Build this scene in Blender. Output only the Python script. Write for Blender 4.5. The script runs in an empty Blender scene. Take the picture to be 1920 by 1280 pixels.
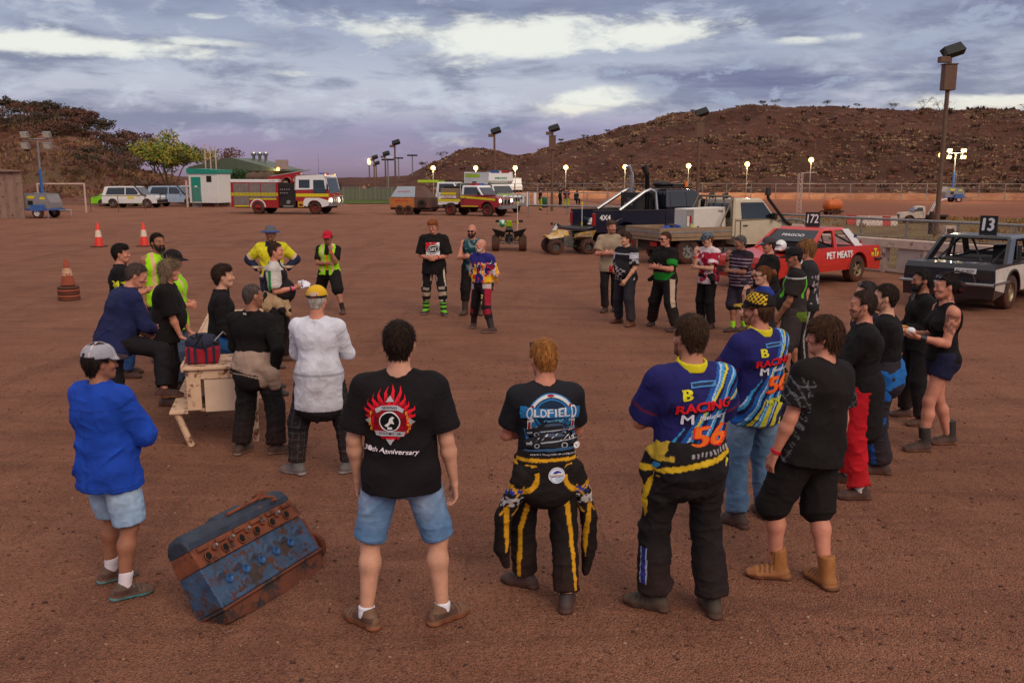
import bpy, bmesh, math, random
import numpy as np
from mathutils import Vector, Matrix, geometry
from mathutils.bvhtree import BVHTree
random.seed(7); RNG = np.random.default_rng(7)
C = bpy.context.scene.collection
SC = bpy.context.scene
R = math.radians
def lin(c):
    return tuple(((x/255)/12.92 if x/255 <= .04045 else ((x/255+.055)/1.055)**2.4) for x in c[:3])
# ------------------------------------------------------------ camera
F_PX, CAM_H = 1700.0, 2.55
PITCH = math.atan(306/F_PX)
cam = bpy.data.cameras.new('camera'); cam.sensor_width = 36; cam.lens = 36*F_PX/1920
cam.clip_start = .05; cam.clip_end = 20000
camo = bpy.data.objects.new('camera', cam); C.objects.link(camo)
camo.location = (0, 0, CAM_H); camo.rotation_euler = (math.pi/2-PITCH, 0, 0)
SC.camera = camo
def ray(px, py):
    x = (px-960)/F_PX; v = -(py-640)/F_PX
    return Vector((x, math.cos(PITCH)+v*math.sin(PITCH), -math.sin(PITCH)+v*math.cos(PITCH)))
def G(px, py, z=0):                       # point of the photograph's view on the level z
    d = ray(px, py); t = (CAM_H-z)/-d.z; return Vector((d.x*t, d.y*t, z))
def D(px, py, dist):                      # point in that direction at ground distance dist (along y)
    d = ray(px, py); t = dist/d.y; return Vector((d.x*t, d.y*t, CAM_H+d.z*t))
# ------------------------------------------------------------ view, sun, sky
SC.view_settings.view_transform = 'Standard'; SC.view_settings.look = 'None'
SC.view_settings.exposure = 0; SC.view_settings.gamma = 1
SUN_EL, SUN_ROT = 38, 150
sl = bpy.data.lights.new('sun', 'SUN'); sl.energy = 1.75; sl.angle = R(34); sl.color = (1, .80, .60)
so = bpy.data.objects.new('sun', sl); C.objects.link(so)
so.rotation_euler = (R(90-SUN_EL), 0, R(180-SUN_ROT))
W = bpy.data.worlds.new('World'); SC.world = W; W.use_nodes = True
def nodes_sky():
    nt = W.node_tree; nt.nodes.clear(); N = nt.nodes.new; L = nt.links.new
    def val(op, a, b=None, c=None):
        n = N('ShaderNodeMath'); n.operation = op
        for i, x in enumerate((a, b, c)):
            if x is None: continue
            if isinstance(x, (int, float)): n.inputs[i].default_value = x
            else: L(x, n.inputs[i])
        return n.outputs[0]
    def mix(f, a, b):
        n = N('ShaderNodeMix'); n.data_type = 'RGBA'
        for s, x in ((0, f), (6, a), (7, b)):
            if isinstance(x, (int, float)): n.inputs[s].default_value = x
            elif isinstance(x, tuple): n.inputs[s].default_value = (*x, 1)
            else: L(x, n.inputs[s])
        return n.outputs[2]
    def smooth(x, a, b):
        n = N('ShaderNodeMapRange'); n.interpolation_type = 'SMOOTHSTEP'; L(x, n.inputs[0])
        n.inputs[1].default_value = a; n.inputs[2].default_value = b; return n.outputs[0]
    tc = N('ShaderNodeTexCoord'); sp = N('ShaderNodeSeparateXYZ'); L(tc.outputs['Generated'], sp.inputs[0])
    el = val('MULTIPLY', val('ARCSINE', sp.outputs[2]), 57.2958)
    az = val('MULTIPLY', val('ARCTAN2', sp.outputs[0], sp.outputs[1]), 57.2958)
    def noise(su, sv, ofs, detail=8, rough=.55, dist=0.):
        cb = N('ShaderNodeCombineXYZ'); L(val('MULTIPLY', az, su), cb.inputs[0]); L(val('MULTIPLY', el, sv), cb.inputs[1]); cb.inputs[2].default_value = ofs
        n = N('ShaderNodeTexNoise'); n.inputs['Scale'].default_value = 1; n.inputs['Detail'].default_value = detail
        n.inputs['Roughness'].default_value = rough; n.inputs['Distortion'].default_value = dist; L(cb.outputs[0], n.inputs['Vector']); return n.outputs[0]
    n1 = noise(.13, .5, 3.1, 9, .6, .3); n2 = noise(.30, .80, 8.4, 10, .64, .3); n3 = noise(.06, .9, 1.7, 6, .55)
    ramp = N('ShaderNodeValToRGB'); L(val('DIVIDE', el, 40.), ramp.inputs[0]); e = ramp.color_ramp.elements
    stops = [(0, (136, 116, 136)), (.7, (152, 134, 156)), (1.8, (156, 143, 172)), (3.0, (162, 156, 186)), (4.0, (184, 185, 202)), (5.6, (192, 198, 212)), (7.8, (170, 179, 200)), (10.5, (142, 152, 180))]
    while len(e) < len(stops)+2: e.new(.5)
    for i, (d, c) in enumerate(stops): e[i].position = d/40; e[i].color = (*lin(c), 1)
    e[-2].position = .45; e[-2].color = (.62, .60, .66, 1); e[-1].position = 1; e[-1].color = (ZEN[0], ZEN[1], ZEN[2], 1)
    col = ramp.outputs[0]
    up = smooth(el, .6, 4.2)
    col = mix(val('MULTIPLY', smooth(n1, .42, .64), val('MULTIPLY', up, .85)), col, lin((124, 132, 158)))
    col = mix(val('MULTIPLY', smooth(n2, .50, .70), val('MULTIPLY', up, .6)), col, lin((208, 216, 228)))
    def blob(a, e0, ra, re):
        x = val('DIVIDE', val('SUBTRACT', az, a), ra); y = val('DIVIDE', val('SUBTRACT', el, e0), re)
        return val('POWER', 2.718, val('MULTIPLY', -1., val('ADD', val('MULTIPLY', x, x), val('MULTIPLY', y, y))))
    def px(x, y): return (math.degrees(math.atan((x-960)/F_PX)), math.degrees(math.atan((640-y)/F_PX)-PITCH))
    def blobs(lst):
        o = None
        for x, y, rx, ry, w in lst:
            b = val('MULTIPLY', blob(*px(x, y), rx/29.7, ry/29.7), w); o = b if o is None else val('MAXIMUM', o, b)
        return o
    gap = blobs([(960, 75, 260, 42, 1.), (1200, 70, 120, 34, .9), (120, 108, 300, 16, .85), (420, 92, 130, 10, .6), (300, 118, 160, 10, .6), (1110, 182, 100, 26, .95), (1075, 205, 90, 18, .8), (700, 60, 200, 22, .6), (1290, 95, 60, 16, .6), (1480, 88, 60, 8, .7), (60, 98, 180, 14, .7), (590, 142, 120, 10, .5), (100, 25, 130, 14, .6), (1850, 205, 220, 14, .7), (1560, 85, 60, 10, .6), (420, 45, 60, 8, .6), (800, 45, 120, 12, .5)])
    g = smooth(val('ADD', gap, val('MULTIPLY', val('SUBTRACT', val('ADD', val('MULTIPLY', n2, .5), val('MULTIPLY', n1, .5)), .5), 3.0)), .24, .84)
    col = mix(g, col, mix(smooth(el, 2.5, 5.), lin((240, 226, 206)), (.86, .88, .82)))
    drk = blobs([(1200, 140, 170, 26, .9), (1420, 150, 260, 60, 1.), (1475, 45, 60, 16, .9), (1700, 130, 260, 60, .8), (1850, 60, 200, 50, .7), (560, 80, 170, 30, .75), (640, 158, 55, 16, 1.), (450, 140, 110, 20, .7), (1320, 100, 130, 18, .8), (260, 30, 200, 18, .5), (1060, 8, 300, 18, .8), (1000, 118, 80, 10, .7), (880, 235, 300, 22, .45), (500, 225, 260, 22, .4)])
    dk = smooth(val('ADD', drk, val('MULTIPLY', val('SUBTRACT', val('ADD', val('MULTIPLY', n2, .6), val('MULTIPLY', n1, .4)), .5), 2.6)), .30, 1.0)
    shade = mix(smooth(n3, .35, .65), lin((108, 112, 148)), lin((144, 152, 178)))
    col = mix(val('MULTIPLY', dk, .85), col, shade)
    col = mix(val('MULTIPLY', smooth(n2, .52, .64), val('MULTIPLY', dk, .65)), col, lin((172, 184, 206)))
    sky = N('ShaderNodeTexSky'); sky.sky_type = 'NISHITA'; sky.sun_disc = False; sky.sun_elevation = R(SUN_EL); sky.sun_rotation = R(SUN_ROT)
    b1 = N('ShaderNodeBackground'); L(sky.outputs[0], b1.inputs[0]); b1.inputs[1].default_value = .05
    # the cloud deck hides all but a little of the clear sky
    b2 = N('ShaderNodeBackground'); L(col, b2.inputs[0]); b2.inputs[1].default_value = 1
    m = N('ShaderNodeMixShader'); m.inputs[0].default_value = .97; L(b1.outputs[0], m.inputs[1]); L(b2.outputs[0], m.inputs[2])
    o = N('ShaderNodeOutputWorld'); L(m.outputs[0], o.inputs[0])
ZEN = (1.06, .94, .86)
nodes_sky()
# ------------------------------------------------------------ helpers
DUST = lin((122, 70, 50))
MATS = {}
def mat(name, col=(200, 200, 200), rough=.6, metal=0., var=.18, scale=6., bump=0., bscale=60., attr=False, dust=0., dz=1.0, rust=0., rustcol=(96, 52, 32), emit=0., spec=.4, coat=0., alpha=1., trans=0., stretch=None, wear=None):
    key = name
    if key in MATS: return MATS[key]
    m = bpy.data.materials.new(name); m.use_nodes = True; MATS[key] = m
    nt = m.node_tree; N = nt.nodes.new; L = nt.links.new; b = nt.nodes['Principled BSDF']
    b.inputs['Roughness'].default_value = rough; b.inputs['Metallic'].default_value = metal
    b.inputs['Specular IOR Level'].default_value = spec
    if coat: b.inputs['Coat Weight'].default_value = coat; b.inputs['Coat Roughness'].default_value = .12
    if trans: b.inputs['Transmission Weight'].default_value = trans
    tc = N('ShaderNodeTexCoord'); crd = tc.outputs['Object']
    if stretch:
        mp = N('ShaderNodeMapping'); L(crd, mp.inputs[0]); mp.inputs['Scale'].default_value = stretch; crd = mp.outputs[0]
    def noise(s, d=6, r=.6):
        n = N('ShaderNodeTexNoise'); n.inputs['Scale'].default_value = s; n.inputs['Detail'].default_value = d; n.inputs['Roughness'].default_value = r; L(crd, n.inputs[0]); return n.outputs[0]
    def rng(x, a, c, o0=0., o1=1.):
        n = N('ShaderNodeMapRange'); L(x, n.inputs[0]); n.inputs[1].default_value = a; n.inputs[2].default_value = c; n.inputs[3].default_value = o0; n.inputs[4].default_value = o1; return n.outputs[0]
    def mix(f, a, c, bt='MIX'):
        n = N('ShaderNodeMix'); n.data_type = 'RGBA'; n.blend_type = bt
        for s, x in ((0, f), (6, a), (7, c)):
            if isinstance(x, (int, float)): n.inputs[s].default_value = x
            elif isinstance(x, tuple): n.inputs[s].default_value = (*x, 1)
            else: L(x, n.inputs[s])
        return n.outputs[2]
    if attr:
        a = N('ShaderNodeAttribute'); a.attribute_name = 'Col'; c = a.outputs['Color']
    else:
        rg = N('ShaderNodeRGB'); rg.outputs[0].default_value = (*lin(col), 1); c = rg.outputs[0]
    if var:
        n = noise(scale); g = rng(n, .3, .7, 1-var, 1+var)
        cb = N('ShaderNodeCombineColor'); [L(g, cb.inputs[i]) for i in range(3)]
        c = mix(1., c, cb.outputs[0], 'MULTIPLY')
    if wear: c = mix(rng(noise(wear[0], 10, .7), wear[1], wear[1]+.06), c, lin(wear[2]))
    if rust: c = mix(rng(noise(scale*1.7, 10, .7), .62-rust*.3, .70-rust*.3), c, mix(noise(scale*6), lin(rustcol), tuple(x*.45 for x in lin(rustcol))))
    if dust:
        gm = N('ShaderNodeNewGeometry'); sp = N('ShaderNodeSeparateXYZ'); L(gm.outputs['Position'], sp.inputs[0])
        ml = N('ShaderNodeMath'); ml.operation = 'MULTIPLY'; L(rng(sp.outputs[2], dz, 0., .12, 1.), ml.inputs[0]); L(rng(noise(3.3), .3, .65, .35, 1.), ml.inputs[1])
        m2 = N('ShaderNodeMath'); m2.operation = 'MULTIPLY'; L(ml.outputs[0], m2.inputs[0]); m2.inputs[1].default_value = dust
        c = mix(m2.outputs[0], c, DUST)
    L(c, b.inputs['Base Color'])
    if emit:
        b.inputs['Emission Strength'].default_value = emit; b.inputs['Emission Color'].default_value = (*lin(col), 1)
    if bump:
        bp = N('ShaderNodeBump'); bp.inputs['Strength'].default_value = 1; bp.inputs['Distance'].default_value = bump; L(noise(bscale, 4), bp.inputs['Height']); L(bp.outputs[0], b.inputs['Normal'])
    if rough > .3 and not emit:
        L(rng(noise(scale*2), .3, .7, rough-.08, min(1, rough+.08)), b.inputs['Roughness'])
    return m
def tag(o, label=None, cat=None, group=None, kind=None):
    if label: o['label'] = label
    if cat: o['category'] = cat
    if group: o['group'] = group
    if kind: o['kind'] = kind
    return o
def empty(name, loc=(0, 0, 0), rz=0., label=None, cat=None, group=None):
    o = bpy.data.objects.new(name, None); C.objects.link(o); o.location = loc; o.rotation_euler = (0, 0, rz); o.empty_display_size = .2
    return tag(o, label, cat, group)
def copy_tree(o, parent=None):
    c = o.copy(); C.objects.link(c); c.parent = parent
    for ch in list(o.children): copy_tree(ch, c)
    return c
def vec(p): return Vector(p)
class MB:                                  # collects shapes; build() links them as one mesh object
    def __init__(s): s.v = []; s.f = []; s.m = []; s.sm = []; s.mats = []
    def mi(s, m):
        if m not in s.mats: s.mats.append(m)
        return s.mats.index(m)
    def add(s, vs, fs, m, smooth=False):
        o = len(s.v); s.v += [tuple(x) for x in vs]; k = s.mi(m)
        for f in fs: s.f.append(tuple(i+o for i in f)); s.m.append(k); s.sm.append(smooth)
        return s
    def box(s, c, size, m, rot=None):
        c = vec(c); h = vec(size)/2
        vs = [Vector((x*h.x, y*h.y, z*h.z)) for x in (-1, 1) for y in (-1, 1) for z in (-1, 1)]
        if rot is not None:
            M3 = rot if isinstance(rot, Matrix) else Matrix.Rotation(rot, 3, 'Z')
            vs = [M3 @ q for q in vs]
        return s.add([q+c for q in vs], [(0, 1, 3, 2), (4, 6, 7, 5), (0, 4, 5, 1), (2, 3, 7, 6), (0, 2, 6, 4), (1, 5, 7, 3)], m)
    def b6(s, x0, x1, y0, y1, z0, z1, m): return s.box(((x0+x1)/2, (y0+y1)/2, (z0+z1)/2), (abs(x1-x0), abs(y1-y0), abs(z1-z0)), m)
    def hexa(s, P, m):                     # 8 corners: bottom 4 ccw, top 4 ccw
        return s.add(P, [(3, 2, 1, 0), (4, 5, 6, 7), (0, 1, 5, 4), (1, 2, 6, 5), (2, 3, 7, 6), (3, 0, 4, 7)], m)
    def cone(s, a, b, r0, r1, m, n=12, caps=True):
        a = vec(a); b = vec(b); d = (b-a).normalized(); u = d.orthogonal().normalized(); w = d.cross(u)
        vs = []
        for p, r in ((a, r0), (b, r1)):
            for i in range(n):
                t = 2*math.pi*i/n; vs.append(p+(u*math.cos(t)+w*math.sin(t))*r)
        s.add(vs, [(i, (i+1) % n, n+(i+1) % n, n+i) for i in range(n)], m, True)
        if caps: s.add(vs, [tuple(range(n))[::-1], tuple(range(n, 2*n))], m)
        return s
    def tube(s, pts, r, m, n=8):
        pts = [vec(p) for p in pts]; vs = []; k = len(pts); u = None
        for i, p in enumerate(pts):
            d = (pts[min(i+1, k-1)]-pts[max(i-1, 0)]).normalized()
            u = d.orthogonal().normalized() if u is None else (u-d*u.dot(d)).normalized()
            w = d.cross(u); rr = r[i] if isinstance(r, (list, tuple)) else r
            for j in range(n):
                t = 2*math.pi*j/n; vs.append(p+(u*math.cos(t)+w*math.sin(t))*rr)
        fs = [(i*n+j, i*n+(j+1) % n, (i+1)*n+(j+1) % n, (i+1)*n+j) for i in range(k-1) for j in range(n)]
        s.add(vs, fs, m, True); s.add(vs, [tuple(range(n))[::-1], tuple(range((k-1)*n, k*n))], m); return s
    def lathe(s, prof, m, n=24, c=(0, 0, 0), ax='Z'):   # prof: (r, h) along axis
        c = vec(c); vs = []
        for r, h in prof:
            for j in range(n):
                t = 2*math.pi*j/n; p = (r*math.cos(t), r*math.sin(t), h)
                vs.append(c+vec({'Z': p, 'Y': (p[0], p[2], p[1]), 'X': (p[2], p[0], p[1])}[ax]))
        k = len(prof); sg = -1 if ax == 'Y' else 1
        fs = [(i*n+j, i*n+(j+1) % n, (i+1)*n+(j+1) % n, (i+1)*n+j)[::sg] for i in range(k-1) for j in range(n)]
        return s.add(vs, fs, m, True)
    def prism(s, prof, y0, y1, m, taper=None, caps=True):  # prof in (x, z), extruded along y
        n = len(prof); area = sum(prof[i][0]*prof[(i+1) % n][1]-prof[(i+1) % n][0]*prof[i][1] for i in range(n))
        if area < 0: prof = prof[::-1]
        def yy(y, x, z): return y*(taper(x, z) if taper else 1)
        vs = [(x, yy(y0, x, z), z) for x, z in prof]+[(x, yy(y1, x, z), z) for x, z in prof]
        s.add(vs, [(i, (i+1) % n, n+(i+1) % n, n+i) for i in range(n)], m)
        if caps:
            tr = geometry.tessellate_polygon([[Vector((x, z, 0)) for x, z in prof]])
            for t in tr:
                a = [prof[i] for i in t]; ar = (a[1][0]-a[0][0])*(a[2][1]-a[0][1])-(a[2][0]-a[0][0])*(a[1][1]-a[0][1])
                t = t if ar > 0 else t[::-1]
                s.add([vs[i] for i in t], [(0, 1, 2)], m); s.add([vs[i+n] for i in t], [(2, 1, 0)], m)
        return s
    def sphere(s, c, r, m, n=14, k=8):
        r = r if isinstance(r, (tuple, list)) else (r, r, r); c = vec(c); vs = []; 
        for i in range(k+1):
            ph = math.pi*i/k
            for j in range(n):
                t = 2*math.pi*j/n; vs.append((c.x+r[0]*math.sin(ph)*math.cos(t), c.y+r[1]*math.sin(ph)*math.sin(t), c.z-r[2]*math.cos(ph)))
        return s.add(vs, [(i*n+j, i*n+(j+1) % n, (i+1)*n+(j+1) % n, (i+1)*n+j) for i in range(k) for j in range(n)], m, True)
    def build(s, name, parent=None, bevel=0., seg=2, loc=None, rz=None):
        me = bpy.data.meshes.new(name); me.from_pydata(s.v, [], s.f)
        for m in s.mats: me.materials.append(m)
        me.polygons.foreach_set('material_index', s.m); me.polygons.foreach_set('use_smooth', s.sm); me.update()
        o = bpy.data.objects.new(name, me); C.objects.link(o); o.parent = parent
        if loc is not None: o.location = loc
        if rz is not None: o.rotation_euler = (0, 0, rz)
        if bevel:
            bm = bmesh.new(); bm.from_mesh(me); bmesh.ops.remove_doubles(bm, verts=bm.verts, dist=1e-5); bm.to_mesh(me); bm.free()
            md = o.modifiers.new('bevel', 'BEVEL'); md.width = bevel; md.segments = seg; md.limit_method = 'ANGLE'; md.angle_limit = R(35); md.harden_normals = False
        return o
def fast_mesh(name, V, Fq, mats, col=None, smooth=True, parent=None, fm=None):
    V = np.asarray(V, np.float32); Fq = np.asarray(Fq, np.int32); k = Fq.shape[1]
    me = bpy.data.meshes.new(name); me.vertices.add(len(V)); me.vertices.foreach_set('co', V.ravel())
    me.loops.add(Fq.size); me.loops.foreach_set('vertex_index', Fq.ravel()); me.polygons.add(len(Fq))
    me.polygons.foreach_set('loop_start', np.arange(0, Fq.size, k, dtype=np.int32))
    me.polygons.foreach_set('use_smooth', np.full(len(Fq), smooth))
    for m in mats: me.materials.append(m)
    if fm is not None: me.polygons.foreach_set('material_index', np.asarray(fm, np.int32))
    me.update(calc_edges=True)
    if col is not None:
        a = me.color_attributes.new('Col', 'FLOAT_COLOR', 'POINT'); a.data.foreach_set('color', np.c_[col, np.ones(len(col))].astype(np.float32).ravel())
    o = bpy.data.objects.new(name, me); C.objects.link(o); o.parent = parent
    return o
class VNoise:                              # value noise on a random lattice
    def __init__(s, seed): s.t = np.random.default_rng(seed).random((32, 32, 32)).astype(np.float32)
    def __call__(s, x, y, z=0.):
        x, y, z = np.broadcast_arrays(np.asarray(x, np.float32), np.asarray(y, np.float32), np.asarray(z, np.float32))
        xi = np.floor(x).astype(int); yi = np.floor(y).astype(int); zi = np.floor(z).astype(int)
        fx = x-xi; fy = y-yi; fz = z-zi; fx = fx*fx*(3-2*fx); fy = fy*fy*(3-2*fy); fz = fz*fz*(3-2*fz); t = s.t; o = 0
        for a in (0, 1):
            for b in (0, 1):
                for c in (0, 1):
                    o = o+t[(xi+a) & 31, (yi+b) & 31, (zi+c) & 31]*(fx if a else 1-fx)*(fy if b else 1-fy)*(fz if c else 1-fz)
        return o
VN = VNoise(5)
def fbm(x, y, z=0., o=5):
    r = 0; a = .5
    for i in range(o): r = r+a*(VN(x*2**i+i*7.3, y*2**i+i*3.1, z*2**i) - .5); a *= .5
    return r
_TX = {}
def text2d(s, bold=0., shear=0., space=1.):
    key = (s, bold, shear, space)
    if key in _TX: return _TX[key]
    cu = bpy.data.curves.new('t', 'FONT'); cu.body = s; cu.align_x = 'CENTER'; cu.align_y = 'CENTER'; cu.size = 1; cu.shear = shear; cu.space_character = space; cu.resolution_u = 3
    o = bpy.data.objects.new('t', cu); C.objects.link(o); dg = bpy.context.evaluated_depsgraph_get(); dg.update()
    me = o.evaluated_get(dg).to_mesh(); V = np.array([v.co[:2] for v in me.vertices]); T = []
    for p in me.polygons:
        q = list(p.vertices)
        for i in range(1, len(q)-1): T.append((q[0], q[i], q[i+1]))
    o.evaluated_get(dg).to_mesh_clear(); bpy.data.objects.remove(o); bpy.data.curves.remove(cu)
    if bold and len(V):                    # heavier strokes: the union of shifted copies
        sh = [(-bold, 0), (bold, 0), (0, bold*.5), (0, -bold*.5)]; n = len(V); h0 = V[:, 1].max()-V[:, 1].min()
        vv = [Vector((x+a*h0*1.4, y+b*h0*1.4)) for a, b in sh for x, y in V]; ff = [[i+k*n for i in t] for k in range(4) for t in T]
        r = geometry.delaunay_2d_cdt(vv, [], ff, 1, 1e-5); V = np.array([tuple(q) for q in r[0]]); T = [tuple(f) for f, o_ in zip(r[2], r[5]) if o_]
        T = [(t[0], t[i], t[i+1]) for t in T for i in range(1, len(t)-1)]
    if len(V):
        V = V-(V.max(0)+V.min(0))/2; V = V/max(1e-6, V[:, 1].max()-V[:, 1].min())
    _TX[key] = (V, T); return V, T
def put_text(mb, s, org, u, v, h, m, width=None, bold=.012, shear=0., lift=.004):
    V, T = text2d(s, bold, shear); V = V*h; w = V[:, 0].max()-V[:, 0].min()
    if width: V = V*np.array([width/w, 1])
    org = vec(org); u = vec(u).normalized(); v = vec(v).normalized(); n = u.cross(v).normalized(); v = n.cross(u)
    mb.add([org+u*float(a)+v*float(b)+n*lift for a, b in V], T, m)
# ============================================================ ground, track, hills
def terrain_mat(name, kind):
    m = bpy.data.materials.new(name); m.use_nodes = True; nt = m.node_tree; N = nt.nodes.new; L = nt.links.new; b = nt.nodes['Principled BSDF']
    b.inputs['Roughness'].default_value = .95; b.inputs['Specular IOR Level'].default_value = .15
    gm = N('ShaderNodeNewGeometry'); P = gm.outputs['Position']
    def noise(s, d=8, r=.6, scl=None, dist=0.):
        q = P
        if scl:
            mp = N('ShaderNodeMapping'); L(P, mp.inputs[0]); mp.inputs['Scale'].default_value = scl[:3]
            if len(scl) > 3: mp.inputs['Rotation'].default_value = (0, 0, scl[3])
            q = mp.outputs[0]
        n = N('ShaderNodeTexNoise'); n.inputs['Scale'].default_value = s; n.inputs['Detail'].default_value = d; n.inputs['Roughness'].default_value = r; n.inputs['Distortion'].default_value = dist; L(q, n.inputs[0]); return n.outputs[0]
    def rng(x, a, c, o0=0., o1=1.):
        n = N('ShaderNodeMapRange'); L(x, n.inputs[0])
        for i, k in enumerate((a, c, o0, o1)): n.inputs[i+1].default_value = k
        return n.outputs[0]
    def mix(f, a, c):
        n = N('ShaderNodeMix'); n.data_type = 'RGBA'
        for s, x in ((0, f), (6, a), (7, c)):
            if isinstance(x, (int, float)): n.inputs[s].default_value = x
            elif isinstance(x, tuple): n.inputs[s].default_value = (*x, 1)
            else: L(x, n.inputs[s])
        return n.outputs[2]
    def mth(op, a, c):
        n = N('ShaderNodeMath'); n.operation = op
        for i, x in enumerate((a, c)):
            if isinstance(x, (int, float)): n.inputs[i].default_value = x
            else: L(x, n.inputs[i])
        return n.outputs[0]
    bp = N('ShaderNodeBump')
    if kind == 'pit':
        c = mix(rng(noise(.22, 6), .35, .65), (.250, .105, .064), (.335, .143, .088))
        c = mix(rng(noise(1.3, 8), .42, .7, 0, .8), c, (.40, .180, .112))
        c = mix(rng(noise(1., 5, .55, (.35, 2.6, 1, .12), .8), .52, .70, 0., .5), c, (.150, .062, .040))
        c = mix(rng(noise(1., 5, .55, (.9, .16, 1, .25), .6), .56, .70, 0., .6), c, (.19, .078, .050))
        c = mix(rng(noise(1., 4, .5, (.25, 3.4, 1, -.3), .6), .58, .70, 0., .45), c, (.40, .178, .112))
        c = mix(rng(noise(2.6, 5, .6), .57, .66, 0., .32), c, (.13, .052, .034)); c = mix(rng(noise(1., 3, .5, (2.2, 9., 1, .5), .5), .60, .68, 0., .35), c, (.40, .18, .115)); c = mix(rng(noise(1., 3, .5, (9., 1.6, 1, .2), .5), .61, .68, 0., .30), c, (.14, .056, .036))
        g = N('ShaderNodeTexVoronoi'); g.inputs['Scale'].default_value = 95; L(P, g.inputs[0])
        sp = N('ShaderNodeSeparateColor'); L(g.outputs['Color'], sp.inputs[0])
        c = mix(rng(sp.outputs[0], .5, 1., 0., .62), c, (.070, .034, .026)); c = mix(rng(sp.outputs[1], .90, .99, 0., .5), c, (.40, .25, .18))
        L(c, b.inputs['Base Color'])
        hgt = mth('ADD', mth('MULTIPLY', noise(90, 3), .012), mth('ADD', mth('MULTIPLY', noise(9, 6), .03), mth('MULTIPLY', noise(1., 4, .5, (.3, 2.4, 1, .12), .6), .10)))
        hgt = mth('ADD', hgt, mth('MULTIPLY', g.outputs['Distance'], -.020))
    elif kind == 'track':
        c = mix(rng(noise(1., 6, .6, (.03, .5, 1, .05)), .35, .65), (.16, .056, .033), (.22, .08, .046))
        c = mix(rng(noise(.7, 7), .5, .7, 0, .5), c, (.15, .05, .03)); L(c, b.inputs['Base Color'])
        hgt = mth('MULTIPLY', noise(4, 6), .05)
    elif kind == 'infield':
        c = mix(rng(noise(.5, 8), .40, .6), (.15, .075, .042), (.20, .135, .055)); c = mix(rng(noise(3.5, 8), .5, .65), c, (.12, .10, .045)); L(c, b.inputs['Base Color'])
        hgt = mth('MULTIPLY', noise(6, 8), .12)
    elif kind == 'berm':
        c = mix(rng(noise(.9, 8), .4, .6), (.36, .17, .095), (.28, .115, .065)); L(c, b.inputs['Base Color']); hgt = mth('MULTIPLY', noise(3, 8), .2)
    elif kind == 'hill':
        c = mix(rng(noise(.09, 8, .65), .38, .62), (.104, .045, .033), (.172, .074, .051))
        c = mix(rng(noise(.6, 10, .7), .5, .66, 0, .8), c, (.06, .028, .02)); c = mix(rng(noise(.33, 10, .7), .57, .70, 0, .65), c, (.16, .085, .055))
        c = mix(rng(noise(.22, 6, .6), .55, .70, 0, .4), c, (.105, .078, .046)); L(c, b.inputs['Base Color']); hgt = mth('MULTIPLY', noise(.8, 10, .7), 1.6)
    elif kind == 'bank':
        c = mix(rng(noise(.13, 8, .65), .38, .62), (.20, .080, .058), (.27, .132, .098))
        c = mix(rng(noise(.09, 6, .6), .5, .64, 0, .85), c, (.15, .105, .055)); c = mix(rng(noise(.5, 10, .7), .56, .7, 0, .8), c, (.25, .15, .115)); c = mix(rng(noise(.7, 9, .7), .54, .66, 0, .7), c, (.075, .036, .027)); L(c, b.inputs['Base Color']); hgt = mth('MULTIPLY', noise(.8, 10, .7), 1.2)
    elif kind == 'plain':
        c = mix(rng(noise(.02, 8), .4, .6), (.15, .085, .075), (.20, .125, .105)); L(c, b.inputs['Base Color']); hgt = mth('MULTIPLY', noise(.5, 4), .3)  # scrub colour with the mauve of distance haze painted in
    elif kind == 'lawn':
        c = mix(rng(noise(1.5, 8), .35, .65), (.055, .085, .018), (.10, .13, .03)); L(c, b.inputs['Base Color']); hgt = mth('MULTIPLY', noise(20, 6), .06)
    L(hgt, bp.inputs['Height']); bp.inputs['Distance'].default_value = 1; bp.inputs['Strength'].default_value = 1; L(bp.outputs[0], b.inputs['Normal'])
    return m
def sheet(name, pts, z, m, kind='structure'):
    me = bpy.data.meshes.new(name); me.from_pydata([(x, y, z) for x, y in pts], [], [tuple(range(len(pts)))]); me.materials.append(m); me.update()
    o = bpy.data.objects.new(name, me); C.objects.link(o); o['kind'] = kind; return o
sheet('plain', [(-9000, -300), (9000, -300), (9000, 15000), (-9000, 15000)], -.03, terrain_mat('hazy_plain_scrub', 'plain'))
pit = terrain_mat('red_gravel', 'pit')
# pit ground, gently rutted
gx = np.linspace(-110, 110, 221); gy = np.concatenate([np.arange(-12, 3, 1.), np.arange(3, 22, .16), np.arange(22, 125, 1.)])
X, Y = np.meshgrid(gx, gy, indexing='ij')
gx2 = np.arange(-9, 9.01, .16)
Z = fbm(X*.35, Y*.5)*.04*np.clip((Y-24)/20, 0, 1)
V = np.stack([X, Y, Z], -1).reshape(-1, 3); n1, n2 = X.shape
I = np.arange(n1*n2).reshape(n1, n2); Fq = np.stack([I[:-1, :-1], I[1:, :-1], I[1:, 1:], I[:-1, 1:]], -1).reshape(-1, 4)
fast_mesh('ground', V, Fq, [pit])['kind'] = 'structure'
# infield and track (beyond the steel barrier): boundary line follows the barrier
E0, E1 = Vector((4.6, 37.5)), Vector((13.2, 22.0))       # barrier's ends (rear side)
sheet('infield', [(13.4, 21.5), (120, 10), (120, 62), (26, 60), (12, 56), (9.5, 40), (8.6, 29)], .03, terrain_mat('dry_grass_ground', 'infield'))
sheet('track', [(12, 76), (22, 58), (52, 58), (200, 60), (200, 150), (40, 116), (6, 114)], .04, terrain_mat('clay_track', 'track'))
sheet('lawn', [(-16.5, 92), (-9, 92), (-8, 112), (-24, 112)], .05, terrain_mat('green_lawn', 'lawn'))
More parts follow.
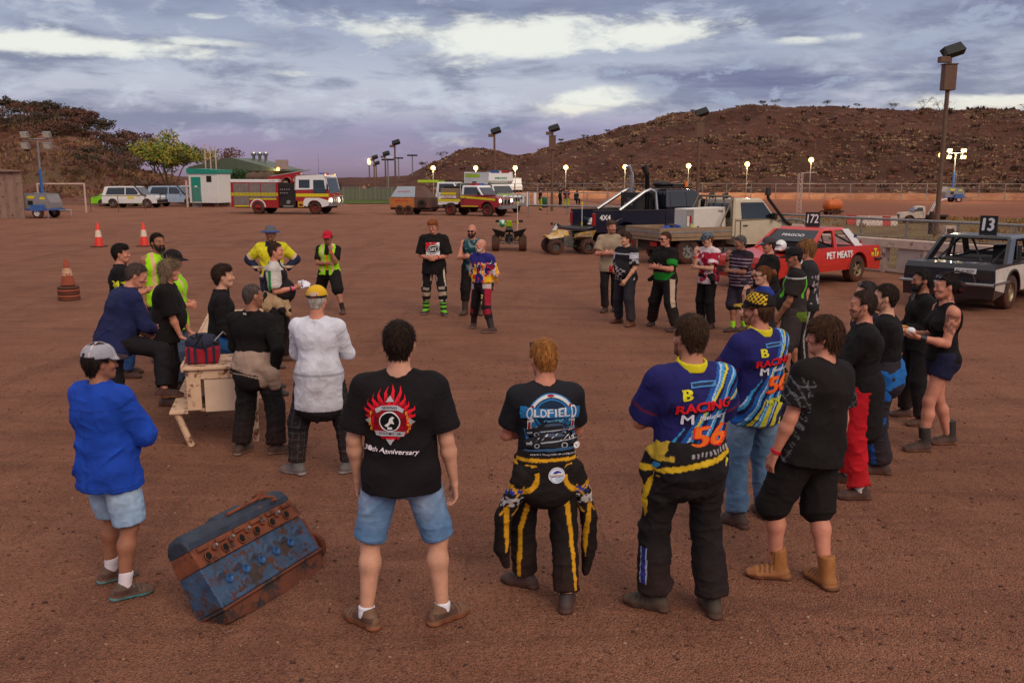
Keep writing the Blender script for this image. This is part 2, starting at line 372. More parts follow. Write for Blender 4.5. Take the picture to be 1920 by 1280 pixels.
# berm along the far side of the track
def ridge_strip(name, line, w, h, m, nz=.35):
    k = 160; pts = []
    L_ = [0]
    for i in range(1, len(line)): L_.append(L_[-1]+(Vector(line[i])-Vector(line[i-1])).length)
    for t in np.linspace(0, L_[-1], k):
        i = max(j for j in range(len(line)-1) if L_[j] <= t+1e-6); f = (t-L_[i])/(L_[i+1]-L_[i]); p = Vector(line[i]).lerp(Vector(line[i+1]), f); d = (Vector(line[i+1])-Vector(line[i])).normalized(); pts.append((p, Vector((-d.y, d.x))))
    prof = [(-1, -.05), (-.8, .55), (-.35, .95), (0, 1.), (.4, .9), (1, 0)]
    V = []
    for i, (p, n) in enumerate(pts):
        for j, (a, b) in enumerate(prof):
            nn = float(fbm(np.array(i*.45), np.array(j*1.3), o=3))
            q = p+n*(a*w+nn*w*.5); V.append((q.x, q.y, max(-.1, b*h*(1+nn*nz*2))))
    s = len(prof); F_ = [(i*s+j, (i+1)*s+j, (i+1)*s+j+1, i*s+j+1) for i in range(k-1) for j in range(s-1)]
    o = fast_mesh(name, V, F_, [m]); o['kind'] = 'structure'; return o
ridge_strip('berm', [(-6, 116), (12, 117), (30, 112), (48, 108), (75, 104), (130, 112), (190, 130)], 1.6, .80, terrain_mat('orange_earth', 'berm'))
# hills: ridge given by its skyline, foot and crest at real distances
def hill(name, sky, r0, r1, m, foot=0., amp=1.2, back=45, shape=1.0, nt_=64, seed=0., px0=None, px1=None, n=420):
    xs = [s[0] for s in sky]; hs = []
    for (x, y) in sky: hs.append(max(.3, D(x, y, r1(x)).z))
    u = np.linspace(xs[0], xs[-1], n); top = np.interp(u, xs, hs); rr1 = np.array([r1(x) for x in u]); rr0 = np.array([r0(x) for x in u])
    t = np.linspace(0, 1.45, nt_); Uu, T = np.meshgrid(u, t, indexing='ij')
    dist = np.where(T <= 1, rr0[:, None]+(rr1-rr0)[:, None]*T, rr1[:, None]+(T-1)/.45*back)
    X = (Uu-960)/F_PX/math.cos(PITCH)*dist; Yy = dist
    prof = np.where(T <= 1, np.sin(np.clip(T, 0, 1)*math.pi/2)**shape, 1-((T-1)/.45)**2*1.0)
    gul = np.abs(fbm(X*.10+seed, Yy*.03+X*.02, o=5))*-5.5; nz = fbm(X*.045+seed, Yy*.045, o=6)*amp*6*np.sin(np.clip(T, 0, 1.)*math.pi)**.6+gul*amp*np.sin(np.clip(T, 0, 1.)*math.pi)**.7+fbm(X*.22+seed, Yy*.22, o=5)*amp*2.6*np.clip(T*3, 0, 1)
    Zz = np.maximum(top[:, None]*prof+nz*np.clip(top[:, None]/8, .1, 1), -.2)-.02
    V = np.stack([X, Yy, Zz], -1); I = np.arange(n*nt_).reshape(n, nt_)
    F_ = np.stack([I[:-1, :-1], I[1:, :-1], I[1:, 1:], I[:-1, 1:]], -1).reshape(-1, 4)
    o = fast_mesh(name, V.reshape(-1, 3), F_, [m]); o['kind'] = 'structure'; return o, V
hill_m = terrain_mat('rocky_red_hill', 'hill')
SKY_R = [(640, 334), (720, 332), (770, 329), (800, 313), (830, 300), (860, 285), (885, 279), (930, 281), (960, 290), (1000, 285), (1060, 265), (1130, 245), (1200, 229), (1240, 218), (1300, 212), (1400, 198), (1500, 203), (1600, 209), (1700, 211), (1800, 212), (1900, 210), (2100, 214), (2300, 230)]
hr, HV = hill('hill', SKY_R, lambda x: 125-12*max(0, min(1, (x-1000)/600)), lambda x: 205-30*max(0, min(1, (x-900)/700)), hill_m, amp=1.0, shape=1.1)
hill('hill', [(1780, 300), (1860, 224), (1890, 212), (1930, 205), (2100, 190), (2300, 200)], lambda x: 210, lambda x: 260, hill_m, seed=9., n=80)
SKY_L = [(-500, 205), (-200, 215), (0, 236), (60, 230), (120, 234), (160, 246), (200, 262), (240, 292), (275, 314), (310, 326), (360, 332), (430, 334)]
hl, HVL = hill('hill', SKY_L, lambda x: 86, lambda x: 122, terrain_mat('dry_bank', 'bank'), amp=1.1, shape=.9, seed=4., n=200)
# tufts: bunches of blades over the hill = ground cover
def tufts(name, pts, rad, hgt, m, blades=9, kind='stuff'):
    Vs, Fs = [], []; k = 0
    for p in pts:
        s = random.uniform(.6, 1.3)
        for j in range(blades):
            a = random.uniform(0, 6.283); r = rad*s*random.random()**.5; c = Vector(p)+Vector((math.cos(a)*r, math.sin(a)*r, -.05)); w = rad*s*.34; b = random.uniform(0, 6.283)
            d = Vector((math.cos(b), math.sin(b), 0)); tip = c+Vector((math.cos(a)*r*.7, math.sin(a)*r*.7, hgt*s*random.uniform(.6, 1.1)))
            Vs += [c-d*w, c+d*w, tip+d*w*.45, tip-d*w*.45]; Fs.append((k, k+1, k+2, k+3)); k += 4
    o = fast_mesh(name, [tuple(v) for v in Vs], Fs, [m], smooth=False); o['kind'] = kind; return o
def on_grid(Vg, n, tmin, tmax, tpow=1., umin=0., umax=1., key=None):
    out = []
    a, b = Vg.shape[:2]
    while len(out) < n:
        i = random.uniform(umin, umax)*(a-2); j = (tmin+(tmax-tmin)*random.random()**tpow)/1.45*(b-1)
        i0, j0 = int(i), int(j); f, g = i-i0, j-j0
        p = (Vg[i0, j0]*(1-f)+Vg[i0+1, j0]*f)*(1-g)+(Vg[i0, j0+1]*(1-f)+Vg[i0+1, j0+1]*f)*g
        if p[2] < .6: continue
        if key and random.random() > key(p): continue
        out.append(tuple(p))
    return out
clump = lambda p: max(0.05, min(1, .5+4.*float(fbm(np.array(p[0]*.05), np.array(p[1]*.05), np.array(p[2]*.05), o=3))))
tufts('spinifex', on_grid(HV, 4300, .03, 1.02, 1., .1, .85, clump), .36, .22, mat('pale_spinifex', (158, 128, 98), .95, var=.35, scale=.3))
tufts('dark_scrub', on_grid(HV, 900, .03, 1.02, 1., .1, .85, clump), .45, .42, mat('dark_scrub_leaf', (66, 46, 34), .95, var=.4, scale=.3))
tufts('dry_grass', on_grid(HVL, 1300, .02, 1.05, 1., .2, .92, clump), .42, .4, mat('straw_grass', (122, 92, 66), .95, var=.35, scale=.3))
rk = MB(); rm = mat('hill_rock', (98, 58, 45), .9, var=.3, scale=.5)
for p in on_grid(HV, 900, .02, 1., 1., .1, .85)+on_grid(HVL, 500, .02, 1., 1., .2, .92):
    s = random.uniform(.2, .7); rk.sphere((p[0], p[1], p[2]), (s*random.uniform(.6, 1.3), s*random.uniform(.6, 1.2), s*.6), rm, 5, 3)
o = rk.build('rocks'); o['kind'] = 'stuff'
for p in o.data.polygons: p.use_smooth = False
# infield dry grass and pebbles on the pit ground
gp = []
for i in range(2600):
    a = Vector((random.uniform(9, 60), random.uniform(22, 58), .03))
    if a.x*.62+a.y < 33: continue
    if float(fbm(np.array(a.x*.25), np.array(a.y*.25), o=3)) > -.02: gp.append(a)
tufts('dry_grass', gp, .16, .22, mat('infield_straw', (138, 104, 58), .95, var=.3, scale=.4), 7)
pb = MB(); pms = [mat('pebble_red', (104, 64, 50), .9, var=.3, scale=20), mat('pebble_dark', (70, 46, 40), .9), mat('pebble_pale', (150, 116, 98), .9)]
for i in range(8000):
    y = 3.2+9.5*random.random()**1.6; x = random.uniform(-.62, .62)*y; s = .0035+.010*random.random()**4
    pb.sphere((x, y, s*.3), (s*random.uniform(.8, 1.5), s*random.uniform(.8, 1.3), s*.7), random.choices(pms, (6, 1.5, 1.2))[0], 5, 3)
pb.build('pebbles')['kind'] = 'stuff'
# ------------------------------------------------------------ trees and shrubs
bark = mat('grey_bark', (86, 68, 58), .9, var=.3, scale=12, bump=.01)
LEAF = {'dark': mat('dull_brown_green_leaf', (62, 50, 34), .8, var=.45, scale=.8), 'rust': mat('rusty_dry_leaf', (92, 60, 48), .85, var=.4, scale=.8),
        'green': mat('bright_green_leaf', (86, 104, 30), .7, var=.4, scale=.9), 'yellow': mat('yellow_leaf', (148, 128, 42), .7, var=.3, scale=.9), 'deep': mat('deep_green_leaf', (44, 70, 30), .7, var=.4, scale=.9)}
def tree(name, base, h, w, leaf, label, cat='tree', group=None, trunk=.45, leafs=900, ls=.16, flat=.55, seed=0, second=None):
    rnd = random.Random(seed); root = empty(name, base, 0, label, cat, group)
    t = MB(); tips = []
    nl = rnd.randint(3, 5)
    for i in range(nl):
        a = 6.283*i/nl+rnd.uniform(-.5, .5); sp = w*rnd.uniform(.25, .42)
        z0 = h*trunk*rnd.uniform(.1, .55)
        q = [Vector((0, 0, -.1)), Vector((rnd.uniform(-.05, .05)*w, rnd.uniform(-.05, .05)*w, z0))] if i == 0 else [Vector((0, 0, z0*.6))]
        e = Vector((math.cos(a)*sp, math.sin(a)*sp, h*rnd.uniform(.62, .88))); q += [q[-1].lerp(e, .5)+Vector((0, 0, h*.06)), e]
        t.tube(q, [max(.012, h*.018*(1-k/len(q)*.85)) for k in range(len(q))], bark, 6)
        for k in range(4):
            b = q[-2].lerp(e, rnd.uniform(.2, 1)); tp = b+Vector((rnd.uniform(-1, 1)*w*.2, rnd.uniform(-1, 1)*w*.2, h*rnd.uniform(.02, .14))); t.tube([b, tp], [h*.005, .006], bark, 4); tips.append(tp)
        tips.append(e)
    t.build('trunk', root)
    V, F_, fm = [], [], []; k = 0
    cl = [(tp+Vector((rnd.gauss(0, .08)*w, rnd.gauss(0, .08)*w, rnd.gauss(0, .03)*h)), w*rnd.uniform(.10, .2)) for tp in tips for _ in range(2)]
    for c, r in cl:
        for _ in range(max(8, leafs//len(cl))):
            d = Vector((rnd.gauss(0, 1), rnd.gauss(0, 1), rnd.gauss(0, 1))).normalized()*r*rnd.random()**.5; p = c+Vector((d.x, d.y, d.z*flat)); s = ls*rnd.uniform(.5, 1.2)
            u = Vector((rnd.gauss(0, 1), rnd.gauss(0, 1), rnd.gauss(0, .7))).normalized(); v = u.orthogonal().normalized()
            V += [p-u*s, p+v*s*.45, p+u*s, p-v*s*.45]; F_.append((k, k+1, k+2, k+3)); k += 4; fm.append(1 if second and rnd.random() < .42 else 0)
    fast_mesh('crown', [tuple(v) for v in V], F_, [leaf]+([second] if second else []), smooth=False, parent=root, fm=fm)
    return root
def ground_at(Vg, px, dist):               # height of a hill grid under a viewing column
    d = ray(px, 334); x = d.x/d.y*dist
    k = np.argmin((Vg[..., 0]-x)**2+(Vg[..., 1]-dist)**2); return Vector((x, dist, float(Vg.reshape(-1, 3)[k, 2])))
tl = [(-30, 121, 5, 'dark'), (30, 122, 4.5, 'dark'), (65, 119, 3.4, 'rust'), (100, 122, 4.4, 'dark'), (128, 123, 5.2, 'dark'), (160, 121, 4.4, 'rust'), (186, 121, 4.6, 'dark'), (222, 120, 5.2, 'dark'), (246, 118, 6.6, 'rust'), (262, 121, 5.6, 'dark'), (292, 118, 6.2, 'rust'), (312, 124, 4.8, 'dark'), (400, 140, 6.5, 'rust'), (432, 150, 5.5, 'rust')]
for i, (px, dd, h, lf) in enumerate(tl):
    h *= .72 if px < 330 else .85; tree('tree', ground_at(HVL, px, dd)-Vector((0, 0, .2)), h, h*1.35, LEAF[lf], {'dark': 'dark flat topped tree growing on the left bank', 'rust': 'dry rusty brown tree growing on the left bank'}[lf] if px < 330 else 'brown tree behind the green roofed clubhouse', 'tree', 'trees on the left bank' if px < 330 else 'trees behind the clubhouse', leafs=1000, ls=.22, seed=i)
for i in range(34):
    px = random.uniform(-20, 255); dd = 90+30*random.random()**.55
    lf = random.choice(['dark', 'rust', 'rust']); h = random.uniform(1.3, 2.6)
    tree('shrub', ground_at(HVL, px, dd)-Vector((0, 0, .15)), h, h*1.8, LEAF[lf], 'low brown shrub growing on the left bank', 'shrub', 'shrubs on the left bank', leafs=420, ls=.16, seed=100+i, trunk=.3)
for i, (px, py, h) in enumerate([(1432, 198, 1.6), (1580, 212, 1.1), (1643, 216, 1.6), (1697, 217, 2.3), (1731, 218, 2.2), (1410, 198, 1.), (1090, 256, 1.), (1050, 268, .9), (1130, 245, .8), (1885, 220, 1.8), (835, 297, 1.6), (800, 312, 1.4), (1525, 204, 1.2)]):
    k = np.argmin(abs(HV[:, 40, 0]/HV[:, 40, 1]*F_PX*math.cos(PITCH)+960-px)); p = HV[k, int(np.argmax(HV[k, :, 2]/HV[k, :, 1]))]
    tree('shrub', Vector(p)-Vector((0, 0, .2)), h, h*1.5, LEAF['dark'], 'small dark shrub on the crest of the rocky hill', 'shrub', 'shrubs along the hill crest', leafs=260, ls=.10, seed=200+i, trunk=.3)
tree('tree', Vector((-34.5, 93, .3)), 6.3, 6.4, LEAF['green'], 'leafy green and yellow tree behind the white toilet hut', 'tree', leafs=5200, ls=.19, seed=50, trunk=.25, second=LEAF['yellow'], flat=.8)
tree('tree', Vector((-25.2, 86, 0)), 3.4, 3.0, LEAF['deep'], 'round deep green shrub between toilet hut and fire engine', 'shrub', leafs=2200, ls=.13, seed=51, flat=1.)
# ============================================================ people: rounded limbs blended into one field, then meshed
def nv(*a):
    a = np.array(a if len(a) > 1 else a[0], float); return a/np.linalg.norm(a)
class Fld:
    def __init__(s, lo, hi, h):
        s.h = h; s.lo = np.array(lo, float)-2*h; n = np.ceil((np.array(hi, float)+2*h-s.lo)/h).astype(int)+1; s.n = n
        s.f = np.full(n, .15, np.float32); s.ax = [(s.lo[i]+np.arange(n[i])*h).astype(np.float32) for i in range(3)]
    def win(s, lo, hi):
        a = np.maximum(0, np.floor((np.array(lo)-s.lo)/s.h).astype(int)); b = np.minimum(s.n, np.ceil((np.array(hi)-s.lo)/s.h).astype(int)+1)
        if (b <= a).any(): return None
        sl = tuple(slice(a[i], b[i]) for i in range(3))
        return sl, s.ax[0][sl[0]][:, None, None], s.ax[1][sl[1]][None, :, None], s.ax[2][sl[2]][None, None, :]
    def mix(s, sl, d, k, op):
        a = s.f[sl]
        if op == 'u':
            h = np.maximum(k-np.abs(a-d), 0)/k; s.f[sl] = np.minimum(a, d)-h*h*k*.25
        else:
            d = -d; h = np.maximum(k-np.abs(a-d), 0)/k; s.f[sl] = np.maximum(a, d)+h*h*k*.25
    def cone(s, A, B, ra, rb=None, k=.03, u=None, flat=0, op='u'):
        A = np.array(A, float); B = np.array(B, float); rb = ra if rb is None else rb
        ra = ra if isinstance(ra, (tuple, list)) else (ra, ra); rb = rb if isinstance(rb, (tuple, list)) else (rb, rb)
        m = max(*ra, *rb)+k+2*s.h; w = s.win(np.minimum(A, B)-m, np.maximum(A, B)+m)
        if w is None: return
        sl, X, Y, Z = w; L = np.linalg.norm(B-A)+1e-9; d = (B-A)/L
        u = np.cross(d, (0.3, .9, .1)) if u is None else np.array(u, float); u = u-d*(u@d); u = u/np.linalg.norm(u); v = np.cross(d, u)
        X = X-A[0]; Y = Y-A[1]; Z = Z-A[2]
        t = (X*d[0]+Y*d[1]+Z*d[2])/L; tc = np.clip(t, 0, 1); pu = X*u[0]+Y*u[1]+Z*u[2]; pv = X*v[0]+Y*v[1]+Z*v[2]
        a = ra[0]+(rb[0]-ra[0])*tc; b = ra[1]+(rb[1]-ra[1])*tc
        ex = np.zeros_like(t)
        if not flat & 1: ex = ex+np.maximum(-t, 0)*L
        if not flat & 2: ex = ex+np.maximum(t-1, 0)*L
        c = np.minimum(a, b); q = np.sqrt((pu/a)**2+(pv/b)**2+(ex/c)**2)+1e-6; ln = np.sqrt(pu**2+pv**2+ex**2)+1e-6
        D_ = np.where(q < .05, -c, ln*(1-1/q))
        if flat & 1: D_ = np.maximum(D_, -t*L)
        if flat & 2: D_ = np.maximum(D_, (t-1)*L)
        s.mix(sl, D_.astype(np.float32), k, op)
    def ell(s, c, r, M=None, k=.02, op='u'):
        c = np.array(c, float); M = np.eye(3) if M is None else M; m = max(r)+k+2*s.h; w = s.win(c-m, c+m)
        if w is None: return
        sl, X, Y, Z = w; X = X-c[0]; Y = Y-c[1]; Z = Z-c[2]; q = 0; ln = np.sqrt(X*X+Y*Y+Z*Z)+1e-6
        for i in range(3): q = q+((X*M[i][0]+Y*M[i][1]+Z*M[i][2])/r[i])**2
        q = np.sqrt(q)+1e-6; s.mix(sl, np.where(q < .05, -min(r), ln*(1-1/q)).astype(np.float32), k, op)
    def clip(s, p, n):
        n = nv(n); X, Y, Z = s.ax; s.f = np.maximum(s.f, (X[:, None, None]-p[0])*n[0]+(Y[None, :, None]-p[1])*n[1]+(Z[None, None, :]-p[2])*n[2]).astype(np.float32)
    def mesh(s):
        f = s.f; f[0] = f[-1] = .1; f[:, 0] = f[:, -1] = .1; f[:, :, 0] = f[:, :, -1] = .1
        sg = f < 0; n = np.array(f.shape)-1; cnt = np.zeros(n, np.int8)
        for a in (0, 1):
            for b in (0, 1):
                for c in (0, 1): cnt += sg[a:a+n[0], b:b+n[1], c:c+n[2]]
        act = np.nonzero((cnt > 0) & (cnt < 8)); idx = np.full(n, -1, np.int32); N = len(act[0]); idx[act] = np.arange(N)
        cv = {(a, b, c): f[act[0]+a, act[1]+b, act[2]+c] for a in (0, 1) for b in (0, 1) for c in (0, 1)}
        P = np.zeros((N, 3)); W_ = np.zeros(N)
        for ax in range(3):
            for o1 in (0, 1):
                for o2 in (0, 1):
                    e = [0, 0, 0]; oth = [i for i in range(3) if i != ax]; e[oth[0]] = o1; e[oth[1]] = o2; a = tuple(e); e[ax] = 1; b = tuple(e)
                    fa, fb = cv[a], cv[b]; m = (fa < 0) != (fb < 0); t = np.where(m, fa/np.where(m, fa-fb, 1), 0)
                    P[:, oth[0]] += m*o1; P[:, oth[1]] += m*o2; P[:, ax] += m*t; W_ += m
        V = s.lo+(np.stack(act, 1)+P/W_[:, None])*s.h
        Q = []
        for ax in range(3):
            sl0 = [slice(1, -1)]*3; sl1 = [slice(1, -1)]*3; sl0[ax] = slice(0, -1); sl1[ax] = slice(1, None)
            a, b = sg[tuple(sl0)], sg[tuple(sl1)]; e = np.nonzero(a != b); st = a[e]
            i = [e[0]+(ax != 0), e[1]+(ax != 1), e[2]+(ax != 2)]; o = [k for k in range(3) if k != ax]
            def cell(d1, d2):
                j = [i[0].copy(), i[1].copy(), i[2].copy()]; j[o[0]] -= d1; j[o[1]] -= d2; return idx[j[0], j[1], j[2]]
            q = np.stack([cell(1, 1), cell(0, 1), cell(0, 0), cell(1, 0)], 1); fl = st if ax != 1 else ~st; q[~fl] = q[~fl][:, ::-1]; Q.append(q)
        return V, np.concatenate(Q)
def vnormals(V, Q):
    n = np.cross(V[Q[:, 2]]-V[Q[:, 0]], V[Q[:, 3]]-V[Q[:, 1]]); N = np.zeros_like(V)
    for i in range(4): np.add.at(N, Q[:, i], n)
    return N/(np.linalg.norm(N, axis=1, keepdims=True)+1e-9)
def relax(V, Q, it=1):
    for _ in range(it):
        A = np.zeros_like(V); W_ = np.zeros(len(V))
        for i in range(4):
            for j in (1, 3): np.add.at(A, Q[:, i], V[Q[:, (i+j) % 4]]); np.add.at(W_, Q[:, i], 1)
        V = V*.4+A/np.maximum(W_, 1)[:, None]*.6
    return V
def ridged(x, y, z): return 1-np.abs(2*VN(x, y, z)-1)
CL = mat('cloth', attr=True, rough=.88, var=.14, scale=9, bump=.004, bscale=38, spec=.2, dust=.16, dz=.4)
CLF = mat('cloth_far', attr=True, rough=.9, var=.08, scale=9, spec=.15)
SKIN = mat('skin', attr=True, rough=.55, var=.14, scale=13, bump=.0008, bscale=180, spec=.35)
HAIR = mat('hair', attr=True, rough=.7, var=.35, scale=60, stretch=(1, 1, .25), bump=.004, bscale=130, spec=.12)
LEATHER = mat('shoe_leather', attr=True, rough=.7, var=.2, scale=25, bump=.002, bscale=120, dust=.55, dz=.12)
def hx(c): return np.array(lin(c))
SK = dict(pale=(200, 148, 124), mid=(184, 128, 103), tan=(150, 100, 78), red=(192, 128, 106))
class Person:
    def __init__(s, label, pos=None, feet=None, head=None, H=1.75, h=0, b=1., belly=0., lean=0., side=0., twist=0., look=(0, 0), arms=None, skin='mid', hair=(40, 30, 24), hairstyle='short', res=.009, fem=False, seat=None, fyaw=(12, 12), shoe=None, beard=None, stance=.13, kneeh=None, group=None, pelx=(0, 0), toes=None, pelvis=None, paint=None, capped=0):
        s.capped = capped
        s.paintfn = paint
        s.label = label; s.k = k = H/1.78; s.h = R(h); s.res = res; s.b = b; s.belly = belly; s.fem = fem; s.seed = len(label)*1.37+H*31+h*.11; s.skinc = hx(SK[skin]); s.hairc = hx(hair)*(1.5 if sum(hair) < 200 else 1.0)
        s.Fb = np.array([math.sin(s.h), math.cos(s.h), 0]); s.Rb = np.array([math.cos(s.h), -math.sin(s.h), 0]); s.Ub = np.array([0, 0, 1.])
        if feet:
            P = [np.array(G(*p)) if len(p) == 2 else np.array(p, float) for p in feet]
            if (P[0]-P[1])@s.Rb > 0: P = P[::-1]
            s.foot = P; c = (P[0]+P[1])/2
        else:
            c = np.array(pos, float) if pos is not None else np.array(G(*head, H)); c = np.array([c[0], c[1], 0])
            s.foot = [c-s.Rb*stance*k, c+s.Rb*stance*k]
        c = np.array([c[0], c[1], 0.])+s.Rb*pelx[0]+s.Fb*pelx[1]; lg = .845*k; hw = (.095 if not fem else .10)*k*(.7+.3*b)
        s.ank = [p+s.Ub*.085*k for p in s.foot]
        if seat is not None: zh = seat+.09*k
        else: zh = min(q[2]+math.sqrt(max(.05, (lg*.992)**2-np.sum(((q-c)+(s.Rb*hw if i == 0 else -s.Rb*hw))[:2]**2))) for i, q in enumerate(s.ank) if q[2] < .2) if pelvis is None else 0
        s.pel = c+s.Ub*zh if pelvis is None else np.array(pelvis, float); s.hip = [s.pel-s.Rb*hw, s.pel+s.Rb*hw]
        s.S = nv(s.Ub+s.Fb*math.tan(R(lean))+s.Rb*math.tan(R(side))); tw = s.h+R(twist)
        Rc = np.array([math.cos(tw), -math.sin(tw), 0]); s.Rc = nv(Rc-s.S*(Rc@s.S)); s.Fc = np.cross(s.S, s.Rc)
        s.Rp = nv(s.Rb-s.S*(s.Rb@s.S)); s.Fp = np.cross(s.S, s.Rp)
        s.waist = s.pel+s.S*.14*k; s.chest = s.pel+s.S*.36*k; s.nb = s.pel+s.S*.545*k
        sw = (.172 if not fem else .155)*k*(.55+.45*b); s.sh = [s.pel+s.S*.458*k-s.Rc*sw, s.pel+s.S*.458*k+s.Rc*sw]; s.sw = sw
        s.knee = []; s.fdir = []
        for i in (0, 1):
            fy = s.h+R(fyaw[i])*(-1 if i == 0 else 1); fd = np.array([math.sin(fy), math.cos(fy), 0]) if toes is None else nv(np.array([math.sin(R(toes[i])), math.cos(R(toes[i])), 0]))
            s.fdir.append(fd); a, e = s.hip[i], s.ank[i]; d = e-a; L = np.linalg.norm(d); l1, l2 = .43*k, .415*k
            if L > l1+l2-.001: m = a+d*(l1/(l1+l2))
            else:
                x = (l1*l1-l2*l2+L*L)/(2*L); hh = math.sqrt(max(0, l1*l1-x*x)); bd = fd*.8+s.Fb*.2 if kneeh is None else s.Fb*kneeh[0]+s.Ub*kneeh[1]; bd = bd-d/L*(bd@d/L); m = a+d/L*x+nv(bd)*hh
            s.knee.append(m)
        A_ = arms or 'hang'
        if isinstance(A_, str): A_ = (A_, A_)
        s.elb = []; s.wri = []; s.hd = []; s.hn = []; s.curl = []
        for i in (0, 1):
            q = A_[i]; q = ARM[q] if isinstance(q, str) else q; sg = -1 if i == 0 else 1
            tv = lambda t: nv(s.Rc*t[0]*sg+s.Fc*t[1]+s.S*t[2])
            e = s.sh[i]+tv(q[0])*.295*k; w = e+tv(q[1])*.255*k; s.elb.append(e); s.wri.append(w)
            hd = tv(q[2]) if len(q) > 2 and q[2] else tv(q[1]); n = tv(q[3]) if len(q) > 3 and q[3] else -s.Rc*sg*.85-s.Fc*.3+s.S*.1
            n = nv(n-hd*(n@hd)); s.hd.append(hd); s.hn.append(n); s.curl.append(q[4] if len(q) > 4 else .45)
        hy = tw+R(look[0]); hp = R(look[1]); f0 = np.array([math.sin(hy), math.cos(hy), 0])
        up = nv(s.Ub+s.S*.3); f0 = nv(f0-up*(f0@up)); s.hf = f0*math.cos(hp)+up*math.sin(hp); s.hu = up*math.cos(hp)-f0*math.sin(hp); s.hr = np.cross(s.hf, s.hu)
        s.hc = s.nb+nv(s.S+s.Fc*.18)*.075*k+s.hu*.078*k+s.hf*.012*k
        s.lo = np.min([s.pel-.3, *s.elb, *s.wri, *s.foot, s.hc], 0)-.26*k; s.hi = np.max([s.pel+.3, *s.elb, *s.wri, *s.foot, s.hc], 0)+.26*k
        s.shoe = shoe; s.beardc = beard; s.hairstyle = hairstyle; s.group = group; s.meshes = {}
        s.body()
        if hairstyle != 'bald': s.hair_mesh()
        if beard: s.beard_mesh()
    # point in the head frame / torso frame
    def hp(s, x, y, z): return s.hc+(s.hr*x+s.hf*y+s.hu*z)*s.k
    def HM(s): return np.array([s.hr, s.hf, s.hu])
    def tl(s, V): d = V-s.pel; return d@s.Rp, d@s.Fp, d@s.S
    def hl(s, V): d = (V-s.hc)/s.k; return d@s.hr, d@s.hf, d@s.hu
    def torso(s, f, g, hem, kk=.035, arm=None):      # g: slack over the skin; used by body and garments
        k, b = s.k, s.b; up = 1.0+.25*(b-1)
        wa, wb = (.150, .108) if not s.fem else (.136, .100); pa, pb_ = (.165, .118) if not s.fem else (.178, .125); ca, cb = (.160, .112) if not s.fem else (.140, .105)
        bb = 1+(b-1)*.9
        if arm is not None and hem < 0:
            for i in (0, 1): f.ell(s.hip[i]-s.Fb*.036*k+s.S*.0*k, (.092*k+g, .086*k+g*1.25, .09*k+g), None, .05)
        g2 = g*1.35+.010 if arm is not None else g
        W_ = ((wa*bb)*k+g, (wb*bb)*k+g); P_ = ((pa*bb)*k+g2, (pb_*bb)*k+g2); C_ = ((ca*bb)*k+g, (cb*bb)*k+g)
        f.cone(s.pel+s.S*hem*k, s.waist, P_, W_, kk, s.Rp, 1 if arm is not None else 0)
        f.cone(s.waist, s.chest, W_, C_, kk, s.Rc)
        f.cone(s.chest, s.pel+s.S*.435*k, C_, (.115*bb*k+g, .078*k+g), kk, s.Rc)
        for i in (0, 1):
            f.cone(s.nb-s.S*.022*k, s.sh[i]+s.S*.004*k, .050*k+g*.6, .054*k*up+g*.8, kk)
            sg = -1 if i == 0 else 1
            f.ell(s.chest+s.Rc*sg*.075*k+s.Fc*(.062*bb)*k+s.S*.01, (.085*k+g, .055*k+g, .075*k+g), np.array([s.Rc, s.Fc, s.S]), kk)
            f.ell(s.chest+s.Rc*sg*.08*k*bb-s.Fc*(.055*bb)*k+s.S*.03, (.085*k+g, .05*k+g, .11*k+g), np.array([s.Rc, s.Fc, s.S]), kk)
            if s.fem: f.ell(s.chest+s.Rc*sg*.07*k+s.Fc*.10*k-s.S*.03, (.065*k+g, .06*k+g, .065*k+g), np.array([s.Rc, s.Fc, s.S]), .03)
        if s.belly: f.ell(s.waist+s.Fp*(.03+s.belly*.45)*k-s.S*.0, (.150*bb*k+g, (.10+s.belly*.4)*k+g, .16*k+g), np.array([s.Rp, s.Fp, s.S]), .05)
    def hand(s, f, i):
        k = s.k; w, d, n = s.wri[i], s.hd[i], s.hn[i]; sg = -1 if i == 0 else 1; th = np.cross(d, n)*sg; cu = s.curl[i]
        f.cone(w+d*.015*k, w+d*.082*k, (.032*k, .019*k), (.040*k, .016*k), .015, th)
        for j, (o, L) in enumerate(((.034, .074), (.0118, .083), (-.0118, .077), (-.034, .060))):
            a = w+(d*.088+th*o)*k; c1 = cu*(.55+.12*j); c2 = cu*1.55
            d1 = nv(d*math.cos(c1)+n*math.sin(c1)+th*o*1.2); d2 = nv(d*math.cos(c2)+n*math.sin(c2)); m = a+d1*L*.52*k; f.cone(a, m, .0092*k, .0086*k, .004); f.cone(m, m+d2*L*.5*k, .0086*k, .007*k, .003)
        a = w+(d*.03+th*.026)*k; m = a+nv(d*.7+th*.75+n*.25)*.04*k; f.cone(a, m, .014*k, .011*k, .012); f.cone(m, m+nv(d*.95+th*.2+n*.35*max(.4, cu))*.034*k, .0105*k, .0085*k, .006)
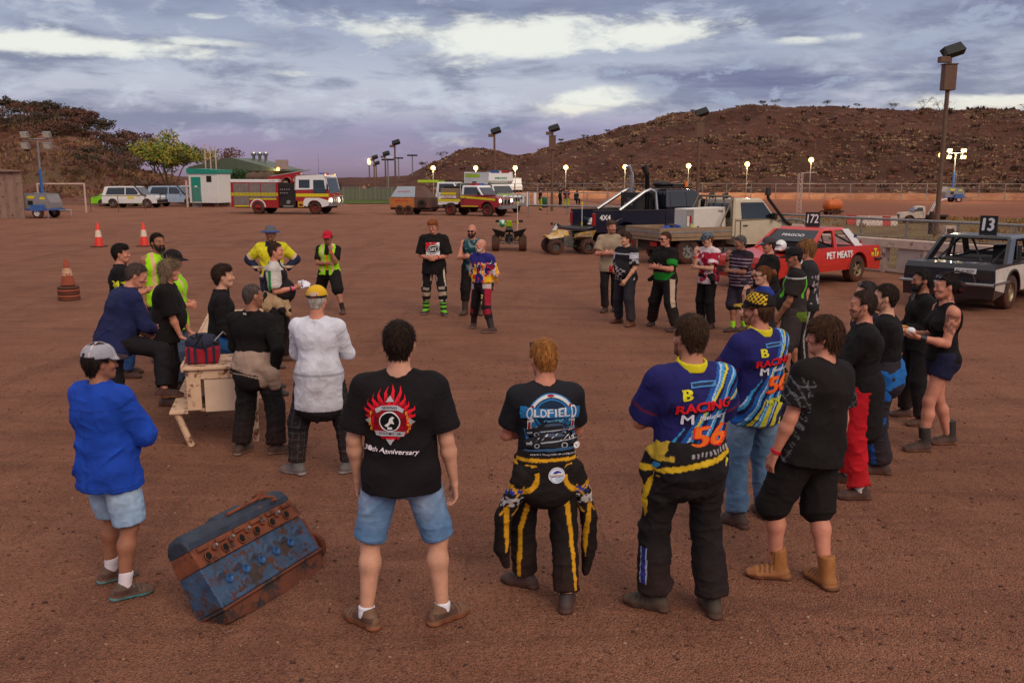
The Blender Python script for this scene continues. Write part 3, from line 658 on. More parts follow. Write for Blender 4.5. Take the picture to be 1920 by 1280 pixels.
    def body(s):
        k, b = s.k, s.b; f = Fld(s.lo, s.hi, s.res); f0 = .8+.2*b
        s.torso(f, 0, -.02)
        for i in (0, 1):
            lg = .085*k*f0*(1.06 if s.fem else 1); kn = .056*k*f0
            f.cone(s.hip[i], s.knee[i], lg, kn, .03); c = s.knee[i]+(s.ank[i]-s.knee[i])*.32-s.fdir[i]*.012*k
            f.cone(s.knee[i], c, kn*.93, .056*k*f0, .03); f.cone(c, s.ank[i], .056*k*f0, .036*k, .03)
            f.ell(s.hip[i]-s.Fb*.036*k-s.S*.01*k, (.085*k, .08*k, .085*k), None, .04)
            f.cone(s.ank[i]-s.fdir[i]*.03*k-s.Ub*.045*k, s.ank[i]+s.fdir[i]*.13*k-s.Ub*.06*k, .034*k, .022*k, .02)
            ua = .049*k*f0; f.cone(s.sh[i], s.elb[i], ua*1.12, .039*k*f0, .035); m = s.elb[i]+(s.wri[i]-s.elb[i])*.28
            f.cone(s.elb[i], m, .037*k*f0, .042*k*f0, .02); th = np.cross(s.hd[i], s.hn[i]); f.cone(m, s.wri[i]+s.hd[i]*.01, .042*k*f0, (.028*k, .022*k), .02, th); s.hand(f, i)
        M = s.HM(); hp = s.hp; q = 1+.05*(b-1)
        f.cone(s.nb-s.S*.03*k, hp(0, -.022, -.06), .062*k*(.8+.2*b), .054*k*(.8+.2*b), .025)
        f.ell(hp(0, -.010, .030), (.076*k, .096*k, .090*k), M, .02)
        f.cone(hp(0, .018, -.02), hp(0, .046, -.078), (.062*k*q, .060*k), (.040*k*q, .038*k), .03, s.hr)
        f.ell(hp(0, .066, -.098), (.024*k, .018*k, .016*k), M, .02)
        for sg in (-1, 1):
            f.cone(hp(sg*.054, -.005, -.05), hp(sg*.03, .055, -.092), .018*k, .015*k, .03)
            f.ell(hp(sg*.042, .058, -.028), (.024*k, .026*k, .022*k), M, .02)
            f.ell(hp(sg*.033, .098, .004), (.017*k, .015*k, .011*k), M, .012, 's')
            f.ell(hp(sg*.032, .079, .004), (.0135*k,)*3, M, .003)
            f.ell(hp(sg*.078, -.012, -.008), (.011*k, .019*k, .031*k), M, .008)
        f.cone(hp(-.036, .083, .024), hp(.036, .083, .024), .013*k, None, .012)
        f.cone(hp(0, .086, .010), hp(0, .101, -.032), .009*k, .0135*k, .014); f.ell(hp(0, .096, -.036), (.018*k, .013*k, .010*k), M, .012)
        f.cone(hp(-.019, .088, -.064), hp(.019, .088, -.064), .0075*k, None, .008)
        V, Q = f.mesh(); V = relax(V, Q)
        x, y, z = s.hl(V); near = (np.abs(x) < .12) & (np.abs(y) < .15) & (z > -.16); c = np.tile(s.skinc, (len(V), 1))
        def paint(m, col, a=1.):
            m = np.clip(m, 0, 1)*near*a; c[:] = c*(1-m[:, None])+np.array(col)*m[:, None]
        g = lambda x0, y0, z0, rx, rz, yy=.03: np.clip(1.6-1.6*np.sqrt(((np.abs(x)-x0)/rx)**2+((z-z0)/rz)**2), 0, 1)*(y > yy)
        paint(g(0, 0, -.064, .026, .010), s.skinc*np.array([.85, .55, .55])); paint(g(.036, 0, .0, .03, .03), s.skinc*np.array([1.02, .86, .84]), .0)
        paint(np.clip(1.5-1.5*np.sqrt((x/.03)**2+((z+.03)/.03)**2), 0, 1)*(y > .05), s.skinc*np.array([1.05, .82, .8]), .4)
        paint(g(.032, 0, .004, .0145, .007), (.62, .58, .55)); paint(g(.032, 0, .004, .007, .0075), (.03, .02, .015)); paint(g(.034, 0, .026, .024, .007), s.hairc*.8, .75)
        if s.beardc is not None or not s.fem: paint(np.clip(1.2-((z+.085)/.05)**2, 0, 1)*(y > -.01)*(np.abs(z+.064) > .008), s.hairc*.5+s.skinc*.4, .28 if s.beardc is None else .5)
        if s.hairstyle in ('bald', 'crop'): paint(np.clip((z-.035)/.03+(-(y)/.08), 0, 1)*(z > -.06)*(y < .07), s.skinc*.55+s.hairc*.35, .35 if s.hairstyle == 'bald' else .7)
        if s.paintfn: s.paintfn(s, V, c)
        o = fast_mesh('person', V, Q, [SKIN], c); tag(o, s.label, 'person', s.group); s.o = o
        s.bV, s.bQ = V, Q
    def put(s, name, f, col, mats=None, fold=0., fs=(7, 7, 6), relax_=1, parent=None, fine=.25):
        V, Q = f.mesh()
        if not len(V): return None
        V = relax(V, Q, relax_); N = vnormals(V, Q)
        if fold:
            L = (V-s.pel)@np.array([s.Rb, s.Fb, s.Ub]).T+s.seed
            r = ridged(L[:, 0]*fs[0]+VN(*(L*3).T)*1.2, L[:, 1]*fs[1], L[:, 2]*fs[2]); r2 = ridged(L[:, 0]*fs[0]*2.3+5, L[:, 1]*fs[1]*2.3, L[:, 2]*fs[2]*2.3+VN(*(L*7).T))
            a = .6*L[:, 0]+.8*L[:, 2]; b_ = .8*L[:, 0]-.6*L[:, 2]; r3 = ridged(a*4.5+VN(*(L*5).T), L[:, 1]*5, b_*13)*np.clip(VN(*(L*4+9).T)*2.2-.6, 0, 1)
            V = V+N*((r**2-.4)*fold*.55+(r2**3-.25)*fold*fine*1.5+(r3**5)*fold*1.15)[:, None]
        c = col(V, N) if callable(col) else np.tile(hx(col), (len(V), 1))
        o = fast_mesh(name, V, Q, mats or [CL if s.res < .012 else CLF], c, parent=parent or s.o); s.meshes[name] = (V, Q, o); return o
    def tied(s, col, drop=.16, grow=.03, sleeves=(), back=True, name='tied_suit_top', front=.0):
        k = s.k; f = Fld(s.lo, s.hi, s.res); bb = 1+(s.b-1)*.9; g = grow
        f.cone(s.pel+s.S*.035*k, s.pel+s.S*.085*k, (.168*bb*k+g, .122*bb*k+g), (.160*bb*k+g*.8, .116*bb*k+g*.8), .03, s.Rp)
        if back:
            f.cone(s.pel+s.S*.04*k-s.Fp*.03*k, s.pel-s.Ub*drop*k-s.Fb*.04*k, (.165*bb*k+g, .115*bb*k+g), (.168*bb*k+g, .125*k+g), .04, s.Rp)
            X, Y, Z = f.ax; p = s.pel+s.Fb*front*k; f.f = np.maximum(f.f, np.minimum((X[:, None, None]-p[0])*s.Fb[0]+(Y[None, :, None]-p[1])*s.Fb[1], (s.pel+s.S*.02*k)[2]-Z[None, None, :])).astype(np.float32)
        for pts, r in sleeves:
            P = [s.pel+(s.Rb*a+s.Fb*b+s.Ub*c)*k for a, b, c in pts]
            for i in range(len(P)-1): f.cone(P[i], P[i+1], r[i]*k, r[i+1]*k, .025)
        return s.put(name, f, s._cf(col, 'leg'), fold=.011, fs=(8, 8, 8), fine=.35)
    def armt(s, V):                                   # position along each arm (0 shoulder, 1 elbow, 2 wrist) or -1 on the trunk
        t = np.full(len(V), -1.); sd = np.zeros(len(V), int); best = np.full(len(V), .100*s.k*(.8+.2*s.b))
        for i in (0, 1):
            for a, b, o in ((s.sh[i], s.elb[i], 0), (s.elb[i], s.wri[i], 1)):
                d = b-a; q = np.clip((V-a)@d/(d@d), 0, 1); ds = np.linalg.norm(V-a-q[:, None]*d, axis=1); m = (ds < best) & (q+o > .05); best = np.where(m, ds, best); t[m] = (q+o)[m]; sd[m] = i
        return t, sd
    def shirt(s, col, hem=-.09, sleeve=.62, loose=.014, collar=None, fold=.011, name='shirt', armhole=False, open_=None, flare=.012):
        k = s.k; f = Fld(s.lo, s.hi, s.res); f0 = .8+.2*s.b; s.torso(f, loose, hem, .04, True)
        for i in (0, 1):
            if sleeve <= 0: continue
            r0 = .060*k*f0+loose; d = s.elb[i]-s.sh[i]
            if sleeve <= 1: f.cone(s.sh[i], s.sh[i]+d*sleeve, r0, .050*k*f0+loose+flare, .035, None, 2)
            else:
                f.cone(s.sh[i], s.elb[i], r0, .044*k*f0+loose, .035); e = s.wri[i]-s.elb[i]; f.cone(s.elb[i], s.elb[i]+e*(sleeve-1), .046*k*f0+loose, .034*k+loose*.8, .02, None, 2)
        if sleeve <= 0:
            for i in (0, 1):
                o = s.Rc*(1 if i else -1)*.030*k; f.cone(s.sh[i]+o-s.S*.17*k, s.sh[i]+o+s.S*.1*k, .070*k, .066*k, .02, None, 0, 's')
        nk = .066*k*(.8+.2*s.b); f.cone(s.nb-s.S*.012*k, s.hp(0, -.02, .02), nk, nk*1.02, .012, None, 0, 's')
        if collar: 
            a = s.nb-s.S*.028*k; e = a+nv(s.S-s.Fc*.12)*(.052 if collar == 'polo' else .028)*k; f.cone(a, e, nk+.013*k, nk+.009*k, .01, None, 2); f.cone(a+s.S*.0, e+s.S*.06, nk+.001, nk+.001, .004, None, 0, 's')
        if open_: f.cone(s.nb+s.Fc*.07*k-s.S*.02*k, s.chest+s.Fc*.16*k+s.S*open_*k, .028*k, .008*k, .01, None, 0, 's')
        col = s._seam(col, hem, sleeve)
        return s.put(name, f, s._cf(col, 'top'), fold=fold) if hem >= 0 else (f.clip(s.pel+s.S*hem*k, -s.S), s.put(name, f, s._cf(col, 'top'), fold=fold))[1]
    def _seam(s, col, hem, sleeve):
        def fn(d):
            c = col(d) if callable(col) else np.tile(hx(col), (d['n'], 1)); t, w = d['t'], d['w']; c = c*(.90+.2*VN(*(d['V']*6).T))[:, None]
            m = ((np.abs(w-hem-.024) < .005) & (t < .3)) | ((np.abs(t-sleeve+.07) < .022) & (t > .1)) | ((np.abs(t-.10) < .022) & (w > .25)); c[m] = c[m]*.66; return c
        return fn
    def _cf(s, col, kind):
        if not callable(col): return col
        def fn(V, N):
            u, v, w = s.tl(V); u, v, w = u/s.k, v/s.k, w/s.k
            if kind == 'top': t, sd = s.armt(V); return col(dict(u=u, v=v, w=w, t=t, sd=sd, N=N, V=V, n=len(V), p=s))
            t = np.zeros(len(V)); sd = np.zeros(len(V), int); best = np.full(len(V), 9.); ang = np.zeros(len(V))
            for i in (0, 1):
                for a, b, o in ((s.hip[i], s.knee[i], 0), (s.knee[i], s.ank[i], 1)):
                    d = b-a; q = np.clip((V-a)@d/(d@d), 0, 1); r = V-a-q[:, None]*d; ds = np.linalg.norm(r, axis=1); m = ds < best; best = np.where(m, ds, best); t[m] = (q+o)[m]; sd[m] = i; ang[m] = np.degrees(np.arctan2(r@s.Rb*(1 if i else -1), r@s.Fb))[m]
            return col(dict(u=u, v=v, w=w, t=t, sd=sd, ang=ang, N=N, V=V, n=len(V), p=s))
        return fn
    def pants(s, col, leg=1.92, loose=.014, hem=.075, top=.055, fold=.012, name='trousers', seatl=.0):
        k = s.k; f = Fld(s.lo, s.hi, s.res); b = s.b; f0 = .8+.2*b; bb = 1+(b-1)*.9; pa, pb_ = (.168, .122) if not s.fem else (.182, .128)
        f.cone(s.pel-s.S*.02*k, s.pel+s.S*top*k, (pa*bb*k+loose*.5, pb_*bb*k+loose*.5), (.160*bb*k+loose*.6, .116*bb*k+loose*.6), .04, s.Rp, 2)
        for i in (0, 1):
            lg = .090*k*f0+loose; kn = .060*k*f0+loose; a, m, e = s.hip[i], s.knee[i], s.ank[i]
            f.ell(a-s.Fb*.036*k-s.S*.02*k, (.09*k+loose*.4, .081*k+loose*.4, .095*k+loose*.4), None, .05)
            if leg <= 1: f.cone(a, a+(m-a)*leg, lg, lg+(kn-lg)*leg*.75+.008, .03, None, 2)
            elif leg <= 1.25: f.cone(a, m, lg, kn+.014, .03); f.cone(m, m+(e-m)*(leg-1), kn+.014, kn+.016, .02, None, 2)
            else: f.cone(a, m, lg, kn, .03); f.cone(m, m+(e-m)*(leg-1), kn, hem*k, .03, None, 2)
            if s.belly and False: pass
        if seatl: f.cone(s.pel-s.Fb*.06*k, s.pel-s.Ub*seatl*k-s.Fb*.05*k, (.15*bb*k, .10*k), (.15*bb*k, .10*k), .05, s.Rp)
        return s.put(name, f, s._cf(col, 'leg'), fold=fold*.75, fs=(6, 6, 9) if leg > 1.3 else (6, 6, 8), fine=.3)
    def shoes(s, col, sole=(60, 50, 44), shaft=.0, sock=None, sockh=.17, name='shoe', wide=1., accent=None):
        k = s.k
        for i in (0, 1):
            a = s.ank[i]; d = s.fdir[i]; g = s.foot[i]; f = Fld(np.minimum(a, g)-.25*k, np.maximum(a, g)+.3*k, min(s.res, .0075)); w = .047*k*wide; side = np.cross(d, s.Ub)
            heel = g-d*.055*k+s.Ub*.04*k; ball = g+d*.115*k+s.Ub*.032*k; toe = g+d*.165*k+s.Ub*.026*k
            f.cone(heel, ball, (w*.88, .040*k), (w*1.08, .034*k), .02, side); f.cone(ball, toe, (w*1.08, .034*k), (w*.85, .024*k), .02, side)
            f.cone(g+s.Ub*.05*k-d*.03*k, a+s.Ub*(.02+shaft)*k-d*.008*k, (.046*k, .042*k) if not shaft else (.052*k, .046*k), (.044*k, .041*k) if not shaft else (.056*k, .052*k), .02, d, 2)
            f.cone(g+s.Ub*.07*k, g+d*.10*k+s.Ub*.045*k, .036*k, .028*k, .03)
            f.clip(g+s.Ub*.004, (0, 0, -1))
            # sole: a flat welt a little wider than the upper
            f.cone(g-d*.058*k+s.Ub*.004, g-d*.058*k+s.Ub*.026*k, (w*.98, w*1.0), (w*.96, w*.98), .004, side, 3)
            f.cone(g+d*.03*k+s.Ub*.004, g+d*.03*k+s.Ub*.024*k, (.115*k, w*.93), (.113*k, w*.92), .006, d, 3); f.cone(g+d*.105*k+s.Ub*.004, g+d*.105*k+s.Ub*.022*k, (.072*k, w*1.12), (.07*k, w*1.1), .006, d, 3)
            def cf(V, N, g=g, d=d, a=a):
                z = (V-g)@s.Ub/k; y = (V-g)@d/k; c = np.tile(hx(col), (len(V), 1)); c[z < .027] = hx(sole)
                la = (z > .05) & (y > .01) & (y < .12) & (np.sin(y*210) > .1); c[la] = c[la]*.35
                if accent: m = (np.abs(z-.06) < .014) & (np.abs(y) < .08); c[m] = hx(accent)
                return c
            s.put(name, f, cf, [LEATHER])
            if sock:
                f = Fld(a-.12*k, a+.36*k, min(s.res, .008)); up = nv(s.knee[i]-a); f.cone(a-up*.02, a+up*(sockh-.085)*k, .043*k, .047*k, .02, None, 2); s.put('sock', f, sock, fold=.003, fs=(3, 3, 40))
    def hair_mesh(s):
        k = s.k; st = s.hairstyle; r = min(s.res, .008); f = Fld(s.hc-.19*k-(.1 if st in ('long', 'bun') else 0), s.hc+.19*k, r); M = s.HM(); th = {'crop': .004, 'short': .009, 'full': .013, 'recede': .007, 'long': .024, 'bun': .009, 'mop': .017}[st]
        f.ell(s.hp(0, -.012, .034), ((.076+th)*k, (.094+th)*k, (.088+th)*k), M, .02)
        if st in ('short', 'full', 'mop', 'long', 'bun', 'recede', 'crop'): f.cone(s.hp(0, -.045, -.01), s.hp(0, -.05, -.055 if st != 'mop' else -.075), ((.060+th*.8)*k, (.048+th)*k), ((.048+th*.5)*k, (.036+th*.5)*k), .03, s.hr)
        if st == 'mop': f.cone(s.hp(-.05, .055, .062), s.hp(.05, .06, .05), .034*k, .036*k, .03)
        if st == 'full': f.cone(s.hp(-.045, .05, .085), s.hp(.045, .05, .085), .028*k, None, .03)
        if st == 'long':
            for x in (-.075, -.04, 0, .04, .075): f.cone(s.hp(x*.8, -.055, .02), s.hp(x*1.15, -.075+.15*abs(x), -.15+.1*abs(x)), .034*k, .028*k, .02)
        X, Y, Z = f.ax; dx = [X[:, None, None]-s.hc[0], Y[None, :, None]-s.hc[1], Z[None, None, :]-s.hc[2]]
        lo = lambda a: (dx[0]*a[0]+dx[1]*a[1]+dx[2]*a[2])/k
        x, y, z = lo(s.hr), lo(s.hf), lo(s.hu)
        line = {'recede': .062+np.clip((y-.02)*.55, 0, .06), 'mop': .032, 'crop': .058, 'full': .06, 'long': .055, 'bun': .07}.get(st, .052+np.clip((y-.02)*.7, 0, .028))
        nape = {'mop': -.088, 'long': -.3, 'full': -.075}.get(st, -.07)
        cov = st in ('mop', 'long'); back = np.maximum(y+(.032 if not cov else -.004)+np.clip(-z*.35, -.05, .1), nape-z); ear = np.maximum(np.maximum(y-(.024 if not cov else .034), (.022 if not cov else -.02)-z-.25*np.maximum(y, 0)), -(np.abs(x)-.05))
        keep = np.minimum(np.minimum(line-z, back), ear)
        if s.capped: keep = np.maximum(keep, z-.05)
        f.f = np.maximum(f.f, (keep*k).astype(np.float32))
        amp = {'crop': .002, 'long': .012, 'mop': .008, 'full': .008}.get(st, .004)
        V, Q = f.mesh(); V = relax(V, Q); N = vnormals(V, Q); a, b, c_ = s.hl(V)
        n = ridged(a*60+s.seed, b*60, c_*18)+.6*ridged(a*120, b*120+s.seed, c_*40); V = V+N*((n-.8)*amp)[:, None]
        c = s.hairc[None]*(.55+.75*VN(a*70, b*70, c_*22+s.seed)[:, None])
        if s.hairstyle == 'long': c = c*(.75+.8*np.clip((c_+.05)*4, 0, 1)[:, None])
        o = fast_mesh('hair', V, Q, [HAIR], c, parent=s.o)
        if st != 'crop' and s.res < .0102:       # loose locks over the cap of hair
            rng = np.random.default_rng(int(s.seed*10) % 9999); ok = np.nonzero(c_ < .03)[0] if s.capped else np.arange(len(V)); m = ok[rng.integers(0, len(ok), 2600 if st != 'long' else 3600)]; p = V[m]; nn = N[m]
            crown = s.hp(0, -.05, .12); d = p-crown+s.hu*-.02; d = d-nn*np.sum(d*nn, 1, keepdims=True); d /= np.linalg.norm(d, axis=1, keepdims=True)+1e-6
            d = d+nn*(.18 if st != 'long' else .55)+rng.normal(0, .22 if st != 'long' else .5, d.shape); d /= np.linalg.norm(d, axis=1, keepdims=True); L = rng.uniform(.014, .032, (len(m), 1))*k*(2.2 if st == 'long' else 1.5 if st == 'mop' else 1)
            sd = np.cross(d, nn); sd /= np.linalg.norm(sd, axis=1, keepdims=True)+1e-6; w = .0022*k
            A = p-sd*w+nn*.001; B = p+sd*w+nn*.001; C_ = p+d*L+sd*w*.3; D_ = p+d*L-sd*w*.3
            VV = np.stack([A, B, C_, D_], 1).reshape(-1, 3); QQ = np.arange(len(VV)).reshape(-1, 4); cc = np.repeat(s.hairc[None]*rng.uniform(.5, 1.5, (len(m), 1)), 4, 0)
            fast_mesh('lock', VV, QQ, [HAIR], cc, parent=o, smooth=False)['kind'] = 'stuff'
    def beard_mesh(s):
        k = s.k; L = s.beardc; q = .66 if L < .02 else 1; f = Fld(s.hc-.26*k, s.hc+.2*k, min(s.res, .008)); hp = s.hp
        for sg in (-1, 1): f.cone(hp(sg*.066, .01, -.02), hp(sg*.045, .045, -.085), .014*k*q, .022*k*q, .02)
        f.cone(hp(-.03, .062, -.095), hp(.03, .062, -.095), .026*k*(.5+.5*q), None, .02); f.cone(hp(-.028, .088, -.052), hp(.028, .088, -.052), .008*k, None, .012)
        for sg in (-1, 1): f.cone(hp(sg*.03, .086, -.054), hp(sg*.034, .07, -.09), .010*k, .014*k, .012)
        if L > .02: f.cone(hp(0, .072, -.10), hp(0, .078, -.10-L), (.036*k, .028*k), (.020*k, .016*k), .02, s.hr)
        def cf(V, N):
            x, y, z = s.hl(V); g = np.clip((-z-.11)*9, 0, 1)[:, None]*(1 if L > .06 else 0); c = s.hairc*(.6+.6*VN(x*80, y*80, z*25)[:, None])*q+s.skinc*(1-q)*.9; return c*(1-g*.6)+np.array((.22, .19, .17))*g*.6
        s.put('beard', f, cf, [HAIR], fold=.006, fs=(40, 40, 14))
    def cap(s, col, brim=None, back=False, style='cap', yaw=0., tilt=0, panel=None, name='cap'):
        k = s.k; f = Fld(s.hc-.27*k, s.hc+.27*k, min(s.res, .0075)); M = s.HM(); a = R(yaw); sf = s.hf*math.cos(a)+s.hr*math.sin(a); sr = s.hr*math.cos(a)-s.hf*math.sin(a)
        f.ell(s.hp(0, -.010, .046), (.094*k, .112*k, .096*k), M, .02)
        f.clip(s.hp(0, 0, .040), -s.hu+s.hf*-.0*1)
        f.cone(s.hp(0, -.008, .040), s.hp(0, -.008, .052), (.092*k, .112*k), None, .012, s.hr, 3)
        c0 = s.hc+s.hu*.044*k
        if style == 'cap':
            w = f.win(c0-.27*k, c0+.27*k); sl, X, Y, Z = w; X = X-c0[0]; Y = Y-c0[1]; Z = Z-c0[2]
            x = (X*sr[0]+Y*sr[1]+Z*sr[2])/k; y = (X*sf[0]+Y*sf[1]+Z*sf[2])/k; z = (X*s.hu[0]+Y*s.hu[1]+Z*s.hu[2])/k
            d = np.maximum(np.maximum((np.sqrt((x/.088)**2+((y-.06)/.125)**2)-1)*.088, .04-y), np.abs(z+3.2*x*x+.22*(y-.06)-.004)-.0065); f.mix(sl, (d*k).astype(np.float32), .006, 'u')
        else: f.cone(s.hc+s.hu*.058*k, s.hc+s.hu*.014*k, (.102*k, .118*k), (.172*k, .190*k), .01, s.hr, 3); f.cone(s.hc+s.hu*.044*k, s.hc-s.hu*.004*k, (.094*k, .111*k), (.160*k, .178*k), .01, s.hr, 3, 's')
        def cf(V, N):
            x, y, z = s.hl(V); d = (V-s.hc)/k; yy = d@sf; xx = d@sr; c = np.tile(hx(col), (len(V), 1))
            if brim is not None: c[((yy > .098) & (z < .075)) if style == 'cap' else (z < .045)] = hx(brim)
            if panel: c[:] = panel(c, xx, yy, z)
            return c
        return s.put(name, f, cf, fold=.002, fs=(20, 20, 20))
    def shades(s, up=True, col=(18, 18, 22), name='sunglasses', frame=True):
        mb = MB(); m = mat('sunglass_lens', (22, 26, 34), .12, 0, 0, spec=.8); fm = mat('sunglass_frame', (16, 15, 16), .35, 0, 0); z = .098 if up else .006; y = .068 if up else .098
        if s.hairstyle == 'bald' and up: z -= .012
        for sg in (-1, 1):
            c = s.hp(sg*.034, y+.004, z); n = nv(s.hf+s.hu*(.9 if up else 0)+s.hr*sg*.2); u = nv(s.hr-n*(s.hr@n)); v = np.cross(n, u); P = [c+(u*.028*math.cos(t)+v*.019*math.sin(t))*s.k for t in np.linspace(0, 6.283, 13)[:-1]]
            mb.add(P+[p-n*.004 for p in P], [tuple(range(12)), tuple(range(23, 11, -1))]+[(i, i+12, (i+1) % 12+12, (i+1) % 12) for i in range(12)], m)
            mb.tube([s.hp(sg*.062, y, z), s.hp(sg*(.086 if up else .08), .0, z-(.035 if up else 0)), s.hp(sg*.084, -.03, z-(.06 if up else .004))], .0035*s.k, fm, 5)
        mb.tube([s.hp(-.062, y, z+.006), s.hp(0, y+.012, z+.01), s.hp(.062, y, z+.006)], .0035*s.k, fm, 5); mb.build(name, s.o)
    def band(s, i, col, t=.93, w=.018, name='wristband'):
        mb = MB(); m = mat('band_%d_%d_%d' % col, col, .5, 0, 0); d = s.wri[i]-s.elb[i]; c = s.elb[i]+d*t; d = nv(d); mb.cone(c-d*w/2, c+d*w/2, .037*s.k, .037*s.k, m, 14); mb.build(name, s.o)
    def decal(s, garment, items, front=False, cx=0., cw=.36, side=0., name='print', lift=.004):
        # items: (tris list or text spec, colour) in metres on the torso plane, x to the viewer's right, y up
        V, Q, o = s.meshes[garment]; bvh = BVHTree.FromPolygons([tuple(v) for v in V], [tuple(int(i) for i in q) for q in Q])
        sg = -1 if front else 1; a = R(side); u = s.Rc*math.cos(a)*sg+s.Fc*math.sin(a)*sg; dirn = np.cross(s.S, u); org = s.pel+s.S*cw*s.k; lift += .002
        mb = MB()
        for pts, tris, col in items:
            m = mat('print_%d_%d_%d' % tuple(col), col, .8, 0, .05, spec=.2); P, T = split_tris(pts, tris, .017); out = []; ok = []
            for (x, y) in P:
                q = org+u*(x+cx)*s.k+s.S*y*s.k; st = q-dirn*.6; hit = bvh.ray_cast(Vector(st), Vector(dirn), 1.)
                if hit[0] is None: out.append(tuple(q)); ok.append(False)
                else:
                    n = hit[1]; n = n if n.dot(Vector(dirn)) < 0 else -n; out.append(tuple(hit[0]+n*lift)); ok.append(hit[1].dot(Vector(dirn)) < -.12 or True)
            lift += .0006; mb.add(out, [t for t in T if all(ok[i] for i in t)], m)
        return mb.build(name, o)
def split_tris(P, T, L):
    P = [tuple(p) for p in P]; T = [tuple(t) for t in T]; out = []; st = T[:]; mid = {}
    while st:
        a, b, c = st.pop(); e = [(math.dist(P[a], P[b]), a, b, c), (math.dist(P[b], P[c]), b, c, a), (math.dist(P[c], P[a]), c, a, b)]; m = max(e)
        if m[0] <= L: out.append((a, b, c)); continue
        _, i, j, k = m; key = (min(i, j), max(i, j))
        if key not in mid: P.append(((P[i][0]+P[j][0])/2, (P[i][1]+P[j][1])/2)); mid[key] = len(P)-1
        q = mid[key]; st += [(i, q, k), (q, j, k)]
    return P, out
def d_text(t, x, y, h, col, w=None, bold=.02, shear=0., rot=0., arc=0.):
    V, T = text2d(t, bold, shear); V = V*h; ww = V[:, 0].max()-V[:, 0].min()
    if w: V = V*np.array([w/ww, 1])
    if arc: V = V+np.c_[np.zeros(len(V)), arc*(V[:, 0]**2)]
    c, s_ = math.cos(R(rot)), math.sin(R(rot)); V = V@np.array([[c, s_], [-s_, c]]); return (V+np.array([x, y]), T, col)
def d_poly(pts, col):
    tr = geometry.tessellate_polygon([[Vector((a, b, 0)) for a, b in pts]]); T = []
    for t in tr:
        a, b, c = (pts[i] for i in t); T.append(t if (b[0]-a[0])*(c[1]-a[1])-(c[0]-a[0])*(b[1]-a[1]) > 0 else t[::-1])
    return (pts, T, col)
def d_ell(x, y, rx, ry, col, n=28, r0=0., a0=0, a1=360):
    if r0:
        P = []; T = []
        for i in range(n+1):
            t = R(a0+(a1-a0)*i/n); P += [(x+rx*math.cos(t), y+ry*math.sin(t)), (x+rx*r0*math.cos(t), y+ry*r0*math.sin(t))]
        for i in range(n): T += [(2*i, 2*i+2, 2*i+1), (2*i+1, 2*i+2, 2*i+3)]
        return (P, T, col)
    return d_poly([(x+rx*math.cos(6.2832*i/n), y+ry*math.sin(6.2832*i/n)) for i in range(n)], col)
ARM = {  # (upper arm, forearm, hand, palm normal, curl); x out to the own side, y forward, z up
 'hang': ((.16, .03, -1), (.02, .22, -1), None, None, .45),
 'hangout': ((.30, -.02, -1), (.10, .20, -1), (.0, .15, -1), None, .5),
 'crossed': ((.22, .42, -.9), (-.88, .42, .10), (-.95, .25, .1), (-.1, -1, 0), .35),
 'crossed2': ((.20, .45, -.9), (-.85, .50, -.02), (-.95, .2, .15), (-.1, -1, .1), .4),
 'hip': ((.72, -.25, -.7), (-.62, .28, -.62), (-.7, .5, -.4), (-.5, -.2, .6), .3),
 'clasp': ((.20, .08, -1), (-.62, .78, -.10), (-.85, .45, -.1), (-.3, -.9, 0), .7),
 'hold': ((.12, .10, -1), (-.38, .92, .10), (-.5, .85, .1), (-.6, -.2, .7), .8),
 'holdhigh': ((.10, .22, -1), (-.28, .90, .42), (-.3, .9, .2), (-.6, -.1, .7), .8),
 'chin': ((.02, .55, -.85), (-.30, .30, .92), (-.2, -.15, .95), (.1, -1, -.2), .9),
 'chinlow': ((.10, .40, -.9), (-.90, .42, .02), None, (0, -1, 0), .4),
 'behind': ((.20, -.35, -1), (-.45, -.30, -.85), None, (0, .8, .2), .6),
 'pocket': ((.30, -.15, -1), (-.18, .35, -1), None, None, .6),
 'lean': ((.15, .5, -.85), (.0, .42, -.95), (0, .9, -.3), (0, 0, -1), .2),
 'kneearm': ((.0, .72, -.65), (-.85, .45, -.1), None, (0, -1, 0), .5),
}
# ------------------------------------------------------------ colour layouts of the clothes (all in the garment's own coordinates)
def flat(c): return lambda d: np.tile(hx(c), (d['n'], 1))
def setc(c, m, col): c[m] = hx(col)
def denim(base, worn, dark=None):
    def fn(d):
        c = np.tile(hx(base), (d['n'], 1)); n = VN(d['u']*9, d['v']*9, d['w']*5); w = np.clip(1-np.abs(d['t']-.35)/.45, 0, 1)*np.clip(n*1.5-.2, 0, 1); c = c*(1-w[:, None]*.7)+hx(worn)*w[:, None]*.7
        bk = d['v'] < 0
        for sg in (-1, 1): # back pockets' stitched outline
            x = d['u']-sg*.085; z = d['w']+.045; e = np.maximum(np.abs(x)/.062, np.abs(z)/.07); m = bk & (np.abs(e-1) < .09); c[m] = c[m]*.62
        m = (np.abs(d['u']) < .006) & (d['w'] > -.14); c[m] = c[m]*.6
        return c*(.85+.3*VN(d['u']*40, d['v']*40, d['w']*40))[:, None]
    return fn
def suitcol(base, quilt=None):
    def fn(d):
        c = np.tile(hx(base), (d['n'], 1)); c = c*(.8+.4*VN(d['u']*5, d['v']*5, d['w']*7))[:, None]
        if quilt: m = ((np.mod(d['t']*7.2, 1) < .09) | (np.mod(d['ang']/40., 1) < .09)) & (d['t'] > .1); c[m] = hx(quilt)
        return c
    return fn
BLK = (19, 18, 21)
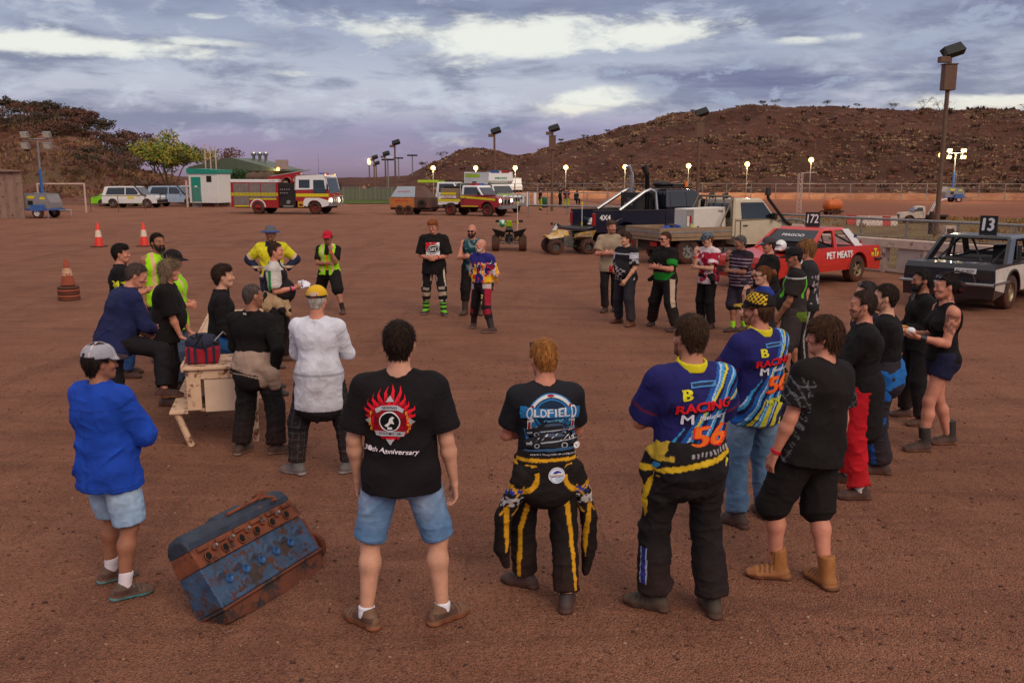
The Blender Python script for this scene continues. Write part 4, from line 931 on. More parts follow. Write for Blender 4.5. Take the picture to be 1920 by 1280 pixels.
# ============================================================ the ring of people, nearest first
# --- broad man in the badge polo
p = Person('broad man in black fire badge polo and blue denim shorts, centre front, back turned', feet=[(688, 1172), (830, 1164)], H=1.82, h=0, b=1.15, arms=(((.26, -.02, -1), (-.02, .30, -1), None, None, .5), ((.24, -.05, -1), (.14, .16, -1), (.05, .2, -1), None, .7)), skin='pale', hair=(30, 20, 16), hairstyle='short', res=.008, fyaw=(48, 48))
p.shirt((20, 19, 24), hem=-.105, sleeve=.80, loose=.02, collar='crew', flare=.022, fold=.007)
p.pants(denim((92, 128, 170), (168, 184, 204)), leg=.97, loose=.014, name='shorts', fold=.012)
p.shoes((112, 84, 66), (134, 78, 42), sock=(222, 222, 236), sockh=.12, accent=(60, 46, 38))
def flames(n=26, r0=.105, r1=.152, seed=3):
    rn = random.Random(seed); P = []
    for i in range(n):
        t = 2*math.pi*i/n; up = max(0, math.sin(t)); a = r0*(1.0+.10*rn.random()); b = r1*(.80+.20*rn.random()+.20*up) if up > .05 else r0*1.13
        w = .10 if math.cos(t) > 0 else -.10
        P += [(a*math.cos(t-.07), a*.90*math.sin(t-.07)), (b*.97*math.cos(t-.01), b*.88*math.sin(t-.01)), (b*math.cos(t+w*.7), b*.92*math.sin(t+w*.7)+.022*up), (b*.95*math.cos(t+.07), b*.86*math.sin(t+.07))]
    return P
RED, DRED, WHT, GRY, YEL = (214, 24, 46), (140, 10, 26), (226, 226, 232), (168, 168, 176), (226, 168, 40)
it = [d_poly(flames(), RED), d_poly([(x*.86, y*.86) for x, y in flames(22, .098, .140, 9)], DRED), d_ell(0, 0, .098, .09, RED), d_ell(0, 0, .086, .078, (120, 8, 22))]
for a in range(4): # pointed tips of the cross
    t = math.pi/2*a; c_, s_ = math.cos(t), math.sin(t); it.append(d_poly([(c_*.10-s_*.022, s_*.10+c_*.022), (c_*.132, s_*.132), (c_*.10+s_*.022, s_*.10-c_*.022)], GRY))
    t += math.pi/4; c_, s_ = math.cos(t), math.sin(t); it.append(d_poly([(c_*.05-s_*.03, s_*.05+c_*.03), (c_*.10-s_*.045, s_*.10+c_*.045), (c_*.10+s_*.045, s_*.10-c_*.045), (c_*.05+s_*.03, s_*.05-c_*.03)], (150, 16, 34)))
it += [d_ell(0, 0, .056, .054, WHT), d_ell(0, 0, .050, .048, (14, 14, 18)), d_poly([(-.028, -.022), (-.006, -.004), (.0, .018), (.014, .03), (.026, .024), (.016, .012), (.024, -.012), (.006, -.008), (-.012, -.03)], WHT), d_poly([(-.012, -.03), (.012, -.03), (.012, -.04), (-.012, -.04)], WHT), d_poly([(-.075, .066), (-.04, .082), (.04, .082), (.075, .066), (.068, .046), (.04, .058), (-.04, .058), (-.068, .046)], GRY), d_text('NEWMAN', 0, .070, .017, (20, 18, 22), .078), d_poly([(-.078, -.052), (.078, -.052), (.07, -.082), (-.07, -.082)], GRY), d_text('STATION 129', 0, -.067, .015, (20, 18, 22), .11)]
for i, ch in enumerate('FIRE'): it.append(d_text(ch, -.093+.003*i*(i-3), .042-.027*i, .021, YEL, bold=.03))
for i, ch in enumerate('RESCUE'): it.append(d_text(ch, .088-.002*i*(i-5)*.8, .046-.019*i, .016, YEL, bold=.03))
it.append(d_text('30th Anniversary', .005, -.165, .036, (224, 214, 226), .275, bold=.014, shear=.2, rot=-4))
p.decal('shirt', it, cx=-.035, cw=.315, name='fire_badge_print')
# --- blond man in the blue print tee
def oldsuit(d):
    c = suitcol((26, 23, 24))(d); a = np.mod(d['ang']+360, 360); m = (np.abs(a-(178-25*(d['t']-.4))) < 10) & (d['t'] > .35); setc(c, m, (206, 150, 30)); m = (np.abs(d['w']-.05) < .012) & (d['v'] < .08); setc(c, m, (206, 150, 30)); return c
p = Person('blond man in blue car print tee, black and yellow race suit tied at waist', feet=[(985, 1098), (1062, 1140)], H=1.66, h=-10, b=1.02, lean=5, look=(-12, -6), arms=('crossed', 'crossed'), skin='red', hair=(150, 98, 52), hairstyle='short', res=.008, toes=(-62, 8))
p.shirt((25, 28, 36), hem=-.0, sleeve=.72, loose=.016, fold=.007)
p.pants(oldsuit, loose=.022, hem=.082, name='race_suit', fold=.02, seatl=.14)
def oldtied(d):
    c = np.tile(hx((27, 24, 25)), (d['n'], 1)); u, w = d['u'], d['w']
    for sg in (-1, 1): r = np.sqrt(((u-sg*.185)/.095)**2+((w+.03)/.10)**2); setc(c, (np.abs(r-1) < .16) & (w < .045), (206, 150, 30))
    m = (np.abs(u) > .17) & (w < -.08); q = np.mod(w*9+np.abs(u)*12, 1); setc(c, m & (q < .2) & (w > -.3), (190, 140, 40)); setc(c, m & (np.abs(w+.20) < .035) & (VN(u*60, d['v']*60, w*60) > .55), (190, 186, 190)); setc(c, m & (np.abs(w+.13) < .02) & (VN(u*60, d['v']*60, w*60) > .5), (40, 60, 150)); setc(c, (np.abs(w-.075) < .010) & (d['v'] < 0), (206, 150, 30)); setc(c, (np.abs(u) > .19) & (w < -.24) & (np.abs(np.abs(u)-.262-.06*(w+.45)) < .016) & (d['v'] < .04), (206, 150, 30)); return c
p.tied(oldtied, drop=.12, grow=.018, sleeves=[([(-.17, -.08, -.02), (-.215, -.05, -.16), (-.28, 0, -.32), (-.285, .04, -.55), (-.25, .06, -.68)], (.062, .058, .052, .05, .025)), ([(.17, -.07, .0), (.225, -.05, -.15), (.285, -.01, -.36), (.30, .02, -.56), (.285, .03, -.76)], (.06, .055, .05, .05, .025))])
p.shoes((42, 44, 48), (30, 30, 32))
BL, LB, SIL = (34, 108, 168), (96, 160, 205), (196, 200, 208)
it = [d_ell(0, .065, .148, .125, BL, r0=.0), d_ell(0, .065, .140, .117, SIL, r0=.82, a0=-25, a1=205), d_ell(0, .065, .118, .098, (20, 40, 66)), d_ell(0, .065, .110, .090, BL, r0=.9)]
for a in (20, 90, 160): t = R(a); it.append(d_ell(.128*math.cos(t), .065+.107*math.sin(t), .024 if a == 90 else .012, .008 if a == 90 else .02, (150, 30, 44)))
for x in (-.135, .135): it += [d_poly([(x-.012, .03), (x+.012, .03), (x+.010, -.06), (x-.010, -.06)], SIL), d_poly([(x-.007, .02), (x+.007, .02), (x+.006, -.05), (x-.006, -.05)], (150, 30, 44)), d_poly([(x*1.05-.01, -.03), (x*1.2, -.02), (x*1.1, -.10), (x*1.0, -.09)], BL)]
it += [d_poly([(-.185, .118), (-.13, .108), (0, .095), (.13, .100), (.185, .105), (.185, .03), (.13, .035), (0, .046), (-.13, .05), (-.185, .045)], BL)]
xs = [-.135, -.094, -.054, -.014, .020, .055, .093, .135]
for ch, x in zip('OLDFIELD', xs): e = abs(x) > .13; it.append(d_text(ch, x, .072+abs(x)*.03, .074 if e else .046, SIL, .036 if ch != 'I' else .013, bold=.03))
it += [d_text('racing', .01, .028, .022, LB, .13, shear=.35)]
rn = random.Random(5)
def carart(y, s=1.):
    o = [d_poly([(-.145, y-.035), (-.15, y+.005), (-.10, y+.028), (-.06, y+.05), (.05, y+.052), (.10, y+.03), (.155, y+.012), (.15, y-.02), (.05, y-.042)], (34, 34, 40)), d_poly([(-.055, y+.028), (-.035, y+.046), (.045, y+.047), (.075, y+.028)], (70, 86, 110)), d_poly([(-.14, y-.012), (-.04, y-.002), (.14, y+.008), (.14, y+.0), (-.04, y-.012), (-.14, y-.022)], (150, 156, 170)), d_ell(-.09, y-.026, .026, .026, (16, 16, 18)), d_ell(-.09, y-.026, .015, .015, (140, 146, 156), r0=.6), d_ell(.065, y-.03, .03, .028, (16, 16, 18)), d_ell(.065, y-.03, .018, .017, (150, 154, 164), r0=.6)]
    for i in range(14): x = -.13+.02*i+rn.uniform(-.006, .006); yy = y+rn.uniform(-.03, .035); o.append(d_poly([(x, yy), (x+.004+rn.random()*.006, yy+.003), (x+.02, yy+.016), (x+.012, yy+.014)], rn.choice([(170, 176, 190), (60, 96, 160), (210, 210, 216), (90, 94, 104)])))
    return o
it += carart(-.035)+carart(-.105)
for i in range(9): it.append(d_ell(.06+.018*(i % 4), -.005-.016*(i//4), .008, .008, rn.choice([(150, 190, 220), BL, (170, 50, 60)]), 6, r0=.55))
it += [d_poly([(-.14, -.150), (.14, -.142), (.15, -.155), (0, -.168), (-.15, -.162)], (50, 84, 120)), d_text('15', .095, -.088, .026, (216, 214, 220), bold=.03, rot=12), d_ell(.125, -.142, .020, .020, (230, 230, 234)), d_poly([(.113, -.134), (.119, -.134), (.126, -.148), (.124, -.153)], (40, 60, 150)), d_poly([(.126, -.148), (.124, -.153), (.132, -.134), (.138, -.134)], (200, 40, 50)), d_text('PERTH, WESTERN AUSTRALIA', 0, -.185, .011, (170, 174, 184), .24)]
p.decal('shirt', it, cw=.30, name='car_print', cx=.01)
p.decal('tied_suit_top', [d_ell(0, 0, .052, .052, (216, 220, 232)), d_ell(0, 0, .047, .047, (150, 176, 214), r0=.9), d_poly([(-.03, .012), (-.018, .022), (.004, .03), (.022, .024), (.032, .014), (.012, .014), (-.008, .010)], (52, 56, 140)), d_poly([(-.044, .004), (.044, .004), (.044, .0), (-.044, .0)], (196, 150, 70)), d_text('MID SANDS HARBOUR', 0, -.008, .009, (70, 70, 120), .078), d_ell(.012, -.026, .022, .012, (170, 190, 214))], cx=.03, cw=-.02, name='round_patch')
p.shades()
# --- two men in matching race shirts
def raceshirt(d):
    u, v, w, t = d['u'], d['v'], d['w'], d['t']; c = np.tile(hx((30, 32, 94)), (d['n'], 1)); q = u*.9-(w-.30)*.62
    back = v < .03; st = np.mod(q*13+w*1.5, 1)
    m = back & (q > -.03) & (q < .22) & (t < .3); setc(c, m, (24, 84, 160)); setc(c, m & (st < .30), (26, 24, 66)); setc(c, m & (st > .80), (54, 150, 206)); setc(c, m & (np.abs(st-.72) < .06), (170, 196, 224)); setc(c, m & (np.abs(np.mod(q*7+.3, 1)-.5) < .05) & (w > .2), (206, 190, 50))
    m = back & (np.abs(u) < .17) & (np.abs(w-.26) < .10) & (q < .0) & (VN(u*16, v*3, w*16) > .5); setc(c, m, (26, 22, 62))
    m = back & (w < .07) & (q > .10) & (st < .5); setc(c, m, (196, 190, 50)); setc(c, (t > .3) & (np.abs(t-.55) < .03), (96, 34, 60)); return c
def race_print(p, num, low=None, dy=0.):
    L, it = (206, 28, 40), [d_poly([(-.045, .125), (.105, .133), (.105, .102), (-.045, .094)], (70, 130, 190)), d_poly([(-.038, .118), (.095, .126), (.08, .110), (-.03, .102)], (40, 52, 84)), d_text('B', -.065, .062, .060, (210, 202, 40), .062, bold=.05)]
    sh = d_text('RACING', .035, -.005, .056, (24, 16, 30), .335, bold=.07, rot=5); it += [([(x+.004, y-.004) for x, y in sh[0]], sh[1], sh[2]), d_text('RACING', .035, -.003, .052, L, .325, bold=.045, rot=5), d_text('M', -.06, -.072, .055, (206, 208, 220), .066, bold=.025), d_text('Meekatharra', .085, -.060, .030, (196, 206, 226), .17, shear=.4, rot=5)]
    it += [d_text(num, .065, -.172+dy, .125, (214, 46, 34), .24, bold=.06, shear=.15, rot=3), d_text(num, .065, -.170+dy, .112, (226, 106, 34), .215, bold=.03, shear=.15, rot=3)]
    if low: it.append(d_text(low, .06, -.29, .048, (196, 200, 50), .21, bold=.04, shear=.15, rot=8))
    p.decal('shirt', it, cw=.345, name='race_print', cx=-.012)
p = Person('bearded man in blue race shirt, dark race suit with yellow trim tied at waist', feet=[(1225, 1140), (1335, 1148)], H=1.83, h=-12, b=1.14, look=(-14, 0), arms=('crossed', 'crossed'), skin='mid', hair=(48, 34, 24), hairstyle='short', res=.008, toes=(-62, -6), beard=.008)
p.shirt(raceshirt, hem=-.02, sleeve=.85, loose=.02, fold=.012, flare=.02)
cl = Fld(p.lo, p.hi, p.res)
def b1suit(d):
    c = suitcol((27, 25, 28))(d); a = d['ang']; m = (d['sd'] == 0) & (np.abs(a-100) < 13) & (d['t'] < .75); setc(c, m, (196, 160, 30)); m = (d['sd'] == 0) & (np.abs(a-118) < 16) & (np.abs(d['t']-1.5) < .26); setc(c, m, (34, 50, 130)); setc(c, m & (np.abs(np.abs(a-118)-14) < 3), (170, 176, 200)); m = (d['v'] < 0) & (np.abs(d['w']+.06-.03*d['u']) < .016) & (d['u'] > 0) & (d['u'] < .13); setc(c, m, (40, 60, 140)); return c
p.pants(b1suit, loose=.022, hem=.094, name='race_suit', fold=.022, seatl=.12)
def b1tied(d):
    c = np.tile(hx((26, 24, 28)), (d['n'], 1)); w = d['w']-.12*d['u']; setc(c, (np.abs(w-.025-.10*d['u']) < .016) & (d['v'] < .1), (200, 164, 36)); setc(c, (d['u'] < -.20) & (w < -.0) & (VN(d['u']*14, d['v']*14, w*9) > .42), (196, 160, 36)); setc(c, (d['u'] < -.14) & (w > .055) & (VN(d['u']*20, d['v']*14, w*20) > .5), (180, 150, 50)); setc(c, (np.abs(w-.075) < .012) & (np.mod(d['u']*40, 1) < .5) & (d['u'] > -.06), (150, 150, 156)); return c
p.tied(b1tied, drop=.03, grow=.024, sleeves=[([(-.19, .03, .04), (-.215, .03, -.06), (-.215, .03, -.26), (-.20, .04, -.36)], (.05, .045, .03, .02))])
p.shoes((52, 54, 46), (36, 34, 32)); race_print(p, '56'); 
p.shirtcollar = None
def yellow_collar(p, col):
    f = Fld(p.nb-.2, p.nb+.2, .007); nk = .066*p.k*(.8+.2*p.b); a = p.nb-p.S*.018*p.k; e = a+nv(p.S-p.Fc*.2)*.050*p.k; f.cone(a, e, nk+.026, nk+.015, .01, None, 3); f.cone(a-p.S*.05, e+p.S*.05, nk, nk, .004, None, 0, 's'); p.put('collar', f, col, parent=p.meshes['shirt'][2])
yellow_collar(p, (206, 196, 36))
p = Person('man in blue race shirt, pale jeans and black cap with yellow checkered flag', capped=1, feet=[(1382, 985), (1432, 968)], H=1.77, h=-28, b=1.08, look=(-30, 0), arms=('crossed', 'crossed'), skin='red', hair=(60, 40, 28), hairstyle='short', res=.008, fyaw=(10, 20), beard=.004)
p.shirt(raceshirt, hem=-.13, sleeve=.85, loose=.022, fold=.013, flare=.02); race_print(p, '56', 'MONGO'); yellow_collar(p, (206, 196, 36))
p.pants(denim((84, 116, 150), (140, 166, 190)), loose=.022, hem=.075, fold=.016); p.shoes((60, 54, 50))
def chk(c, x, y, z):
    m = (np.mod(np.floor(y/.016)+np.floor(z/.016), 2) < .5) & (x < -.02) & (np.abs(z-.095-.2*y) < .035) & (y > -.08); c[m] = hx((206, 166, 40)); c[(y > .1) & (z < .075) & (np.mod(np.floor(x/.018)+np.floor(y/.018), 2) < .5)] = hx((196, 156, 40)); return c
p.cap((22, 21, 24), panel=chk)
# --- tan boots man with a net pattern on the sleeves
def netsleeve(d):
    c = np.tile(hx((20, 19, 21)), (d['n'], 1)); V = (d['V']-d['p'].pel)*18; m = (d['t'] > .1) & ((np.abs(np.mod(V[:, 0]+V[:, 2]*.6, 1)-.5) < .045) | (np.abs(np.mod(V[:, 2]-V[:, 1]*.7, 1)-.5) < .045) | (np.abs(np.mod(V[:, 1]+V[:, 0]*.8, 1)-.5) < .035)); c[m] = hx((92, 96, 104)); return c
p = Person('man with brown hair, black tee with net pattern sleeves, black shorts and tan lace boots', feet=[(1452, 1082), (1545, 1096)], H=1.76, h=-38, b=1.30, side=9, pelx=(.10, .03), look=(-25, 0), arms=(((.14, .10, -1), (.0, .30, -1), None, None, .6), ((.18, -.12, -1), (.06, .16, -1), None, None, .6)), skin='red', hair=(52, 34, 24), hairstyle='mop', res=.008, toes=(-80, -18), belly=.05)
p.shirt(netsleeve, hem=-.12, sleeve=.72, loose=.022, flare=.018); p.pants((22, 21, 23), leg=1.1, loose=.03, name='shorts', fold=.014)
p.shoes((156, 102, 54), (96, 60, 36), shaft=.10, name='boot', wide=1.25); p.band(0, (190, 24, 40)); p.band(1, (170, 26, 40))
# --- blue shirt, grey cap
def greycap(c, x, y, z):
    c[(y > -.10) & (z > .128)] = hx((52, 46, 50)); m = (np.abs(x) < .004) | (np.abs(x-y*.8) < .004) | (np.abs(x+y*.8) < .004); c[m & (y < .09)] = hx((200, 180, 186)); c[(z < .058) & (y < -.06)] = hx((36, 30, 34)); c[(np.abs(x-.03) < .012) & (np.abs(z-.07) < .012) & (y < 0)] = hx((28, 26, 30)); return c
p = Person('man in bright blue long sleeved shirt, pale denim shorts and grey cap, far left front', capped=1, feet=[(210, 1088), (236, 1120)], H=1.60, h=28, b=1.12, look=(22, 0), side=-3, arms=('crossed', 'crossed'), skin='tan', hair=(24, 18, 16), hairstyle='full', res=.008, toes=(52, 56), belly=.06)
def workshirt(col):
    def fn(d):
        c = np.tile(hx(col), (d['n'], 1)); m = (np.abs(d['w']-.40) < .004) & (d['v'] < 0) & (np.abs(d['u']) < .18); c[m] *= .6; m = (np.abs(d['u']) < .005) & (d['w'] < .40) & (d['v'] < 0); c[m] *= .75; return c*(.9+.2*VN(d['u']*4, d['v']*4, d['w']*4))[:, None]
    return fn
p.shirt(workshirt((22, 66, 168)), hem=-.16, sleeve=1.5, loose=.03, collar='polo', fold=.018, flare=.02)
p.pants(denim((140, 166, 196), (190, 206, 222)), leg=.95, loose=.026, name='shorts', fold=.012)
p.shoes((84, 70, 62), (52, 140, 150), sock=(216, 206, 216), sockh=.19, accent=(40, 32, 32)); p.cap((150, 150, 162), brim=(52, 34, 38), panel=greycap)
# --- white top and yellow cap
p = Person('man in white long sleeved top with white lining hanging behind and yellow peaked cap', capped=1, feet=[(556, 888), (655, 885)], H=1.69, h=4, b=1.06, arms=('crossed', 'crossed'), skin='red', hair=(176, 166, 158), hairstyle='crop', res=.008, toes=(-62, 56))
p.shirt((206, 208, 222), sleeve=1.9, hem=.0, loose=.014, collar='crew', fold=.014); p.pants(suitcol((30, 29, 33), (62, 60, 64)), loose=.026, hem=.075, name='race_suit', fold=.018)
def lining(d):
    c = np.tile(hx((190, 190, 202)), (d['n'], 1)); m = np.exp(-((d['u']-.02)/.05)**2-((d['w']+.10)/.045)**2)*(d['v'] < 0); c = c*(1-.4*m[:, None])+hx((120, 104, 96))*.4*m[:, None]; setc(c, d['w'] < -.275, (30, 29, 34)); m = np.abs(d['w']-.045) < .012; c[m] = c[m]*.6; c = c*(.8+.35*VN(d['u']*18, d['v']*9, d['w']*5))[:, None]; return c
p.tied(lining, drop=.24, grow=.038, front=.06, sleeves=[([(-.19, .0, -.22), (-.22, .03, -.36)], (.05, .035))])
p.shoes((96, 98, 102), (150, 150, 154), shaft=.03, name='boot')
def ycap(c, x, y, z):
    m = (y < -.02) & (np.abs(x) < .042) & (z < .085); c[m] = hx((190, 160, 140)); c[(y < -.02) & (z < .055)] = hx((30, 28, 30)); c[(y > .0)] = c[(y > 0)]*np.array([.9, .9, .9]); return c
p.cap((208, 164, 40), brim=(30, 28, 30), panel=ycap)
p.decal('cap', [d_text('15', .055, .0, .024, (24, 22, 24), bold=.05, rot=14), d_text('racing', .0, .006, .010, (190, 60, 50), .036), d_ell(-.052, .008, .010, .013, (70, 74, 96), r0=.6), d_ell(-.03, .022, .004, .004, (40, 36, 30)), d_ell(.03, .022, .004, .004, (40, 36, 30))], cw=.735, name='cap_print', lift=.002)
# --- black top, race suit with pale lining tied at the waist
p = Person('grey haired man in black long sleeved top, beige lined suit tied down, hand on hip', feet=[(452, 850), (520, 850)], H=1.64, h=14, b=1.05, look=(32, 0), arms=(((.25, .2, -1), (-.5, .6, -.5), None, None, .4), ((.50, -.30, -1), (-.30, .25, -.9), (-.6, .3, -.6), (-.6, -.1, .5), .3)), skin='tan', hair=(58, 50, 48), hairstyle='crop', res=.008, toes=(20, 70))
p.shirt((16, 17, 20), sleeve=1.95, hem=.0, collar='polo', fold=.013); p.pants(suitcol((21, 21, 24), (34, 33, 36)), loose=.03, hem=.09, name='race_suit', fold=.02)
def beige(d): c = np.tile(hx((150, 128, 116)), (d['n'], 1)); setc(c, (d['w'] < -.03-.10*np.clip(d['u']+.05, -.1, 1)*2) & (d['u'] < .13), (24, 23, 26)); setc(c, np.abs(d['w']+.055+.25*np.clip(d['u'], 0, 1)) < .006, (150, 130, 116)); return c
p.tied(beige, drop=.09, grow=.034, sleeves=[([(.12, -.11, .02), (.20, -.06, -.06), (.22, -.02, -.18)], (.07, .08, .06)), ([(-.15, -.1, .0), (-.22, -.02, -.06)], (.055, .045))])
p.shoes((40, 38, 38), (120, 108, 96)); p.decal('shirt', [d_poly([(-.02, .0), (.02, .0), (.02, -.022), (-.02, -.022)], (180, 164, 150))], cw=.545, cx=-.03, name='neck_label')
# --- big man in navy with one foot up
p = Person('big man in navy shirt resting one foot on the rusty steel bench', feet=[(-4.05, 9.05, 0), (-3.52, 8.95, .36)], H=1.76, h=52, b=1.34, lean=20, look=(20, -16), pelvis=(-4.05, 9.10, .93), arms=(((.2, .35, -1), (-.7, .7, -.2), None, None, .5), ((.10, .62, -.8), (-.75, .60, -.1), None, None, .5)), skin='red', hair=(62, 52, 48), hairstyle='short', res=.009, toes=(60, 75), kneeh=(1, .6), belly=.05)
p.shirt(workshirt((28, 36, 76)), hem=-.12, sleeve=1.9, loose=.022, collar='polo', fold=.016); p.pants((22, 22, 28), loose=.016, hem=.075, fold=.014); p.shoes((70, 40, 36), (110, 74, 50))
# --- woman in black with wavy hair
p = Person('woman with wavy grey blond hair and glasses on head, black tee, leaning on the bench', pos=(-3.95, 10.15), H=1.68, h=80, b=1.15, fem=True, lean=8, look=(0, 2), arms=(((.1, .5, -1), (-.1, .5, -.9), (0, .9, -.3), (0, 0, -1), .2), ((.06, .42, -1), (-.06, .40, -.9), (0, .9, -.3), (0, 0, -1), .2)), skin='red', hair=(124, 104, 84), hairstyle='long', res=.009, belly=.12)
p.shirt((18, 18, 20), hem=-.14, sleeve=.95, loose=.025, flare=.02); p.pants((22, 22, 26)); p.shoes((40, 40, 42)); p.shades(True)
# --- others beyond the bench
hiv = (150, 214, 24)
def vest(tape=(206, 176, 140), trim=None, under=(22, 22, 24)):
    def fn(d):
        c = np.tile(hx(hiv), (d['n'], 1)); u, w, v = d['u'], d['w'], d['v']; setc(c, (np.abs(np.abs(u)-.10) < .022) & (w > .02), tape); setc(c, np.abs(w-.10) < .022, tape) if trim is None else None
        if trim: setc(c, (v > 0) & (np.abs(u) < .012+.0*w), trim); setc(c, (v > 0) & (np.abs(u)-.035-.05*np.clip(-w-.0, 0, 1) < .0) & (w < .06), under); setc(c, (v > 0) & (w > .36) & (np.abs(u) < .05), under)
        return c
    return fn
p = Person('man in black flat peaked cap and yellow hi-vis vest behind the wavy haired woman', capped=1, pos=(-4.12, 10.95), H=1.73, h=86, b=1.05, look=(4, -6), arms='clasp', skin='red', hair=(30, 24, 20), res=.010)
p.shirt(vest(), hem=-.16, sleeve=0, loose=.03); p.pants((90, 112, 140)); p.shoes((40, 38, 38)); p.cap((24, 22, 24)); p.shades(True)
p = Person('bearded man with bare arms in yellow hi-vis vest near the right cone', pos=(-4.95, 12.7), H=1.83, h=146, b=1.12, look=(-20, 6), arms='hang', skin='tan', hair=(28, 22, 20), hairstyle='short', res=.010, beard=.10)
p.shirt(vest((210, 160, 130)), hem=-.16, sleeve=0, loose=.028); p.pants((40, 44, 60)); p.shoes((40, 38, 38))
def j24(d):
    c = np.tile(hx((20, 19, 23)), (d['n'], 1)); u, w = d['u'], d['w']; m = (d['v'] > .02) & (np.mod(np.floor(u/.035)+np.floor(w/.035), 2) < 1) & (u < .02) & (w < .36); setc(c, m, (170, 170, 184)); setc(c, (d['v'] > .0) & (np.abs(u+.06) < .016), (190, 40, 56)); m = (d['t'] > .38) & (d['t'] < .72); setc(c, m & (VN(d['V'][:, 0]*30, d['V'][:, 1]*30, d['V'][:, 2]*14) > .42), (170, 180, 30)); return c
p = Person('dark haired man in black jersey with yellow number 24 on the sleeve', pos=(-5.02, 11.6), H=1.76, h=72, b=1.05, look=(6, 0), arms='hold', skin='red', hair=(26, 22, 22), hairstyle='full', res=.010)
p.shirt(j24, hem=-.10, sleeve=.8, collar='polo', loose=.02); p.pants((28, 70, 120)); p.shoes((40, 38, 38))
p.decal('shirt', [d_text('24', 0, 0, .075, (214, 214, 60), bold=.07)], cw=.335, cx=.0, side=80, name='sleeve_number')
p = Person('young man in black long sleeved top with glasses on head, sitting on the bench', feet=[(-2.62, 9.55, .30), (-2.52, 9.25, .30)], H=1.74, h=72, b=.95, lean=4, look=(0, 4), pelvis=(-3.02, 9.25, .88), arms=(((.1, .4, -1), (-.3, .8, -.5), None, None, .5), ((.15, .1, -1), (-.2, .8, -.5), None, None, .5)), skin='pale', hair=(40, 28, 24), hairstyle='full', res=.009)
p.shirt((18, 18, 21), sleeve=1.95, hem=.02, collar='polo'); p.pants(lambda d: np.where((d['t'] < .5)[:, None] & (d['v'] > -.2)[:, None], hx((24, 74, 128)), hx((24, 24, 30))), loose=.022, hem=.08, name='race_suit'); p.shoes((40, 38, 38)); p.shades(True)
def polo10(d):
    c = np.tile(hx((26, 24, 26)), (d['n'], 1)); t = d['t']; setc(c, (t > .02) & (t < .95), (196, 190, 186)); V = d['V']-d['p'].sh[1]; m = (t > .02) & (t < .95) & (np.abs(V@d['p'].Fc+.035) < .022); setc(c, m, (20, 124, 66)); setc(c, (d['w'] > .45) & (np.abs(d['u']) > .06) & (t < .02), (188, 182, 178)); return c
p = Person('balding man in black polo with white and green sleeves holding papers by the bench', feet=[(512, 690), (535, 676)], H=1.74, h=84, b=1.14, look=(4, 0), arms=('hold', 'hold'), skin='red', hair=(52, 36, 30), hairstyle='recede', res=.009, belly=.14)
p.shirt(polo10, hem=-.05, sleeve=.85, collar='polo', loose=.02, open_=.10, flare=.02); p.pants(suitcol((26, 25, 28)), loose=.025, hem=.085, name='race_suit')
p.tied(lambda d: np.where((VN(d['u']*9, d['v']*9, d['w']*9) > .3)[:, None], hx((170, 142, 112)), hx((30, 28, 28))), drop=.05, grow=.03, front=.3, sleeves=[([(.10, .13, .02), (.10, .17, -.16)], (.06, .05)), ([(.2, .05, 0), (.2, .1, -.1)], (.06, .05))]); p.shoes((70, 60, 54)); p.band(1, (214, 50, 130), .88); p.band(1, (24, 22, 24), .80)
polo = p
def hv11(d):
    c = np.tile(hx((206, 196, 40)), (d['n'], 1)); t, w = d['t'], d['w']; setc(c, t > .85, (34, 40, 66)); setc(c, (t > .70) & (t < .85), (200, 170, 150)); setc(c, (np.abs(w-.14) < .02) | (np.abs(w+.0) < .02), (196, 176, 150)); setc(c, w < -.02, (34, 40, 66)); setc(c, (w > .485) & (np.abs(d['u']) < .09), (30, 34, 52)); return c
p = Person('man in grey bucket hat and yellow navy work shirt, hands on hips', capped=1, pos=(-4.05, 15.3), H=1.80, h=172, b=1.10, look=(0, 2), arms=('hip', 'hip'), skin='mid', hair=(40, 30, 26), res=.010, beard=.006)
p.shirt(hv11, hem=-.08, sleeve=1.9, collar='polo', loose=.025); p.pants((32, 38, 60), loose=.02); p.shoes((56, 48, 44)); p.cap((84, 86, 96), (50, 66, 120), style='bucket', name='bucket_hat')
p = Person('man in red cap and lime hi-vis vest with hand on chin, black shorts', capped=1, feet=[(598, 577), (643, 588)], H=1.72, h=184, b=1.05, look=(0, -8), arms=('chin', 'chinlow'), skin='tan', hair=(30, 24, 22), res=.010)
p.shirt((22, 21, 23), hem=-.05, sleeve=.75, loose=.012, name='tee'); p.shirt(vest(trim=(226, 120, 30)), hem=-.04, sleeve=0, loose=.03, name='vest'); p.pants((20, 20, 22), leg=1.02, loose=.035, name='shorts'); p.shoes((34, 34, 36), (30, 30, 30), sock=(24, 24, 26), sockh=.22)
p.cap((176, 24, 48)); p.shades(False); p.band(0, (240, 110, 30), .9, .03)
def mx(d):
    c = np.tile(hx((26, 25, 27)), (d['n'], 1)); t, a = d['t'], np.abs(d['ang']); setc(c, (t > .08) & (t < .95) & (np.abs(a-35-30*t) < 13) & (VN(d['u']*14, d['v']*14, d['w']*9) > .34), (200, 182, 168)); setc(c, (t > .0) & (t < .22) & (a < 50) & (a > 10), (190, 160, 150)); setc(c, (np.abs(t-1.22) < .09) & (a < 70), (170, 150, 130)); setc(c, (np.abs(t-1.0) < .04) & (a < 40), (150, 140, 130)); return c
p = Person('ginger haired man in black tee with red and white shield print, green motocross boots', feet=[(799, 588), (832, 591)], H=1.84, h=183, b=1.08, look=(14, -12), arms='clasp', skin='red', hair=(150, 90, 50), hairstyle='full', res=.0095, fyaw=(22, 12))
